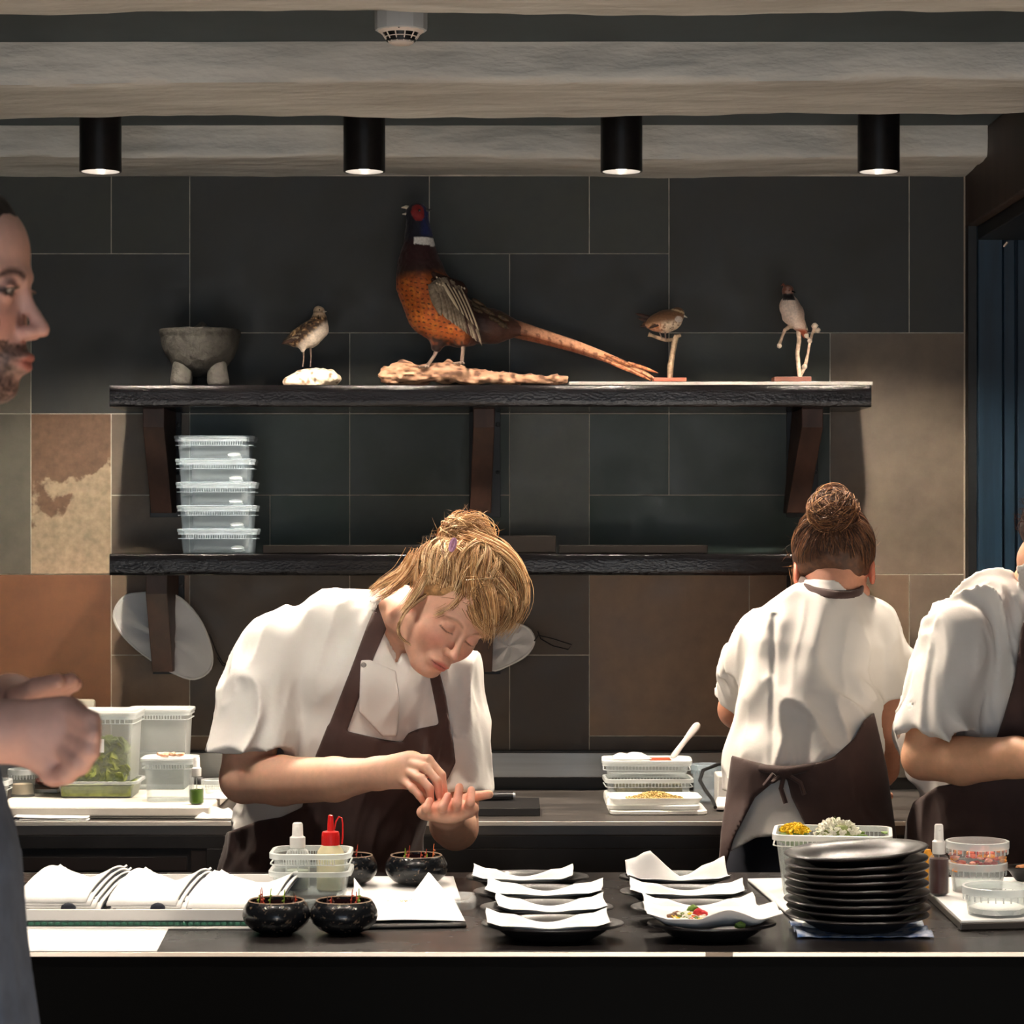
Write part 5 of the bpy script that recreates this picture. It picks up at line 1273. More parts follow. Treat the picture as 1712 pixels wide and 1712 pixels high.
for k, pts in enumerate(([(1338, 634, 4), (1335, 612, 3.6), (1333, 590, 3.4), (1336, 570, 3.6), (1335, 552, 4), (1330, 545, 4.5), (1320, 546, 3.6), (1312, 552, 3), (1308, 562, 2.2), (1303, 576, 2.8)], [(1339, 626, 3), (1346, 612, 3.2), (1351, 590, 2), (1354, 572, 2.4), (1358, 558, 2.2), (1362, 547, 2.5)], [(1355, 568, 2), (1348, 563, 2)], [(1359, 556, 2), (1366, 552, 2.2)])):
    m = MB(); twig(m, pts, D, I); m.build('twig', mat('pale_twig', srgb(196, 172, 150), .8, nscale=90, namt=.35), wx)
for (x, y, r) in ((1303, 578, 4), (1362, 545, 5.5), (1367, 552, 4.5), (1354, 570, 4), (1348, 561, 4.2), (1345, 613, 4.5)): MB().ico(P(x, y, D-.002)-I, r*D/F, 2, jit=.3).build('bud', mat('pale_bud', srgb(222, 204, 184), .7), wx)
for a, c in (((1326, 541), (1327, 546)), ((1334, 543), (1333, 548))): MB().tube([P(*a, D-.006)-I, P(*c, D-.008)-I], .0016, 6).build('leg', M_leg, wx)
MB().box(P(1323, 635, D)-I, (S(62, D), .065, .0115)).build('stand_base', mat('dark_red_wood', srgb(92, 52, 38), .5, nscale=30, namt=.2, stretch=(.2, 1, 1)), wx, smooth=False, bevel=.001)
# ================================================================ PEOPLE
M_skin = mat('skin', srgb(224, 172, 145), .48, attr='col', nscale=70, namt=.05, sss=.12, bump=.06, bscale=350, bdist=.0008)
M_shirt = mat('white_cotton', srgb(226, 222, 216), .82, nscale=5, namt=.03, bump=.12, bscale=240, bdist=.001, sheen=.1)
M_apron = mat('dark_brown_apron', srgb(70, 50, 46), .8, nscale=18, namt=.12, bump=.15, bscale=400, bdist=.001, sheen=.15)
M_bluegrey = mat('blue_grey_apron', srgb(98, 116, 142), .85, nscale=30, namt=.15, bump=.1, bscale=300, bdist=.001)
M_tee = mat('dark_tshirt', srgb(30, 34, 42), .85)
M_shoe = mat('black_shoe', srgb(16, 16, 17), .5)
M_hairb = mat('blond_hair', (.5, .3, .12), .55, attr='col', spec=.35)
M_hairbase = mat('hair_undercoat', srgb(120, 84, 52), .6, attr='col', nscale=90, namt=.35, bump=.5, bscale=120, bdist=.002)

def cluster(p, c, R, f):
    d = vlen(p-A(*c))-R; m = d < .035; out = d+.02
    if m.any(): out[m] = f(p[m])
    return out
def poly_sd(x, z, poly):
    P_ = np.array(poly, np.float32); d = np.full(len(x), 1e9, np.float32); s = np.ones(len(x), np.float32)
    n = len(P_)
    for i in range(n):
        a = P_[i]; b = P_[i-1]; e = b-a; wx = x-a[0]; wz = z-a[1]
        t = np.clip((wx*e[0]+wz*e[1])/(e@e+1e-12), 0, 1); bx = wx-e[0]*t; bz = wz-e[1]*t
        d = np.minimum(d, bx*bx+bz*bz)
        c1 = z >= a[1]; c2 = z < b[1]; c3 = e[0]*wz > e[1]*wx
        s = np.where((c1 & c2 & c3) | (~c1 & ~c2 & ~c3), -s, s)
    return s*np.sqrt(d)
def proj(p): # perspective-consistent image coordinates, used to cut cloth patterns where they hang
    return CX+p[:, 0]*F/p[:, 1], HY-(p[:, 2]-CZ)*F/p[:, 1]
def pmask(p, poly):
    x, y = proj(p); return poly_sd(x, y, poly)*(p[:, 1]/F)

# ---- head in its own frame: x = the person's left, y = forward, z = up
def head_sdf(q, closed=True, male=False, wide=1.0):
    q = q.copy(); sx = np.abs(q[:, 0:1]); s = np.concatenate([sx, q[:, 1:]], 1)
    d = ell(q, (0, -.014, .032), (.076*wide, .094, .084))
    d = smin(d, ell(q, (0, .018, -.035), (.060*wide, .064, .080)), .03)
    d = smin(d, ell(s, (.030, .048, -.030), (.030*wide, .028, .030)), .022)
    d = smin(d, ell(q, (0, .064, -.098), (.024 if male else .019, .020, .016)), .022)
    d = smin(d, cap(s, (.060*wide, -.005, -.055), (.02, .055, -.098), .012, .012), .022)
    d = smin(d, ell(q, (0, .052, .045), (.055, .030, .040)), .02)
    d = smin(d, cap(s, (.010, .083, .0165), (.046, .068, .019), .0075 if male else .0055, .006), .014)
    d = smax(d, -ell(s, (.031, .097, -.002), (.019, .019, .0125)), .014)
    d = smin(d, sph(s, (.031, .0695, -.002), .0148), .003)
    if closed: # lid edge
        d = smax(d, -ell(s, (.031, .088, -.0095), (.0145, .012, .0011)), .002)
    else:
        d = smax(d, -ell(s, (.031, .088, -.001), (.013, .010, .0030)), .0015)
        d = np.minimum(d, sph(s, (.031, .0695, -.002), .0136))
        d = smin(d, ell(s, (.031, .083, .0045), (.0155, .006, .002)), .003)
    d = smin(d, chain(q, [(0, .080, .012), (0, .092, -.012), (0, .107, -.036)], [.0055, .0064, .0084]), .012)
    d = smin(d, ell(s, (.0095, .094, -.040), (.0078, .010, .0072)), .007)
    d = smax(d, -ell(s, (.0056, .1015, -.0485), (.0034, .005, .0035)), .003)
    d = smin(d, ell(q, (0, .079, -.068), (.026, .014, .018)), .014)
    d = smin(d, smin(ell(s, (.006, .0925, -.0655), (.0125, .0065, .0046)), ell(s, (.013, .087, -.068), (.010, .006, .0035)), .006), .005)
    d = smin(d, ell(q, (0, .0900, -.0765), (.0165, .0075, .0058)), .006)
    d = smax(d, -ell(q, (0, .099, -.0708), (.022, .0095, .0010)), .0022)
    e = ell(s, (.0775*wide, -.012, -.010), (.0075, .018, .031)); e = smax(e, -ell(s, (.086*wide, -.008, -.006), (.0065, .010, .020)), .004)
    d = smin(d, e, .006)
    return d
SK = np.array(srgb(222, 168, 140)[:3], np.float32)
def head_col(q, base=SK, beard=False, lipc=srgb(190, 96, 90), browc=srgb(120, 84, 58), rosy=.45, closed=True):
    s = np.concatenate([np.abs(q[:, 0:1]), q[:, 1:]], 1); c = np.tile(base, (len(q), 1))
    face = sstep(.0, .03, q[:, 1])
    c = mixc(c, srgb(212, 118, 104), rosy*np.exp(-((s[:, 0]-.040)/.022)**2-((q[:, 2]+.035)/.022)**2)*face)
    c = mixc(c, srgb(212, 120, 104), rosy*.45*np.exp(-(s[:, 0]/.016)**2-((q[:, 2]+.040)/.016)**2)*face)
    lips = np.maximum(ell(s, (.0, .090, -.0708), (.0225, .02, .0105)) < 0, 0)*1.0
    lip = np.clip(1.4-np.sqrt((s[:, 0]/.022)**2+((q[:, 2]+.0712)/.0098)**2)*1.2, 0, 1)*(q[:, 1] > .075)
    c = mixc(c, lipc, np.clip(lip*1.8, 0, 1)*.8)
    c = mixc(c, srgb(90, 36, 34), np.clip(1-np.abs(q[:, 2]+.0708)/.0018, 0, 1)*(s[:, 0] < .022)*(q[:, 1] > .078)*.7)
    c = mixc(c, srgb(90, 40, 34), np.clip(1.2-vlen(s-A(.0056, .1015, -.0495))/.0048, 0, 1)*.8)
    bz = .020-.35*(s[:, 0]-.030)**2/.02; brow = np.clip(1.3-np.abs(q[:, 2]-bz)/(.0046 if beard else .0034), 0, 1)*sstep(.010, .016, s[:, 0])*(1-sstep(.046, .054, s[:, 0]))*(q[:, 1] > .05)
    c = mixc(c, browc, np.clip(brow, 0, 1)*(.95 if beard else .55))
    c = mixc(c, srgb(188, 128, 112), .5*np.exp(-((s[:, 0]-.031)/.018)**2-((q[:, 2]+.002)/.012)**2)*face)
    if closed:
        l = np.clip(1.25-np.abs(q[:, 2]+.0098-.12*np.abs(s[:, 0]-.031))/.0018, 0, 1)*(np.abs(s[:, 0]-.031) < .0155)*(q[:, 1] > .06)
        c = mixc(c, srgb(54, 32, 26), l*.92)
    else:
        rr = np.sqrt(((s[:, 0]-.031)/.0125)**2+((q[:, 2]+.001)/.0042)**2); on = (q[:, 1] > .066)
        c = mixc(c, srgb(40, 28, 26), np.clip((1.45-rr)*4, 0, 1)*on)
        c = mixc(c, srgb(190, 180, 172), np.clip((.85-rr)*6, 0, 1)*on)
        c = mixc(c, srgb(34, 24, 20), np.clip(1-np.sqrt((s[:, 0]-.031)**2+(q[:, 2]+.001)**2)/.006, 0, 1)**.3*on*(rr < .9))
    if beard:
        n = vnoise(q, 320, 3)*.25+vnoise(q, 900, 5)*.25
        b = sstep(-.020, -.045, q[:, 2]+.35*np.maximum(.02-q[:, 1], 0))
        edge = (q[:, 2] < -.052-(.030-np.minimum(s[:, 0], .05))*0) | ((s[:, 0] > .045) & (q[:, 2] < -.030+0*s[:, 0])) | ((s[:, 0] > .064) & (q[:, 2] < .03))
        bm = sstep(0, 1, np.clip(np.where(edge, 1, 0)*1.0, 0, 1))
        bm = bm*(1-np.clip(lip*2.5, 0, 1))*(q[:, 1] > -.03)
        chinbare = np.exp(-(s[:, 0]/.012)**2-((q[:, 2]+.087)/.006)**2)*(q[:, 1] > .06)
        c = mixc(c, srgb(44, 34, 30), np.clip(bm*(.78+n), 0, .97)*(1-chinbare*.7))
    return c

def local(p, C, fr):
    l, f, u = fr; R = np.array([[l.x, f.x, u.x], [l.y, f.y, u.y], [l.z, f.z, u.z]], np.float32)
    return (p-A(*C)) @ R
def tolocal_xf(C, fr):
    l, f, u = fr; R = np.array([[l.x, f.x, u.x], [l.y, f.y, u.y], [l.z, f.z, u.z]], np.float32)
    return lambda q: q @ R.T + A(*C)

def cloth(p, amp=.004, seed=0, dirv=(0, 0, 1), k=1.0):
    """soft folds running roughly along dirv"""
    dv = A(*dirv); dv = dv/np.linalg.norm(dv); al = p@dv
    q = p-al[:, None]*dv*.72
    w_ = vnoise(p, 7, seed+9)[:, None]*.05
    a = vnoise(q+w_, 17*k, seed); b = vnoise(q+w_*.7, 36*k, seed+3)
    return amp*((1-np.abs(a))**2*1.3-.8+.45*(1-np.abs(b))**2)

def limb(p, pts, rad): return chain(p, pts, rad, .012)
def legs(parent, hip, feet, m, h=.012, spread=.085, knee=None):
    H = Vector(hip)
    def fn(p):
        d = ell(p, tuple(H), (.168, .132, .20) if spread > .05 else (.12, .155, .17))
        for s_, ft in zip((-1, 1), feet):
            a = H+Vector((s_*spread, 0, -.02)); k = Vector(((a.x+ft[0])/2, (a.y+ft[1])/2-.02, .48))
            d = smin(d, chain(p, [tuple(a), tuple(k), (ft[0], ft[1]+.02, .07)], [.092, .068, .058]), .03)
        return np.maximum(d, .05-p[:, 2])-cloth(p, .003, 5)
    sdf_obj('trousers', fn, (H.x-.3, H.y-.3, 0), (H.x+.3, H.y+.3, H.z+.2), h, m, parent)
    for ft in feet:
        def g(p, ft=ft): return smin(ell(p, (ft[0], ft[1]-ft[2]*.05, .045), (.05, .13, .045)), ell(p, (ft[0], ft[1]+ft[2]*.03, .06), (.045, .07, .06)), .02)
        sdf_obj('shoe', lambda p: np.maximum(g(p), .004-p[:, 2]), (ft[0]-.07, ft[1]-.22, 0), (ft[0]+.07, ft[1]+.2, .14), .01, M_shoe, parent)

def finger(p, pts, r0=.0088, r1=.0068): 
    n = len(pts); rs = [r0+(r1-r0)*i/(n-1) for i in range(n)]
    return chain(p, [tuple(x) for x in pts], rs, .004)

# ---------------------------------------------------------------- hair made of locks
def slerp_path(r, b, n, off, C, ax, wob, rnd):
    """from direction r to direction b over an ellipsoid with semi-axes ax, lifted by off(t)"""
    t = np.linspace(0, 1, n)[:, None]; r = r/np.linalg.norm(r); b = b/np.linalg.norm(b)
    om = math.acos(float(np.clip(r@b, -.999, .999))); d = (np.sin((1-t)*om)*r+np.sin(t*om)*b)/math.sin(om)
    side = np.cross(r, b); side /= np.linalg.norm(side)+1e-9
    ph = rnd.uniform(0, 6.28); d = d+side*(wob*np.sin(t*rnd.uniform(2, 5)+ph)*np.sin(t*pi))
    k = 1/np.sqrt(((d/ax)**2).sum(1))[:, None]
    return C+d*(k+off(t))
def hair_cols(rnd, n, pal, var=.12):
    pal = [np.array(srgb(*c)[:3]) for c in pal]
    return [pal[rnd.randrange(len(pal))]*rnd.uniform(1-var*2, 1+var) for _ in range(n)]

# ================================================================ person 1: the chef plating at the front counter
def chef_center():
    t = thing('person', 'cook with messy blond bun, white jacket and brown bib apron, head bowed over cupped hands', 'person', (PX(545, 5.05), 5.05, 0))
    inv = Vector(t.location)
    bpy.context.view_layer.update()
    HC = P(750, 1024, 4.84); fr = frame((.33, -.80, -.50), (.64, -.2, .76))
    W = lambda x, y, z: HC+fr[0]*x+fr[1]*y+fr[2]*z
    neck = [P(640, 1075, 5.02), P(668, 1030, 4.98), tuple(W(0, -.035, -.055))]
    sec = lambda g: [(P(540, 1500, 5.06), .188+g, .125+g, (1, 0, 0)), (P(548, 1390, 5.05), .175+g, .122+g, (1, 0, 0)), (P(592, 1240, 5.02), .168+g, .125+g, (1, 0, 0)),
                     (P(612, 1140, 5.00), .172+g, .112+g, (1, .1, -.1)), (P(622, 1075, 5.00), .135+g, .085+g, (1, .1, -.15))]
    shR, elR, wrR = P(468, 1085, 4.98), P(408, 1302, 4.90), P(634, 1293, 4.70)
    shL, elL, wrL = P(752, 1128, 4.99), P(762, 1384, 4.90), P(748, 1362, 4.70)
    armR = lambda p: limb(p, [shR, P(425, 1215, 4.93), elR, P(470, 1305, 4.85), P(560, 1303, 4.76), wrR], [.062, .058, .046, .047, .041, .028])
    armL = lambda p: limb(p, [shL, P(768, 1250, 4.95), elL, P(757, 1378, 4.83), wrL], [.055, .046, .042, .043, .031])
    def handR(p):
        d = capf(p, wrR, P(686, 1287, 4.665), .030, .036, (.1, -1, .25), .55)
        d = smin(d, finger(p, [P(690, 1268, 4.66), P(716, 1270, 4.645), P(738, 1296, 4.635), P(743, 1330, 4.63)], .0100, .0075), .008)
        d = smin(d, finger(p, [P(690, 1278, 4.65), P(712, 1284, 4.625), P(731, 1306, 4.615), P(735, 1332, 4.615)], .0098, .0075), .005)
        d = smin(d, finger(p, [P(686, 1292, 4.645), P(704, 1302, 4.61), P(718, 1318, 4.60), P(720, 1336, 4.605)], .0092, .0070), .005)
        d = smin(d, finger(p, [P(676, 1306, 4.65), P(690, 1318, 4.62), P(701, 1330, 4.61), P(708, 1341, 4.615)], .0085, .0064), .005)
        d = smin(d, finger(p, [P(655, 1300, 4.70), P(690, 1312, 4.68), P(716, 1330, 4.655)], .012, .008), .01)
        return d
    def handL(p):
        d = capf(p, wrL, P(750, 1356, 4.60), .030, .040, (0, -.35, 1), .42)
        d = smin(d, capf(p, P(712, 1358, 4.60), P(785, 1352, 4.60), .017, .017, (0, 0, 1), .8), .012)
        d = smin(d, finger(p, [P(712, 1360, 4.60), P(712, 1352, 4.565), P(718, 1339, 4.575)], .0088, .0072), .004)
        d = smin(d, finger(p, [P(737, 1360, 4.60), P(740, 1350, 4.56), P(749, 1331, 4.572)], .0094, .0076), .004)
        d = smin(d, finger(p, [P(761, 1358, 4.60), P(764, 1344, 4.56), P(768, 1316, 4.575)], .0096, .0078), .004)
        d = smin(d, finger(p, [P(782, 1354, 4.60), P(786, 1342, 4.565), P(788, 1321, 4.58)], .0094, .0074), .004)
        d = smin(d, finger(p, [P(765, 1345, 4.66), P(788, 1332, 4.64), P(818, 1328, 4.63)], .0125, .0082), .012)
        return d
    def fn(p):
        h = cluster(p, HC, .15, lambda x: head_sdf(local(x, HC, fr)))
        d = smin(h, chain(p, neck, [.075, .058, .050], .02), .025)
        d = smin(d, loft(p, sec(-.018)), .03)
        a = smin(armR(p), cluster(p, P(690, 1300, 4.65), .10, handR), .012)
        b = smin(armL(p), cluster(p, P(755, 1345, 4.62), .11, handL), .014)
        return smin(np.minimum(a, b), d, .012)
    def colf(p):
        q = local(p, HC, fr); c = head_col(q, base=np.array(srgb(226, 176, 150)[:3], np.float32)); m = (vlen(q) < .135)[:, None]
        base = np.tile(np.array(srgb(228, 178, 150)[:3], np.float32), (len(p), 1))
        x, y = proj(p); tip = np.exp(-((x-750)/60)**2-((y-1330)/26)**2)*(p[:, 1] < 4.72)
        base = mixc(base, srgb(226, 130, 112), np.clip(tip, 0, 1)*.55)
        # nails
        return np.where(m, c, base)
    X0, X1 = PX(340, 4.9), PX(900, 4.9)
    def xf(V): return V-np.array(inv)
    body = sdf_obj('body', fn, (X0, 4.50, .74), (X1, 5.22, PZ(900, 4.84)), .0029, M_skin, t, colf, it=1, xf=xf, lam=.35)
    # ------------- jacket
    neckc = lambda p, r: chain(p, [neck[0]-Vector((0, 0, .02)), neck[1], neck[2]], [.072+r, .058+r, .055+r])
    def jacket_core(p):
        d = loft(p, sec(.008))
        d = smin(d, chain(p, [shR, P(560, 1045, 5.0), P(640, 1035, 5.02)], [.07, .062, .05], .03), .04)
        d = smin(d, chain(p, [shL, P(720, 1085, 5.0), P(660, 1050, 5.02)], [.062, .058, .055], .03), .03)
        slR = chain(p, [P(468, 1088, 4.98), P(436, 1180, 4.945), P(420, 1278, 4.90)], [.080, .084, .086])
        slR = smax(slR, cutR(p), .004)
        slL = chain(p, [P(752, 1132, 4.99), P(764, 1240, 4.95), P(770, 1345, 4.91)], [.070, .066, .062])
        slL = smax(slL, cutL(p), .004)
        d = smin(d, slR, .018); d = smin(d, slL, .018)
        return d
    # sleeve ends
    def plane(p, a, n): n = A(*n); n = n/np.linalg.norm(n); return (p-A(*a))@n
    cutR = lambda p: plane(p, P(435, 1263, 4.90), (-.10, -.22, -1))
    cutL = lambda p: plane(p, P(775, 1326, 4.91), (.05, -.2, -1))
    aR = np.array(elR-shR); aL = np.array(elL-shL)
    def jacket(p):
        x, y = proj(p); wR = sstep(520, 450, x)
        f = cloth(p, .0075, 2, (.25, .1, 1), 1.1)
        f2 = cloth(p, .0125, 12, tuple(aR), .85)*wR
        # long pulled folds from the armpit across the chest
        d = jacket_core(p)-f*(1-wR)-f2
        armin = np.minimum(armR(p), 9)-.011; armin = np.minimum(armin, armL(p)-.008)
        inner = np.maximum(armin, -(np.minimum(-cutR(p), 9)-.06))   # hollow the cuffs
        hol = np.minimum(np.maximum(armR(p)-.014, -cutR(p)-.05), np.maximum(armL(p)-.007, -cutL(p)-.04))
        d = smax(d, -hol, .003)
        d = smax(d, -(neckc(p, .010)), .004)
        d = smax(d, -np.maximum(pmask(p, [(622, 975), (672, 975), (672, 1090), (663, 1112), (650, 1085), (634, 1045), (618, 1015)]), p[:, 1]-5.01), .004)
        d = smax(d, -(chain(p, [P(757, 1378, 4.86), P(757, 1378, 4.83), wrL], [.050, .052, .04])), .004)
        return d
    def collar(p):
        c = np.abs(chain(p, [neck[0]-Vector((0, 0, .02)), neck[1]], [.088, .072]))-.0030
        pl = np.maximum(pmask(p, [(606, 985), (632, 978), (640, 1000), (628, 1020), (640, 1052), (662, 1092), (668, 1118), (652, 1112), (630, 1070), (612, 1030)]), p[:, 1]-5.0)
        return smax(c, pl, .002)
    J = sdf_obj('jacket', lambda p: smin(jacket(p), collar(p), .004), (X0, 4.70, .74), (X1, 5.24, PZ(960, 4.95)), .0042, M_shirt, t, it=1, xf=xf, lam=.4)
    # ------------- apron
    BIB = [(548, 1212), (578, 1222), (640, 1236), (672, 1241), (682, 1226), (700, 1218), (750, 1208), (758, 1240), (762, 1275), (750, 1300), (722, 1345), (708, 1400), (706, 1760),
           (340, 1760), (340, 1402), (378, 1392), (432, 1372), (470, 1366), (505, 1350), (520, 1290), (528, 1262)]
    ST1 = [(622, 985), (640, 985), (655, 1012), (646, 1052), (628, 1092), (578, 1228), (546, 1222), (586, 1120), (612, 1050), (628, 1012)]
    ST2 = [(716, 1120), (734, 1120), (746, 1165), (754, 1222), (736, 1224), (728, 1180)]
    jd = lambda p: np.minimum(loft(p, sec(.008)), jacket_core(p))
    def apron(p):
        base = jacket_core(p)-cloth(p, .0075, 2, (.25, .1, 1), 1.1)
        # below the chest the cloth hangs clear of the jacket
        hang = .005+.004*vnoise(p, 9, 4)+.010*sstep(1.05, .85, p[:, 2])
        sh = np.maximum(base-hang-.003, -.014-base)
        m = np.minimum(pmask(p, BIB), np.minimum(pmask(p, ST1), pmask(p, ST2)))
        m = np.maximum(m, p[:, 1]-5.03)
        # not on the sleeves
        sl = chain(p, [P(440, 1088, 4.98), P(410, 1180, 4.945), P(400, 1278, 4.90)], [.078, .080, .08])
        return smax(smax(sh, m, .002), -sl, .004)
    sdf_obj('apron', apron, (X0, 4.72, .55), (X1, 5.1, PZ(975, 4.95)), .0040, M_apron, t, it=1, xf=xf, lam=.4)
    # throat flap of the jacket with its snap
    def flap(p):
        base = jacket_core(p)-.0105-.5*cloth(p, .0075, 2, (.25, .1, 1), 1.1)
        m = pmask(p, [(603, 1104), (618, 1103), (662, 1122), (668, 1180), (664, 1232), (640, 1232), (600, 1190)])
        return smax(np.maximum(base-.0022, -.020-base), np.maximum(m, p[:, 1]-4.98), .002)
    sdf_obj('jacket_flap', flap, (PX(580, 4.9), 4.74, 1.05), (PX(690, 4.9), 5.0, 1.32), .003, M_shirt, t, it=1, xf=xf)
    sp = MB().lathe([(.0001, .003), (.004, .0025), (.0055, 0)], 14, rot=Matrix.Rotation(pi/2, 3, 'X'))
    # find the cloth surface along the view ray to set the snap and the pen on it
    def hit(px, py, fnc, d0=4.6, d1=5.1):
        ds = np.linspace(d0, d1, 260); pts = np.array([P(px, py, d) for d in ds], np.float32); v = fnc(pts)
        i = np.argmax(v < 0); return float(ds[i]) if (v < 0).any() else d1
    dsn = hit(608, 1112, flap, 4.6, 5.05); o = sp.build('snap', mat('grey_snap', srgb(120, 115, 110), .4, .7), t); o.location = P(608, 1112, dsn-.001)-inv
    dp = hit(600, 1215, apron)-.006
    MB().tube([P(594, 1185, dp)-inv, P(604, 1198, dp)-inv, P(630, 1232, dp+.004)-inv], [.003, .0042, .004], 10).build('pen', mat('dark_pen', srgb(44, 46, 56), .3), t)
    MB().tube([P(591, 1180, dp)-inv, P(600, 1193, dp)-inv], [.0025, .0035], 10).build('pen_cap', mat('grey_cap', srgb(130, 124, 122), .4), t)
    MB().tube([P(590, 1203, dp-.004)-inv, P(598, 1208, dp-.004)-inv, P(602, 1200, dp-.004)-inv], .0012, 6).build('pen_clip', M_shoe, t)
    dk = hit(742, 1222, apron)
    # ------------- hair
    rnd = random.Random(4); nr = np.random.RandomState(4); I = np.array(inv)
    toW = tolocal_xf(HC, fr)
    Cc = np.array([0, -.016, .034]); ax = np.array([.078, .096, .086])
    BUN = np.array([.0, -.110, .112])
    bd = BUN-Cc; bd = bd/np.linalg.norm(bd)
    def hb(q):
        sk = ell(q, tuple(Cc), (.0825, .1005, .0905))
        # hairline: keep the face clear
        line = q[:, 1]*.92-q[:, 2]*.62-.012
        sx = np.abs(q[:, 0])
        face = np.maximum(q[:, 1]*.80-(q[:, 2]-.040)*.75-.058+.35*sx*0, 0)
        d = smax(sk, (q[:, 1]-.018-.95*(q[:, 2]-.012)-.0*sx), .012)
        d = np.where(q[:, 2] < -.05, np.maximum(d, -.055-q[:, 2]), d)
        bun = ell(q, tuple(BUN), (.048, .046, .044))-.007*vnoise(q, 42, 3)
        d = smin(d, bun, .016)
        d = smin(d, cap(q, tuple(Cc+bd*.07), tuple(BUN), .055, .036), .02)
        d = smin(d, ell(q, (.040, .030, .088), (.040, .050, .032)), .02)
        d = smin(d, ell(q, (.052, -.02, .055), (.042, .06, .055)), .02)
        return d-.0025*vnoise(q*A(1, .6, 1), 60, 8)
    def hcol(q):
        c = np.tile(np.array(srgb(190, 146, 98)[:3], np.float32), (len(q), 1))
        return mixc(c, srgb(140, 98, 60), sstep(-.2, .6, vnoise(q, 55, 2))*.7)
    sdf_obj('hair', hb, (-.13, -.19, -.10), (.13, .12, .19), .0045, M_hairbase, t, hcol, it=1, xf=lambda V: toW(V)-I)
    st = []; 
    # swept locks from the hairline to the bun
    for ci in range(230):     # clumped locks swept from the hairline to the bun
        th = rnd.uniform(-pi, pi); fx, fy = sin(th), cos(th)
        el0 = (-.02+.56*fy if fy > 0 else -.02+.5*max(fy, -1))+rnd.choice([-.16, -.10, -.04, .02, .10, .22])
        lift = rnd.uniform(.002, .013); puff = rnd.uniform(0, .016); wob = rnd.uniform(-.30, .30); tgt = bd+nr.normal(0, .06, 3); sd = rnd.random()
        for k_ in range(13):
            t2_ = th+rnd.gauss(0, .035); el = el0+rnd.gauss(0, .03); r = np.array([sin(t2_)*cos(el), cos(t2_)*cos(el), sin(el)]); lf = lift+rnd.gauss(0, .0015)
            pts = slerp_path(r, tgt+nr.normal(0, .018, 3), 14, lambda t_: .004+lf*(.5+.5*np.sin(t_*pi))+puff*np.sin(t_*pi)**2, Cc, ax, wob+rnd.gauss(0, .03), random.Random(sd))
            st.append((pts, rnd.uniform(.0006, .0012)))
    # wound bun
    for i in range(520):
        a0 = rnd.uniform(0, 2*pi); tilt = nr.normal(0, .55, 3); n = 18; tt = np.linspace(0, rnd.uniform(2.2, 5.2), n)
        axb = bd+tilt*.7; axb /= np.linalg.norm(axb); e1 = np.cross(axb, [.3, .5, .8]); e1 /= np.linalg.norm(e1); e2 = np.cross(axb, e1)
        R_ = rnd.uniform(.040, .054); h_ = rnd.uniform(-.6, .6); rr = R_*sqrt(1-h_*h_*.8)
        pts = BUN+axb*h_*R_+(np.cos(a0+tt)[:, None]*e1+np.sin(a0+tt)[:, None]*e2)*rr*np.array([1.04, 1, .96])+nr.normal(0, .0004, (n, 3))+axb*(.007*np.sin(tt*rnd.uniform(1, 3)+rnd.uniform(0, 6)))[:, None]
        pts = BUN+(pts-BUN)*(1+.13*np.sin(tt*1.7+a0*3+h_*5))[:, None]
        st.append((pts, rnd.uniform(.0006, .0012)))
    # wisps: flyaways round the bun and crown, loose locks in front of the ear and at the nape
    for i in range(420):
        if i < 80: base = BUN+nr.normal(0, 1, 3)*.03; v = (base-BUN)/(np.linalg.norm(base-BUN)+1e-9); base = BUN+v*.048
        else:
            v = nr.normal(0, 1, 3); v[2] = abs(v[2])+.1; v[1] -= .3; v /= np.linalg.norm(v); base = Cc+v*(ax+.016)
        cur = np.cross(v, nr.normal(0, 1, 3)); cur /= np.linalg.norm(cur); L_ = rnd.uniform(.015, .045); n = 9; tt = np.linspace(0, 1, n)[:, None]
        pts = base+v*L_*tt*.7+cur*L_*(tt**1.5)*rnd.uniform(.3, 1.1)
        st.append((pts, .00045))
    def lock(path, cnt, spread, rad):
        path = np.array(path)
        tt = np.linspace(0, 1, 16); k = np.linspace(0, 1, len(path))
        base = np.stack([np.interp(tt, k, path[:, a]) for a in range(3)], 1)
        for _ in range(3): base[1:-1] = (base[:-2]+base[1:-1]*2+base[2:])/4
        for _ in range(cnt):
            o_ = nr.normal(0, spread, 3); o2 = nr.normal(0, spread, 3)
            st.append((base+o_*(1-tt[:, None]*.6)+o2*.5*tt[:, None]**1.5+nr.normal(0, .0003, (16, 3)), rad*rnd.uniform(.6, 1.2)))
    inW = lambda px, py, d: np.array(local(np.array([P(px, py, d)], np.float32), HC, fr)[0])
    lock([inW(728, 985, 4.80), inW(705, 1000, 4.785), inW(680, 1018, 4.78), inW(664, 1045, 4.78), inW(668, 1066, 4.775), inW(686, 1078, 4.77)], 26, .0022, .0007)
    lock([inW(740, 920, 4.83), inW(715, 960, 4.79), inW(690, 1000, 4.78), inW(672, 1022, 4.78)], 70, .007, .0009)
    lock([inW(690, 930, 4.90), inW(670, 960, 4.89), inW(640, 975, 4.90), inW(618, 992, 4.92)], 60, .008, .0008)
    lock([inW(700, 930, 4.86), inW(680, 965, 4.84), inW(650, 990, 4.86), inW(632, 998, 4.88)], 60, .008, .0008)
    lock([inW(775, 975, 4.77), inW(772, 1000, 4.75), inW(750, 1020, 4.755), inW(728, 1028, 4.765)], 60, .006, .0008)
    lock([inW(800, 965, 4.78), inW(815, 1000, 4.745), inW(822, 1040, 4.74), inW(815, 1066, 4.745)], 150, .010, .0010)
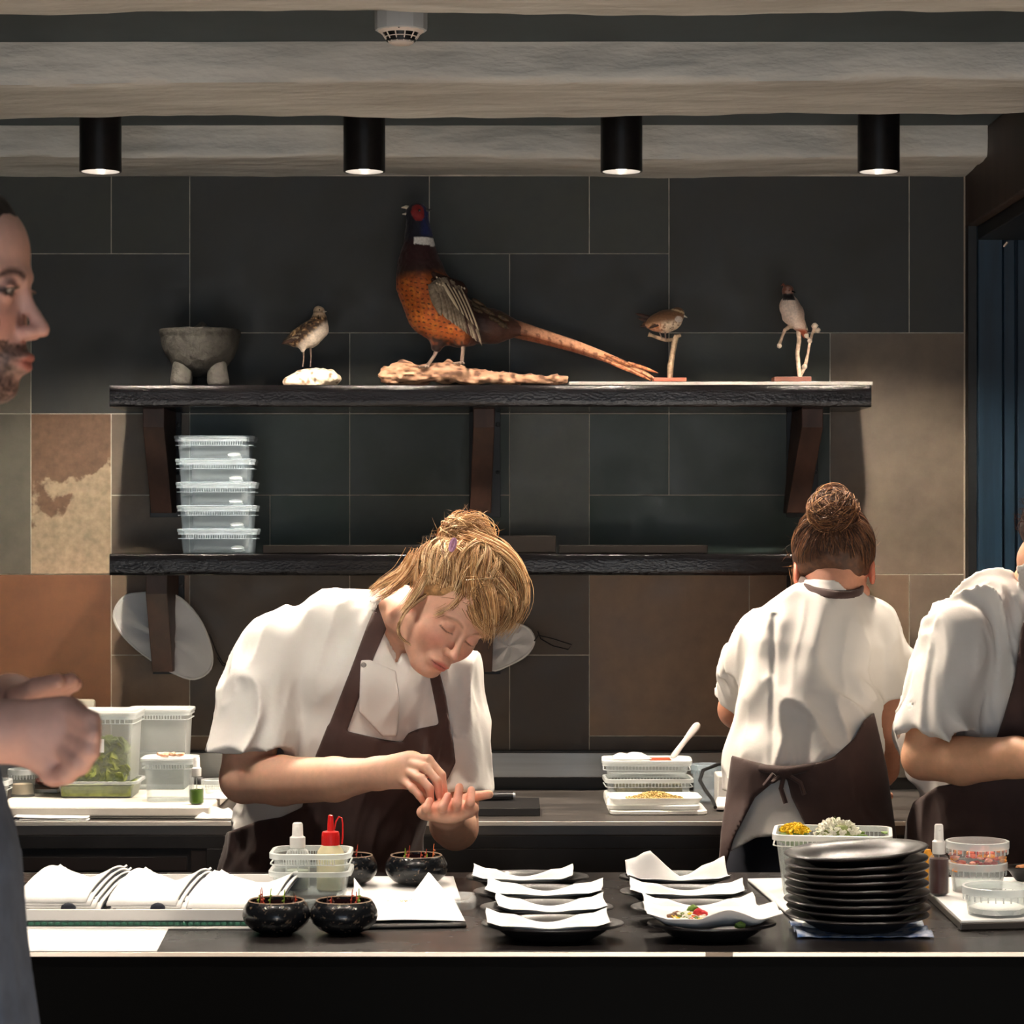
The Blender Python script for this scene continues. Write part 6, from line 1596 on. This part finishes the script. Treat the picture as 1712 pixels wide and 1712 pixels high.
    lock([inW(785, 985, 4.77), inW(792, 1015, 4.75), inW(800, 1040, 4.745), inW(822, 1060, 4.745)], 90, .008, .0010)
    lock([inW(770, 930, 4.80), inW(815, 960, 4.79), inW(856, 1000, 4.79), inW(852, 1035, 4.78), inW(832, 1058, 4.765)], 130, .011, .0010)
    lock([inW(780, 905, 4.84), inW(840, 925, 4.83), inW(874, 975, 4.83), inW(870, 1020, 4.81), inW(848, 1050, 4.785)], 150, .011, .0010)
    lock([inW(775, 900, 4.87), inW(835, 912, 4.88), inW(866, 945, 4.88), inW(876, 990, 4.86), inW(862, 1030, 4.83)], 120, .010, .0010)
    cols = hair_cols(rnd, len(st), [(228, 188, 138), (206, 160, 108), (244, 214, 168), (176, 130, 84), (220, 180, 132), (142, 100, 64)])
    st = [(toW(np.asarray(a, np.float32))-I, r) for a, r in st]
    strand_mesh('hair_locks', st, M_hairb, t, cols)
    tie = np.array([0, -.070, .086])+bd*.030
    lp = [toW(np.array([inW(757, 911, 4.765)]))[0]-I+np.array([.004*cos(a), -.002, .011*sin(a)])+np.array([.003*sin(a), 0, 0]) for a in np.linspace(0, 2*pi, 14)]
    MB().tube([tuple(x) for x in lp], .0036, 8).build('hair_tie', mat('lilac_hair_tie', srgb(176, 132, 160), .8), t)
    a = P(779, 970, 4.742)-inv; b = P(826, 967, 4.738)-inv
    MB().tube([a, (a+b)/2+Vector((0, -.002, .001)), b], .0009, 6).build('hair_pin', mat('gold_pin', srgb(214, 190, 150), .25, .9), t)
    legs(t, (0, .02, .84-.0), [(-.10, .05, 1), (.10, -.0, 1)], M_navy)
    return t
# ================================================================ person 2: cook with her back turned
def chef_back():
    t = thing('person', 'cook with brown bun seen from behind, white shirt and brown apron tied at the waist', 'person', (PX(1350, 5.08), 5.08, 0)); inv = Vector(t.location); I = np.array(inv)
    xf = lambda V: V-I
    HC = P(1402, 955, 5.12); fr = frame((.12, .86, -.50), (.05, .50, .86)); toW = tolocal_xf(HC, fr)
    neck = [P(1388, 1035, 5.06), P(1398, 985, 5.08), tuple(HC+fr[0]*0+fr[1]*(-.03)+fr[2]*(-.05))]
    sec = lambda g: [(P(1345, 1560, 5.0), .165+g, .125+g, (1, 0, 0)), (P(1346, 1440, 5.0), .168+g, .13+g, (1, 0, 0)), (P(1348, 1310, 5.02), .137+g, .105+g, (1, 0, 0)), (P(1360, 1180, 5.05), .128+g, .108+g, (1, 0, 0)), (P(1376, 1080, 5.07), .130+g, .098+g, (1, 0, 0)), (P(1380, 1035, 5.07), .085+g, .07+g, (1, 0, 0))]
    shR, elR, wrR = P(1470, 1065, 5.10), P(1488, 1225, 5.12), P(1470, 1330, 5.32)
    shL, elL, wrL = P(1285, 1085, 5.12), P(1238, 1190, 5.28), P(1330, 1240, 5.46)
    armR = lambda p: chain(p, [shR, P(1482, 1150, 5.10), elR, P(1483, 1290, 5.2), wrR], [.055, .046, .040, .034, .025], .012)
    armL = lambda p: chain(p, [shL, elL, P(1280, 1225, 5.38), wrL], [.05, .040, .035, .025], .012)
    def hand(p, w, dx):
        d = capf(p, w, tuple(Vector(w)+Vector((dx*.03, .07, -.01))), .026, .034, (0, 0, 1), .5)
        for i in range(4):
            a = Vector(w)+Vector((dx*.03+(i-1.5)*.019, .075, -.01)); d = smin(d, finger(p, [a, a+Vector((0, .035, -.008)), a+Vector((0, .05, -.032))]), .005)
        a = Vector(w)+Vector((-dx*.02, .03, -.005)); return smin(d, finger(p, [a, a+Vector((-dx*.02, .03, -.01)), a+Vector((-dx*.015, .05, -.02))], .01, .008), .01)
    def fn(p):
        d = cluster(p, HC, .15, lambda x: head_sdf(local(x, HC, fr)))
        d = smin(d, chain(p, neck, [.056, .045, .045], .02), .02); d = smin(d, loft(p, sec(-.02)), .03)
        d = np.maximum(smin(smin(d, armR(p), .02), armL(p), .02), .99-p[:, 2]); return np.minimum(d, np.minimum(9+d*0, np.minimum(cluster(p, Vector(wrR)+Vector((0, .06, 0)), .12, lambda x: hand(x, wrR, -1)), cluster(p, Vector(wrL)+Vector((0, .06, 0)), .12, lambda x: hand(x, wrL, 1)))))
    def colf(p):
        q = local(p, HC, fr); c = head_col(q, base=np.array(srgb(206, 150, 124)[:3], np.float32)); ears = (np.abs(q[:, 0]) > .066) & (np.abs(q[:, 2]+.01) < .04)
        c = put_(c, srgb(216, 110, 88), ears*.6); m = (vlen(q) < .135)[:, None]
        return np.where(m, c, np.tile(np.array(srgb(196, 138, 112)[:3], np.float32), (len(p), 1)))
    x0, x1 = PX(1190, 5.05), PX(1545, 5.05)
    sdf_obj('body', fn, (x0, 4.86, .72), (x1, 5.66, PZ(820, 5.1)), .0042, M_skin, t, colf, it=1, xf=xf, lam=.35)
    plane = lambda p, a, n: (p-A(*a))@(A(*n)/np.linalg.norm(A(*n)))
    slv = lambda p: smax(chain(p, [P(1452, 1058, 5.09), P(1486, 1110, 5.09), P(1494, 1170, 5.10)], [.070, .064, .062]), plane(p, P(1494, 1160, 5.1), (.12, .1, -1)), .004)
    slL = lambda p: smax(chain(p, [P(1292, 1075, 5.11), P(1262, 1110, 5.15), P(1240, 1165, 5.22)], [.066, .058, .050]), plane(p, P(1238, 1175, 5.24), (-.2, .5, -1)), .004)
    def core(p):
        d = loft(p, sec(.012)); d = smin(d, chain(p, [shR, P(1380, 1035, 5.08)], [.056, .055], .03), .03); d = smin(d, chain(p, [shL, P(1378, 1040, 5.08)], [.056, .055], .03), .03)
        return smin(smin(d, slv(p), .016), slL(p), .016)
    def shirt(p):
        x, y = proj(p)
        d = core(p)-cloth(p, .0115, 31, (.10, 0, 1), .9)
        # box pleat down the middle of the back, blousing over the waistband
        pl = np.abs(x-(1300+(y-1030)*-.01)); d = d+.006*np.exp(-(pl/5)**2)*(y > 1030)*(p[:, 1] < 5.08)
        d = d-.010*np.exp(-((y-1255)/32)**2)
        hol = np.minimum(np.maximum(armR(p)-.006, -plane(p, P(1494, 1160, 5.1), (.12, .1, -1))-.03), np.maximum(armL(p)-.012, -plane(p, P(1238, 1175, 5.24), (-.2, .5, -1))-.05))
        d = smax(d, -hol, .003); d = smax(d, -chain(p, neck, [.070, .056, .054]), .004)
        return np.maximum(d, 1.0-p[:, 2])
    def collar(p):
        c = np.abs(chain(p, [neck[0], neck[1], neck[2]], [.072, .060, .056]))-.0032
        pl = pmask(p, [(1335, 985), (1372, 968), (1408, 972), (1420, 985), (1450, 1000), (1450, 1040), (1330, 1040)])
        return smax(c, pl, .002)
    sdf_obj('shirt', lambda p: smin(shirt(p), collar(p), .005), (x0, 4.86, .98), (x1, 5.36, PZ(950, 5.05)), .0044, M_shirt, t, it=1, xf=xf, lam=.4)
    # shirt tail spread below the apron tie
    tail = lambda p: smax(smax(np.maximum(loft(p, sec(.020))-cloth(p, .007, 8, (0, 0, 1)), -.02-loft(p, sec(.020))), pmask(p, [(1290, 1290), (1325, 1300), (1362, 1412), (1330, 1404), (1270, 1408), (1226, 1432), (1232, 1400), (1262, 1340)]), .003), p[:, 1]-5.05, .003)
    sdf_obj('shirt_tail', tail, (x0, 4.8, .80), (x1, 5.08, 1.14), .0042, M_shirt, t, it=1, xf=xf)
    AP = [(1228, 1268), (1262, 1278), (1300, 1287), (1360, 1286), (1400, 1272), (1436, 1240), (1452, 1210), (1470, 1195), (1492, 1290), (1510, 1420), (1510, 1700), (1360, 1700), (1366, 1412), (1330, 1340), (1322, 1308), (1302, 1312), (1268, 1340), (1232, 1410), (1206, 1500), (1200, 1700), (1190, 1700), (1210, 1400), (1220, 1330)]
    apr = lambda p: smax(np.maximum(loft(p, sec(.037))-cloth(p, .004, 14, (0, 0, 1)), -.026-loft(p, sec(.037))), pmask(p, AP), .002)
    def apr2(p):
        d = apr(p); return d
    sdf_obj('apron', apr2, (x0-.03, 4.8, .62), (x1, 5.30, PZ(1180, 5.05)), .0046, M_apron, t, it=1, xf=xf)
    st_ = lambda p: smax(chain(p, [neck[0]+Vector((0, -.0, .01)), neck[1]+Vector((0, 0, .01))], [.074, .062])-.004, np.abs(plane(p, P(1390, 990, 5.02), (.1, -.25, 1)))-.007, .002)
    sdf_obj('neck_strap', lambda p: smax(st_(p), -chain(p, neck, [.066, .054, .052]), .001), (x0, 4.9, 1.3), (x1, 5.25, 1.5), .0032, M_apron, t, it=1, xf=xf)
    yb = 4.885
    m = MB(); m.tube([P(1278, 1290, 4.90)-inv, P(1300, 1293, 4.875)-inv, P(1316, 1297, 4.868)-inv, P(1340, 1293, 4.875)-inv, P(1390, 1284, 4.90)-inv], [.008, .009, .012, .009, .008], 10); m.build('waist_tie', M_apron, t)
    MB().ico(P(1318, 1298, 4.866)-inv, .013, 2, (1.2, .7, .9), .3).build('knot', M_apron, t)
    for pts in ([(1318, 1298), (1300, 1312), (1285, 1318), (1300, 1300)], [(1318, 1298), (1345, 1315), (1352, 1335)], [(1318, 1298), (1312, 1325), (1320, 1350)]):
        MB().tube([P(x, y, 4.868-.004*i)-inv for i, (x, y) in enumerate(pts)], .0048, 8).build('tie_end', M_apron, t)
    # hair
    rnd = random.Random(14); nr = np.random.RandomState(14)
    Cc = np.array([0, -.016, .034]); ax = np.array([.078, .096, .086]); BUN = np.array([.0, -.122, .074]); bd = BUN-Cc; bd = bd/np.linalg.norm(bd)
    def hb(q):
        sk = smax(ell(q, tuple(Cc), (.084, .102, .092)), (q[:, 1]-.018-.95*(q[:, 2]-.012)), .012); sk = smax(sk, -.072-q[:, 2]+.35*np.abs(q[:, 0]), .01)
        bun = ell(q, tuple(BUN), (.046, .040, .044))-.006*vnoise(q, 45, 3)
        return smin(smin(sk, bun, .016), cap(q, tuple(Cc+bd*.07), tuple(BUN), .045, .028), .02)-.004*vnoise(q, 60, 8)
    sdf_obj('hair', hb, (-.12, -.15, -.10), (.12, .12, .20), .0045, M_hairbase, t, lambda q: put_(np.tile(np.array(srgb(84, 54, 36)[:3], np.float32), (len(q), 1)), srgb(50, 32, 24), sstep(-.2, .6, vnoise(q, 55, 2))*.7), it=1, xf=lambda V: toW(V)-I)
    st = []
    for i in range(900):
        th = rnd.uniform(-pi, pi); fx, fy = sin(th), cos(th); el = .5 if fy > .2 else (-.62 if fy < -.2 else -.2); el += rnd.uniform(-.04, .3)
        r = np.array([fx*cos(el), fy*cos(el), sin(el)]); lift = rnd.uniform(.003, .012)
        st.append((slerp_path(r, bd+nr.normal(0, .05, 3), 12, lambda t_: .003+lift*np.sin(t_*pi), Cc, ax, rnd.uniform(-.15, .15), rnd), rnd.uniform(.0007, .0013)))
    for i in range(340):
        nb_ = len(st) if i == 0 else nb_; a0 = rnd.uniform(0, 6.28); axb = bd+nr.normal(0, .5, 3); axb /= np.linalg.norm(axb); e1 = np.cross(axb, [.3, .5, .8]); e1 /= np.linalg.norm(e1); e2 = np.cross(axb, e1); tt = np.linspace(0, rnd.uniform(2, 5), 16)
        R_ = rnd.uniform(.038, .050); h_ = rnd.uniform(-.6, .6); rr = R_*sqrt(1-h_*h_*.8)
        st.append((BUN+axb*h_*R_+(np.cos(a0+tt)[:, None]*e1+np.sin(a0+tt)[:, None]*e2)*rr*(1+.12*np.sin(tt*1.7+a0*3+h_*5))[:, None]+axb*(.006*np.sin(tt*2+a0))[:, None], rnd.uniform(.0007, .0013)))
    for i in range(90):
        v = nr.normal(0, 1, 3); v /= np.linalg.norm(v); v[2] = abs(v[2])*.6-.2; base = Cc+v/np.linalg.norm(v)*(ax+.012) if i < 60 else BUN+v*.04
        cur = np.cross(v, nr.normal(0, 1, 3)); tt = np.linspace(0, 1, 8)[:, None]; L_ = rnd.uniform(.015, .04); st.append((base+v*L_*tt*.6+cur*L_*tt**1.5*.7, .00035))
    for i in range(60):   # loose lock beside the left ear
        b = np.array([-.082, .01, .01]) if False else np.array([.080, .0, .01]); o_ = nr.normal(0, .006, 3); tt = np.linspace(0, 1, 10)[:, None]
        st.append((b+o_+np.array([.012, .03, -.070])*tt+np.array([-.01, 0, 0])*np.sin(tt*3)+nr.normal(0, .0004, (10, 3)), .0007))
    strand_mesh('hair_locks', [(toW(np.asarray(a, np.float32))-I, r) for a, r in st], M_hairb, t, hair_cols(rnd, nb_, [(104, 70, 48), (84, 56, 38), (64, 42, 32), (124, 86, 58), (92, 60, 42), (52, 34, 28)])+hair_cols(rnd, len(st)-nb_, [(138, 94, 62), (112, 76, 50), (88, 58, 40), (164, 118, 80), (70, 46, 34)]))  # bun locks take a lighter palette, its highlights put into the colour
    legs(t, (0, -.06, .84), [(-.10, .0, -1), (.10, .02, -1)], M_navy); t.location.y += .07
    return t

def put_(c, col, t): return mixc(c, col, np.clip(t, 0, 1).astype(np.float32))

# ================================================================ person 3: the chef cut by the right edge
def chef_right():
    t = thing('person', 'cook in white jacket and brown apron bending rightwards, cut by the right edge', 'person', (PX(1735, 4.98), 4.98, 0)); inv = Vector(t.location); I = np.array(inv); xf = lambda V: V-I
    HC = P(1778, 915, 4.88); fr = frame((.55, -.62, -.50), (.55, -.15, .82)); toW = tolocal_xf(HC, fr)
    neck = [P(1712, 1010, 5.0), P(1745, 965, 4.97), tuple(HC+fr[1]*(-.03)+fr[2]*(-.05))]
    sec = lambda g: [(P(1690, 1600, 5.02), .19+g, .13+g, (1, 0, 0)), (P(1685, 1450, 5.02), .18+g, .13+g, (1, 0, 0)), (P(1690, 1300, 5.0), .175+g, .13+g, (1, 0, 0)), (P(1705, 1150, 4.98), .178+g, .118+g, (1, 0, 0)), (P(1712, 1050, 4.98), .135+g, .085+g, (1, 0, 0))]
    shR, elR, wrR = P(1600, 1060, 4.93), P(1538, 1262, 4.88), P(1775, 1275, 4.68)
    shL, elL, wrL = P(1835, 1075, 5.0), P(1860, 1280, 4.92), P(1800, 1320, 4.70)
    armR = lambda p: chain(p, [shR, P(1562, 1170, 4.90), elR, P(1600, 1268, 4.83), P(1690, 1262, 4.76), wrR], [.060, .053, .042, .045, .038, .027], .012)
    armL = lambda p: chain(p, [shL, elL, wrL], [.055, .042, .027], .012)
    def hand(p, w, s_):
        w = Vector(w); d = capf(p, tuple(w), tuple(w+Vector((.05, -.03, 0))), .027, .034, (0, .3, 1), .5)
        for i in range(4):
            a = w+Vector((.065, -.045+i*.019, -.002)); d = smin(d, finger(p, [a, a+Vector((.03, 0, -.008)), a+Vector((.045, 0, -.03))]), .005)
        a = w+Vector((.02, -.045*s_, 0)); return smin(d, finger(p, [a, a+Vector((.03, -.02*s_, -.012)), a+Vector((.05, -.01*s_, -.025))], .011, .008), .01)
    def fn(p):
        d = cluster(p, HC, .15, lambda x: head_sdf(local(x, HC, fr)))
        d = smin(d, chain(p, neck, [.066, .054, .05], .02), .02); d = smin(d, loft(p, sec(-.02)), .03)
        d = smin(smin(d, armR(p), .015), armL(p), .015)
        return np.minimum(d, np.minimum(cluster(p, Vector(wrR)+Vector((.05, 0, 0)), .12, lambda x: hand(x, wrR, 1)), cluster(p, Vector(wrL)+Vector((.05, 0, 0)), .12, lambda x: hand(x, wrL, -1))))
    def colf(p):
        q = local(p, HC, fr); c = head_col(q); m = (vlen(q) < .135)[:, None]; return np.where(m, c, np.tile(np.array(srgb(226, 172, 136)[:3], np.float32), (len(p), 1)))
    x0, x1 = PX(1470, 4.95), PX(1985, 4.95)
    sdf_obj('body', fn, (x0, 4.55, .74), (x1, 5.22, PZ(770, 4.9)), .0042, M_skin, t, colf, it=1, xf=xf, lam=.35)
    plane = lambda p, a, n: (p-A(*a))@(A(*n)/np.linalg.norm(A(*n)))
    cR = lambda p: plane(p, P(1560, 1238, 4.86), (-.42, -.35, -1))
    slR = lambda p: smax(chain(p, [P(1606, 1065, 4.94), P(1580, 1150, 4.90), P(1556, 1240, 4.87)], [.080, .080, .076]), cR(p), .004)
    slL = lambda p: smax(chain(p, [shL, P(1855, 1200, 4.95)], [.072, .066]), plane(p, P(1856, 1215, 4.95), (.1, -.2, -1)), .004)
    def core(p):
        d = loft(p, sec(.012)); d = smin(d, chain(p, [shR, P(1650, 1010, 4.97), P(1712, 1000, 5.0)], [.062, .052, .05], .03), .04); d = smin(d, chain(p, [shL, P(1740, 1010, 5.0)], [.06, .055]), .04)
        # loose back of the jacket sagging behind the elbow
        d = smin(d, chain(p, [P(1580, 1120, 5.02), P(1528, 1230, 5.0), P(1535, 1280, 4.99)], [.06, .048, .04]), .03)
        return smin(smin(d, slR(p), .016), slL(p), .016)
    def jk(p):
        f = cloth(p, .0150, 51, (-.35, 0, 1), .9); d = core(p)-f
        hol = np.minimum(np.maximum(armR(p)-.013, -cR(p)-.05), np.maximum(armL(p)-.012, -plane(p, P(1856, 1215, 4.95), (.1, -.2, -1))-.05)); d = smax(d, -hol, .003)
        d = smax(d, -chain(p, neck, [.074, .062, .06]), .004)
        low = pmask(p, [(1460, 900), (2100, 900), (2100, 1340), (1560, 1345), (1520, 1335), (1460, 1300)]); return smax(d, low, .004)
    def collar(p): return smax(np.abs(chain(p, neck, [.078, .065, .062]))-.003, pmask(p, [(1690, 945), (1760, 920), (1830, 985), (1740, 1060), (1700, 1030)]), .002)
    sdf_obj('jacket', lambda p: smin(jk(p), collar(p), .005), (x0, 4.74, .80), (x1, 5.26, PZ(920, 4.95)), .0046, M_shirt, t, it=1, xf=xf, lam=.4)
    AP = [(1504, 1380), (1520, 1336), (1560, 1310), (1625, 1300), (1640, 1280), (1668, 1200), (1688, 1130), (1698, 1050), (1712, 1010), (1724, 1030), (1716, 1130), (1730, 1150), (1850, 1150), (1860, 1320), (1870, 1700), (1480, 1700), (1496, 1430)]
    def ap(p):
        base = smin(loft(p, sec(.018)), chain(p, [P(1580, 1120, 5.02), P(1528, 1230, 5.0), P(1535, 1280, 4.99)], [.05, .04, .03]), .03)-cloth(p, .006, 61, (.3, 0, 1)); d = np.maximum(base-.015, -.016-base)
        return smax(smax(d, np.maximum(pmask(p, AP), p[:, 1]-5.04), .002), -(slR(p)+.004), .003)
    sdf_obj('apron', ap, (x0, 4.72, .60), (x1, 5.1, PZ(990, 4.95)), .0046, M_apron, t, it=1, xf=xf)
    MB().bx(PX(1686, 4.84)-inv.x, PX(1716, 4.84)-inv.x, -.15, -.146, PZ(1160, 4.84), PZ(1136, 4.84)).build('strap_loop', M_apron, t, smooth=False, bevel=.001)
    rnd = random.Random(24); nr = np.random.RandomState(24); Cc = np.array([0, -.016, .034]); ax = np.array([.078, .096, .086]); bd = np.array([0, -.9, .1])
    sdf_obj('hair', lambda q: smax(ell(q, tuple(Cc), (.088, .108, .096)), (q[:, 1]-.018-.95*(q[:, 2]-.012)), .012)-.005*vnoise(q, 50, 3), (-.12, -.14, -.10), (.12, .12, .16), .005, M_hairbase, t, lambda q: np.tile(np.array(srgb(46, 26, 22)[:3], np.float32), (len(q), 1)), it=1, xf=lambda V: toW(V)-I)
    st = []
    for i in range(420):
        th = rnd.uniform(-pi, pi); fx, fy = sin(th), cos(th); el = rnd.uniform(-.5, 1.2) if fy < .3 else rnd.uniform(.5, 1.2); r = np.array([fx*cos(el), fy*cos(el), sin(el)])
        v = nr.normal(0, 1, 3); n = 12; tt = np.linspace(0, 1, n)[:, None]; k = 1/np.sqrt(((r/ax)**2).sum()); base = Cc+r*(k+.006)
        st.append((base+r*.022*tt+np.cross(r, v)*.012*np.sin(tt*rnd.uniform(3, 7))+v*.004*tt, .0009))
    strand_mesh('hair_curls', [(toW(np.asarray(a, np.float32))-I, r) for a, r in st], M_hairb, t, hair_cols(rnd, len(st), [(60, 32, 26), (84, 44, 34), (40, 24, 20)]))
    legs(t, (-.02, .02, .84), [(-.12, .04, 1), (.10, .0, 1)], M_navy); t.location.y -= .05
    return t

# ================================================================ person 4: the man walking past in front, left edge
def man_left():
    d0 = 2.6
    t = thing('person', 'bearded man in profile at the left edge, blue-grey apron, hands busy in front of him', 'person', (-.70, d0, 0)); inv = Vector(t.location); I = np.array(inv); xf = lambda V: V-I
    # nose tip at (88,548), brow (62,470), chin (40,655)
    fr = frame((.985, -.10, -.06), (.05, 0, 1)); NT = P(88, 552, d0); HC = NT-fr[1]*.118-fr[2]*(-.036); toW = tolocal_xf(HC, fr)
    neck = [(-.70, d0, 1.50), (-.675, d0, 1.58), tuple(HC+fr[1]*(-.02)+fr[2]*(-.06))]
    sec = lambda g: [((-.645, d0, .86), .135+g, .165+g, (1, 0, 0)), ((-.650, d0, 1.0), .130+g, .16+g, (1, 0, 0)), ((-.655, d0, 1.18), .120+g, .155+g, (1, 0, 0)), ((-.682, d0, 1.34), .115+g, .175+g, (1, 0, 0)), ((-.715, d0, 1.46), .085+g, .16+g, (1, 0, 0)), ((-.71, d0, 1.51), .055+g, .10+g, (1, 0, 0))]
    shR, elR, wrR = (-.72, d0-.20, 1.46), (-.80, d0-.20, 1.315), tuple(P(12, 1222, 2.42))
    shL, elL, wrL = (-.72, d0+.20, 1.46), (-.78, d0+.22, 1.27), tuple(P(18, 1172, 2.72))
    armR = lambda p: chain(p, [shR, elR, tuple(P(-120, 1232, 2.42)), wrR], [.054, .042, .037, .028], .006)
    armL = lambda p: chain(p, [shL, elL, wrL], [.056, .044, .030], .012)
    dh = 2.42
    def handR(p):
        d = capf(p, wrR, P(104, 1218, dh), .028, .032, (0, -1, .1), .62)
        d = smin(d, capf(p, P(60, 1245, dh+.01), P(88, 1258, dh+.01), .022, .022, (0, -1, 0), .7), .015)
        for (a, b, c, e) in (((122, 1192), (152, 1206), (150, 1230), -.030), ((124, 1212), (158, 1228), (150, 1254), -.036), ((118, 1234), (150, 1254), (136, 1278), -.036), ((106, 1254), (132, 1276), (112, 1294), -.030)):
            d = smin(d, finger(p, [P(*a, dh+e*.3), P(*b, dh+e), P(*c, dh+e+.010), P(c[0]-24, c[1]+4, dh-.002)], .0104, .0088), .003)
        return smin(d, finger(p, [P(70, 1262, dh), P(88, 1290, dh+.004), P(112, 1296, dh+.004)], .0125, .0095), .01)
    def handL(p):
        dl = 2.70; d = capf(p, wrL, P(58, 1166, dl), .026, .032, (.3, 0, 1), .5)
        for i, (a, b, c) in enumerate((((58, 1160), (92, 1148), (118, 1138)), ((60, 1166), (98, 1154), (124, 1144)), ((60, 1170), (92, 1160), (112, 1152)), ((58, 1172), (82, 1168), (98, 1164)))):
            d = smin(d, finger(p, [P(*a, dl+i*.018-.02), P(*b, dl+i*.018-.025), P(*c, dl+i*.018-.03)], .0105, .0085), .006)
        return smin(d, finger(p, [P(28, 1168, dl-.03), P(60, 1150, dl-.055), P(96, 1140, dl-.065)], .012, .009), .012)
    def fn(p):
        d = cluster(p, HC, .155, lambda x: head_sdf(local(x, HC, fr), closed=False, male=True, wide=1.04))
        d = smin(d, chain(p, neck, [.075, .062, .056], .02), .02); d = smin(d, loft(p, sec(-.015)), .03); d = smin(smin(d, armR(p), .015), armL(p), .015)
        d = smin(d, cluster(p, P(90, 1240, dh), .13, handR), .010)
        return smin(d, cluster(p, P(80, 1160, 2.70), .11, handL), .010)
    sk = np.array(srgb(214, 172, 158)[:3], np.float32)
    def colf(p):
        q = local(p, HC, fr); c = head_col(q, base=sk, beard=True, closed=False, browc=srgb(48, 40, 42), lipc=srgb(186, 106, 96), rosy=.3); m = (vlen(q) < .14)[:, None]
        cap_ = (q[:, 2] > .098-.9*np.maximum(.075-q[:, 1], 0)*(1+0*q[:, 0])-.0) & (q[:, 2] > -.02)
        c = put_(c, srgb(52, 42, 40), sstep(0, 1, cap_*1.0)*.85)
        return np.where(m, c, np.tile(sk, (len(p), 1)))
    sdf_obj('body', fn, (-.92, 2.30, .80), (-.41, 2.92, HC.z+.16), .0034, M_skin, t, colf, it=1, xf=xf, lam=.35)
    def hb(q):
        d = ell(q, (0, -.016, .034), (.084, .102, .092)); d = smax(d, (q[:, 1]-.030-.85*(q[:, 2]-.012)), .010); return smax(d, -.03-q[:, 2], .01)-.002*vnoise(q, 90, 2)
    sdf_obj('hair', hb, (-.11, -.14, -.06), (.11, .12, .15), .004, M_hairbase, t, lambda q: np.tile(np.array(srgb(36, 28, 26)[:3], np.float32), (len(q), 1)), it=1, xf=lambda V: toW(V)-I)
    plane = lambda p, a, n: (p-A(*a))@(A(*n)/np.linalg.norm(A(*n)))
    def tee(p):
        d = loft(p, sec(.008)); s1 = smax(chain(p, [shR, elR], [.068, .062]), plane(p, (-.785, d0-.2, 1.345), (-.5, 0, -1)), .004); s2 = smax(chain(p, [shL, elL], [.068, .060]), plane(p, (-.765, d0+.2, 1.33), (-.3, .1, -1)), .004)
        d = smin(smin(d, s1, .02), s2, .02)-cloth(p, .004, 71, (0, 0, 1)); return smax(d, -chain(p, neck, [.082, .068, .06]), .004)
    sdf_obj('tshirt', tee, (-.94, 2.30, .82), (-.5, 2.92, 1.56), .0065, M_tee, t, it=1, xf=xf)
    def ap(p):
        base = loft(p, sec(.012)); fl = sstep(1.15, .55, p[:, 2]); b2 = ell(p, (-.632, d0, .75), (.138, .19, .60))
        d = smin(base, np.where(p[:, 2] < 1.2, b2, b2+1), .03)-.006-cloth(p, .004, 81, (0, 0, 1)); d = np.maximum(d, -.016-d)
        d = smax(d, np.maximum(-.70-p[:, 0], p[:, 2]-1.44), .003); return np.maximum(d, .42-p[:, 2])
    sdf_obj('apron', ap, (-.80, 2.34, .40), (-.44, 2.86, 1.46), .0065, M_bluegrey, t, it=1, xf=xf)
    MB().tube([(-.03, -.168, 1.10), (.06, -.15, 1.095), (.10, -.10, 1.09), (.105, -.02, 1.085)], .005, 8).build('apron_tie', M_bluegrey, t)
    legs(t, (.055, 0, .86), [(.06, -.10, 0), (-.05, .12, 0)], M_navy, spread=.02)
    return t
chef_center(); chef_back(); chef_right(); man_left()
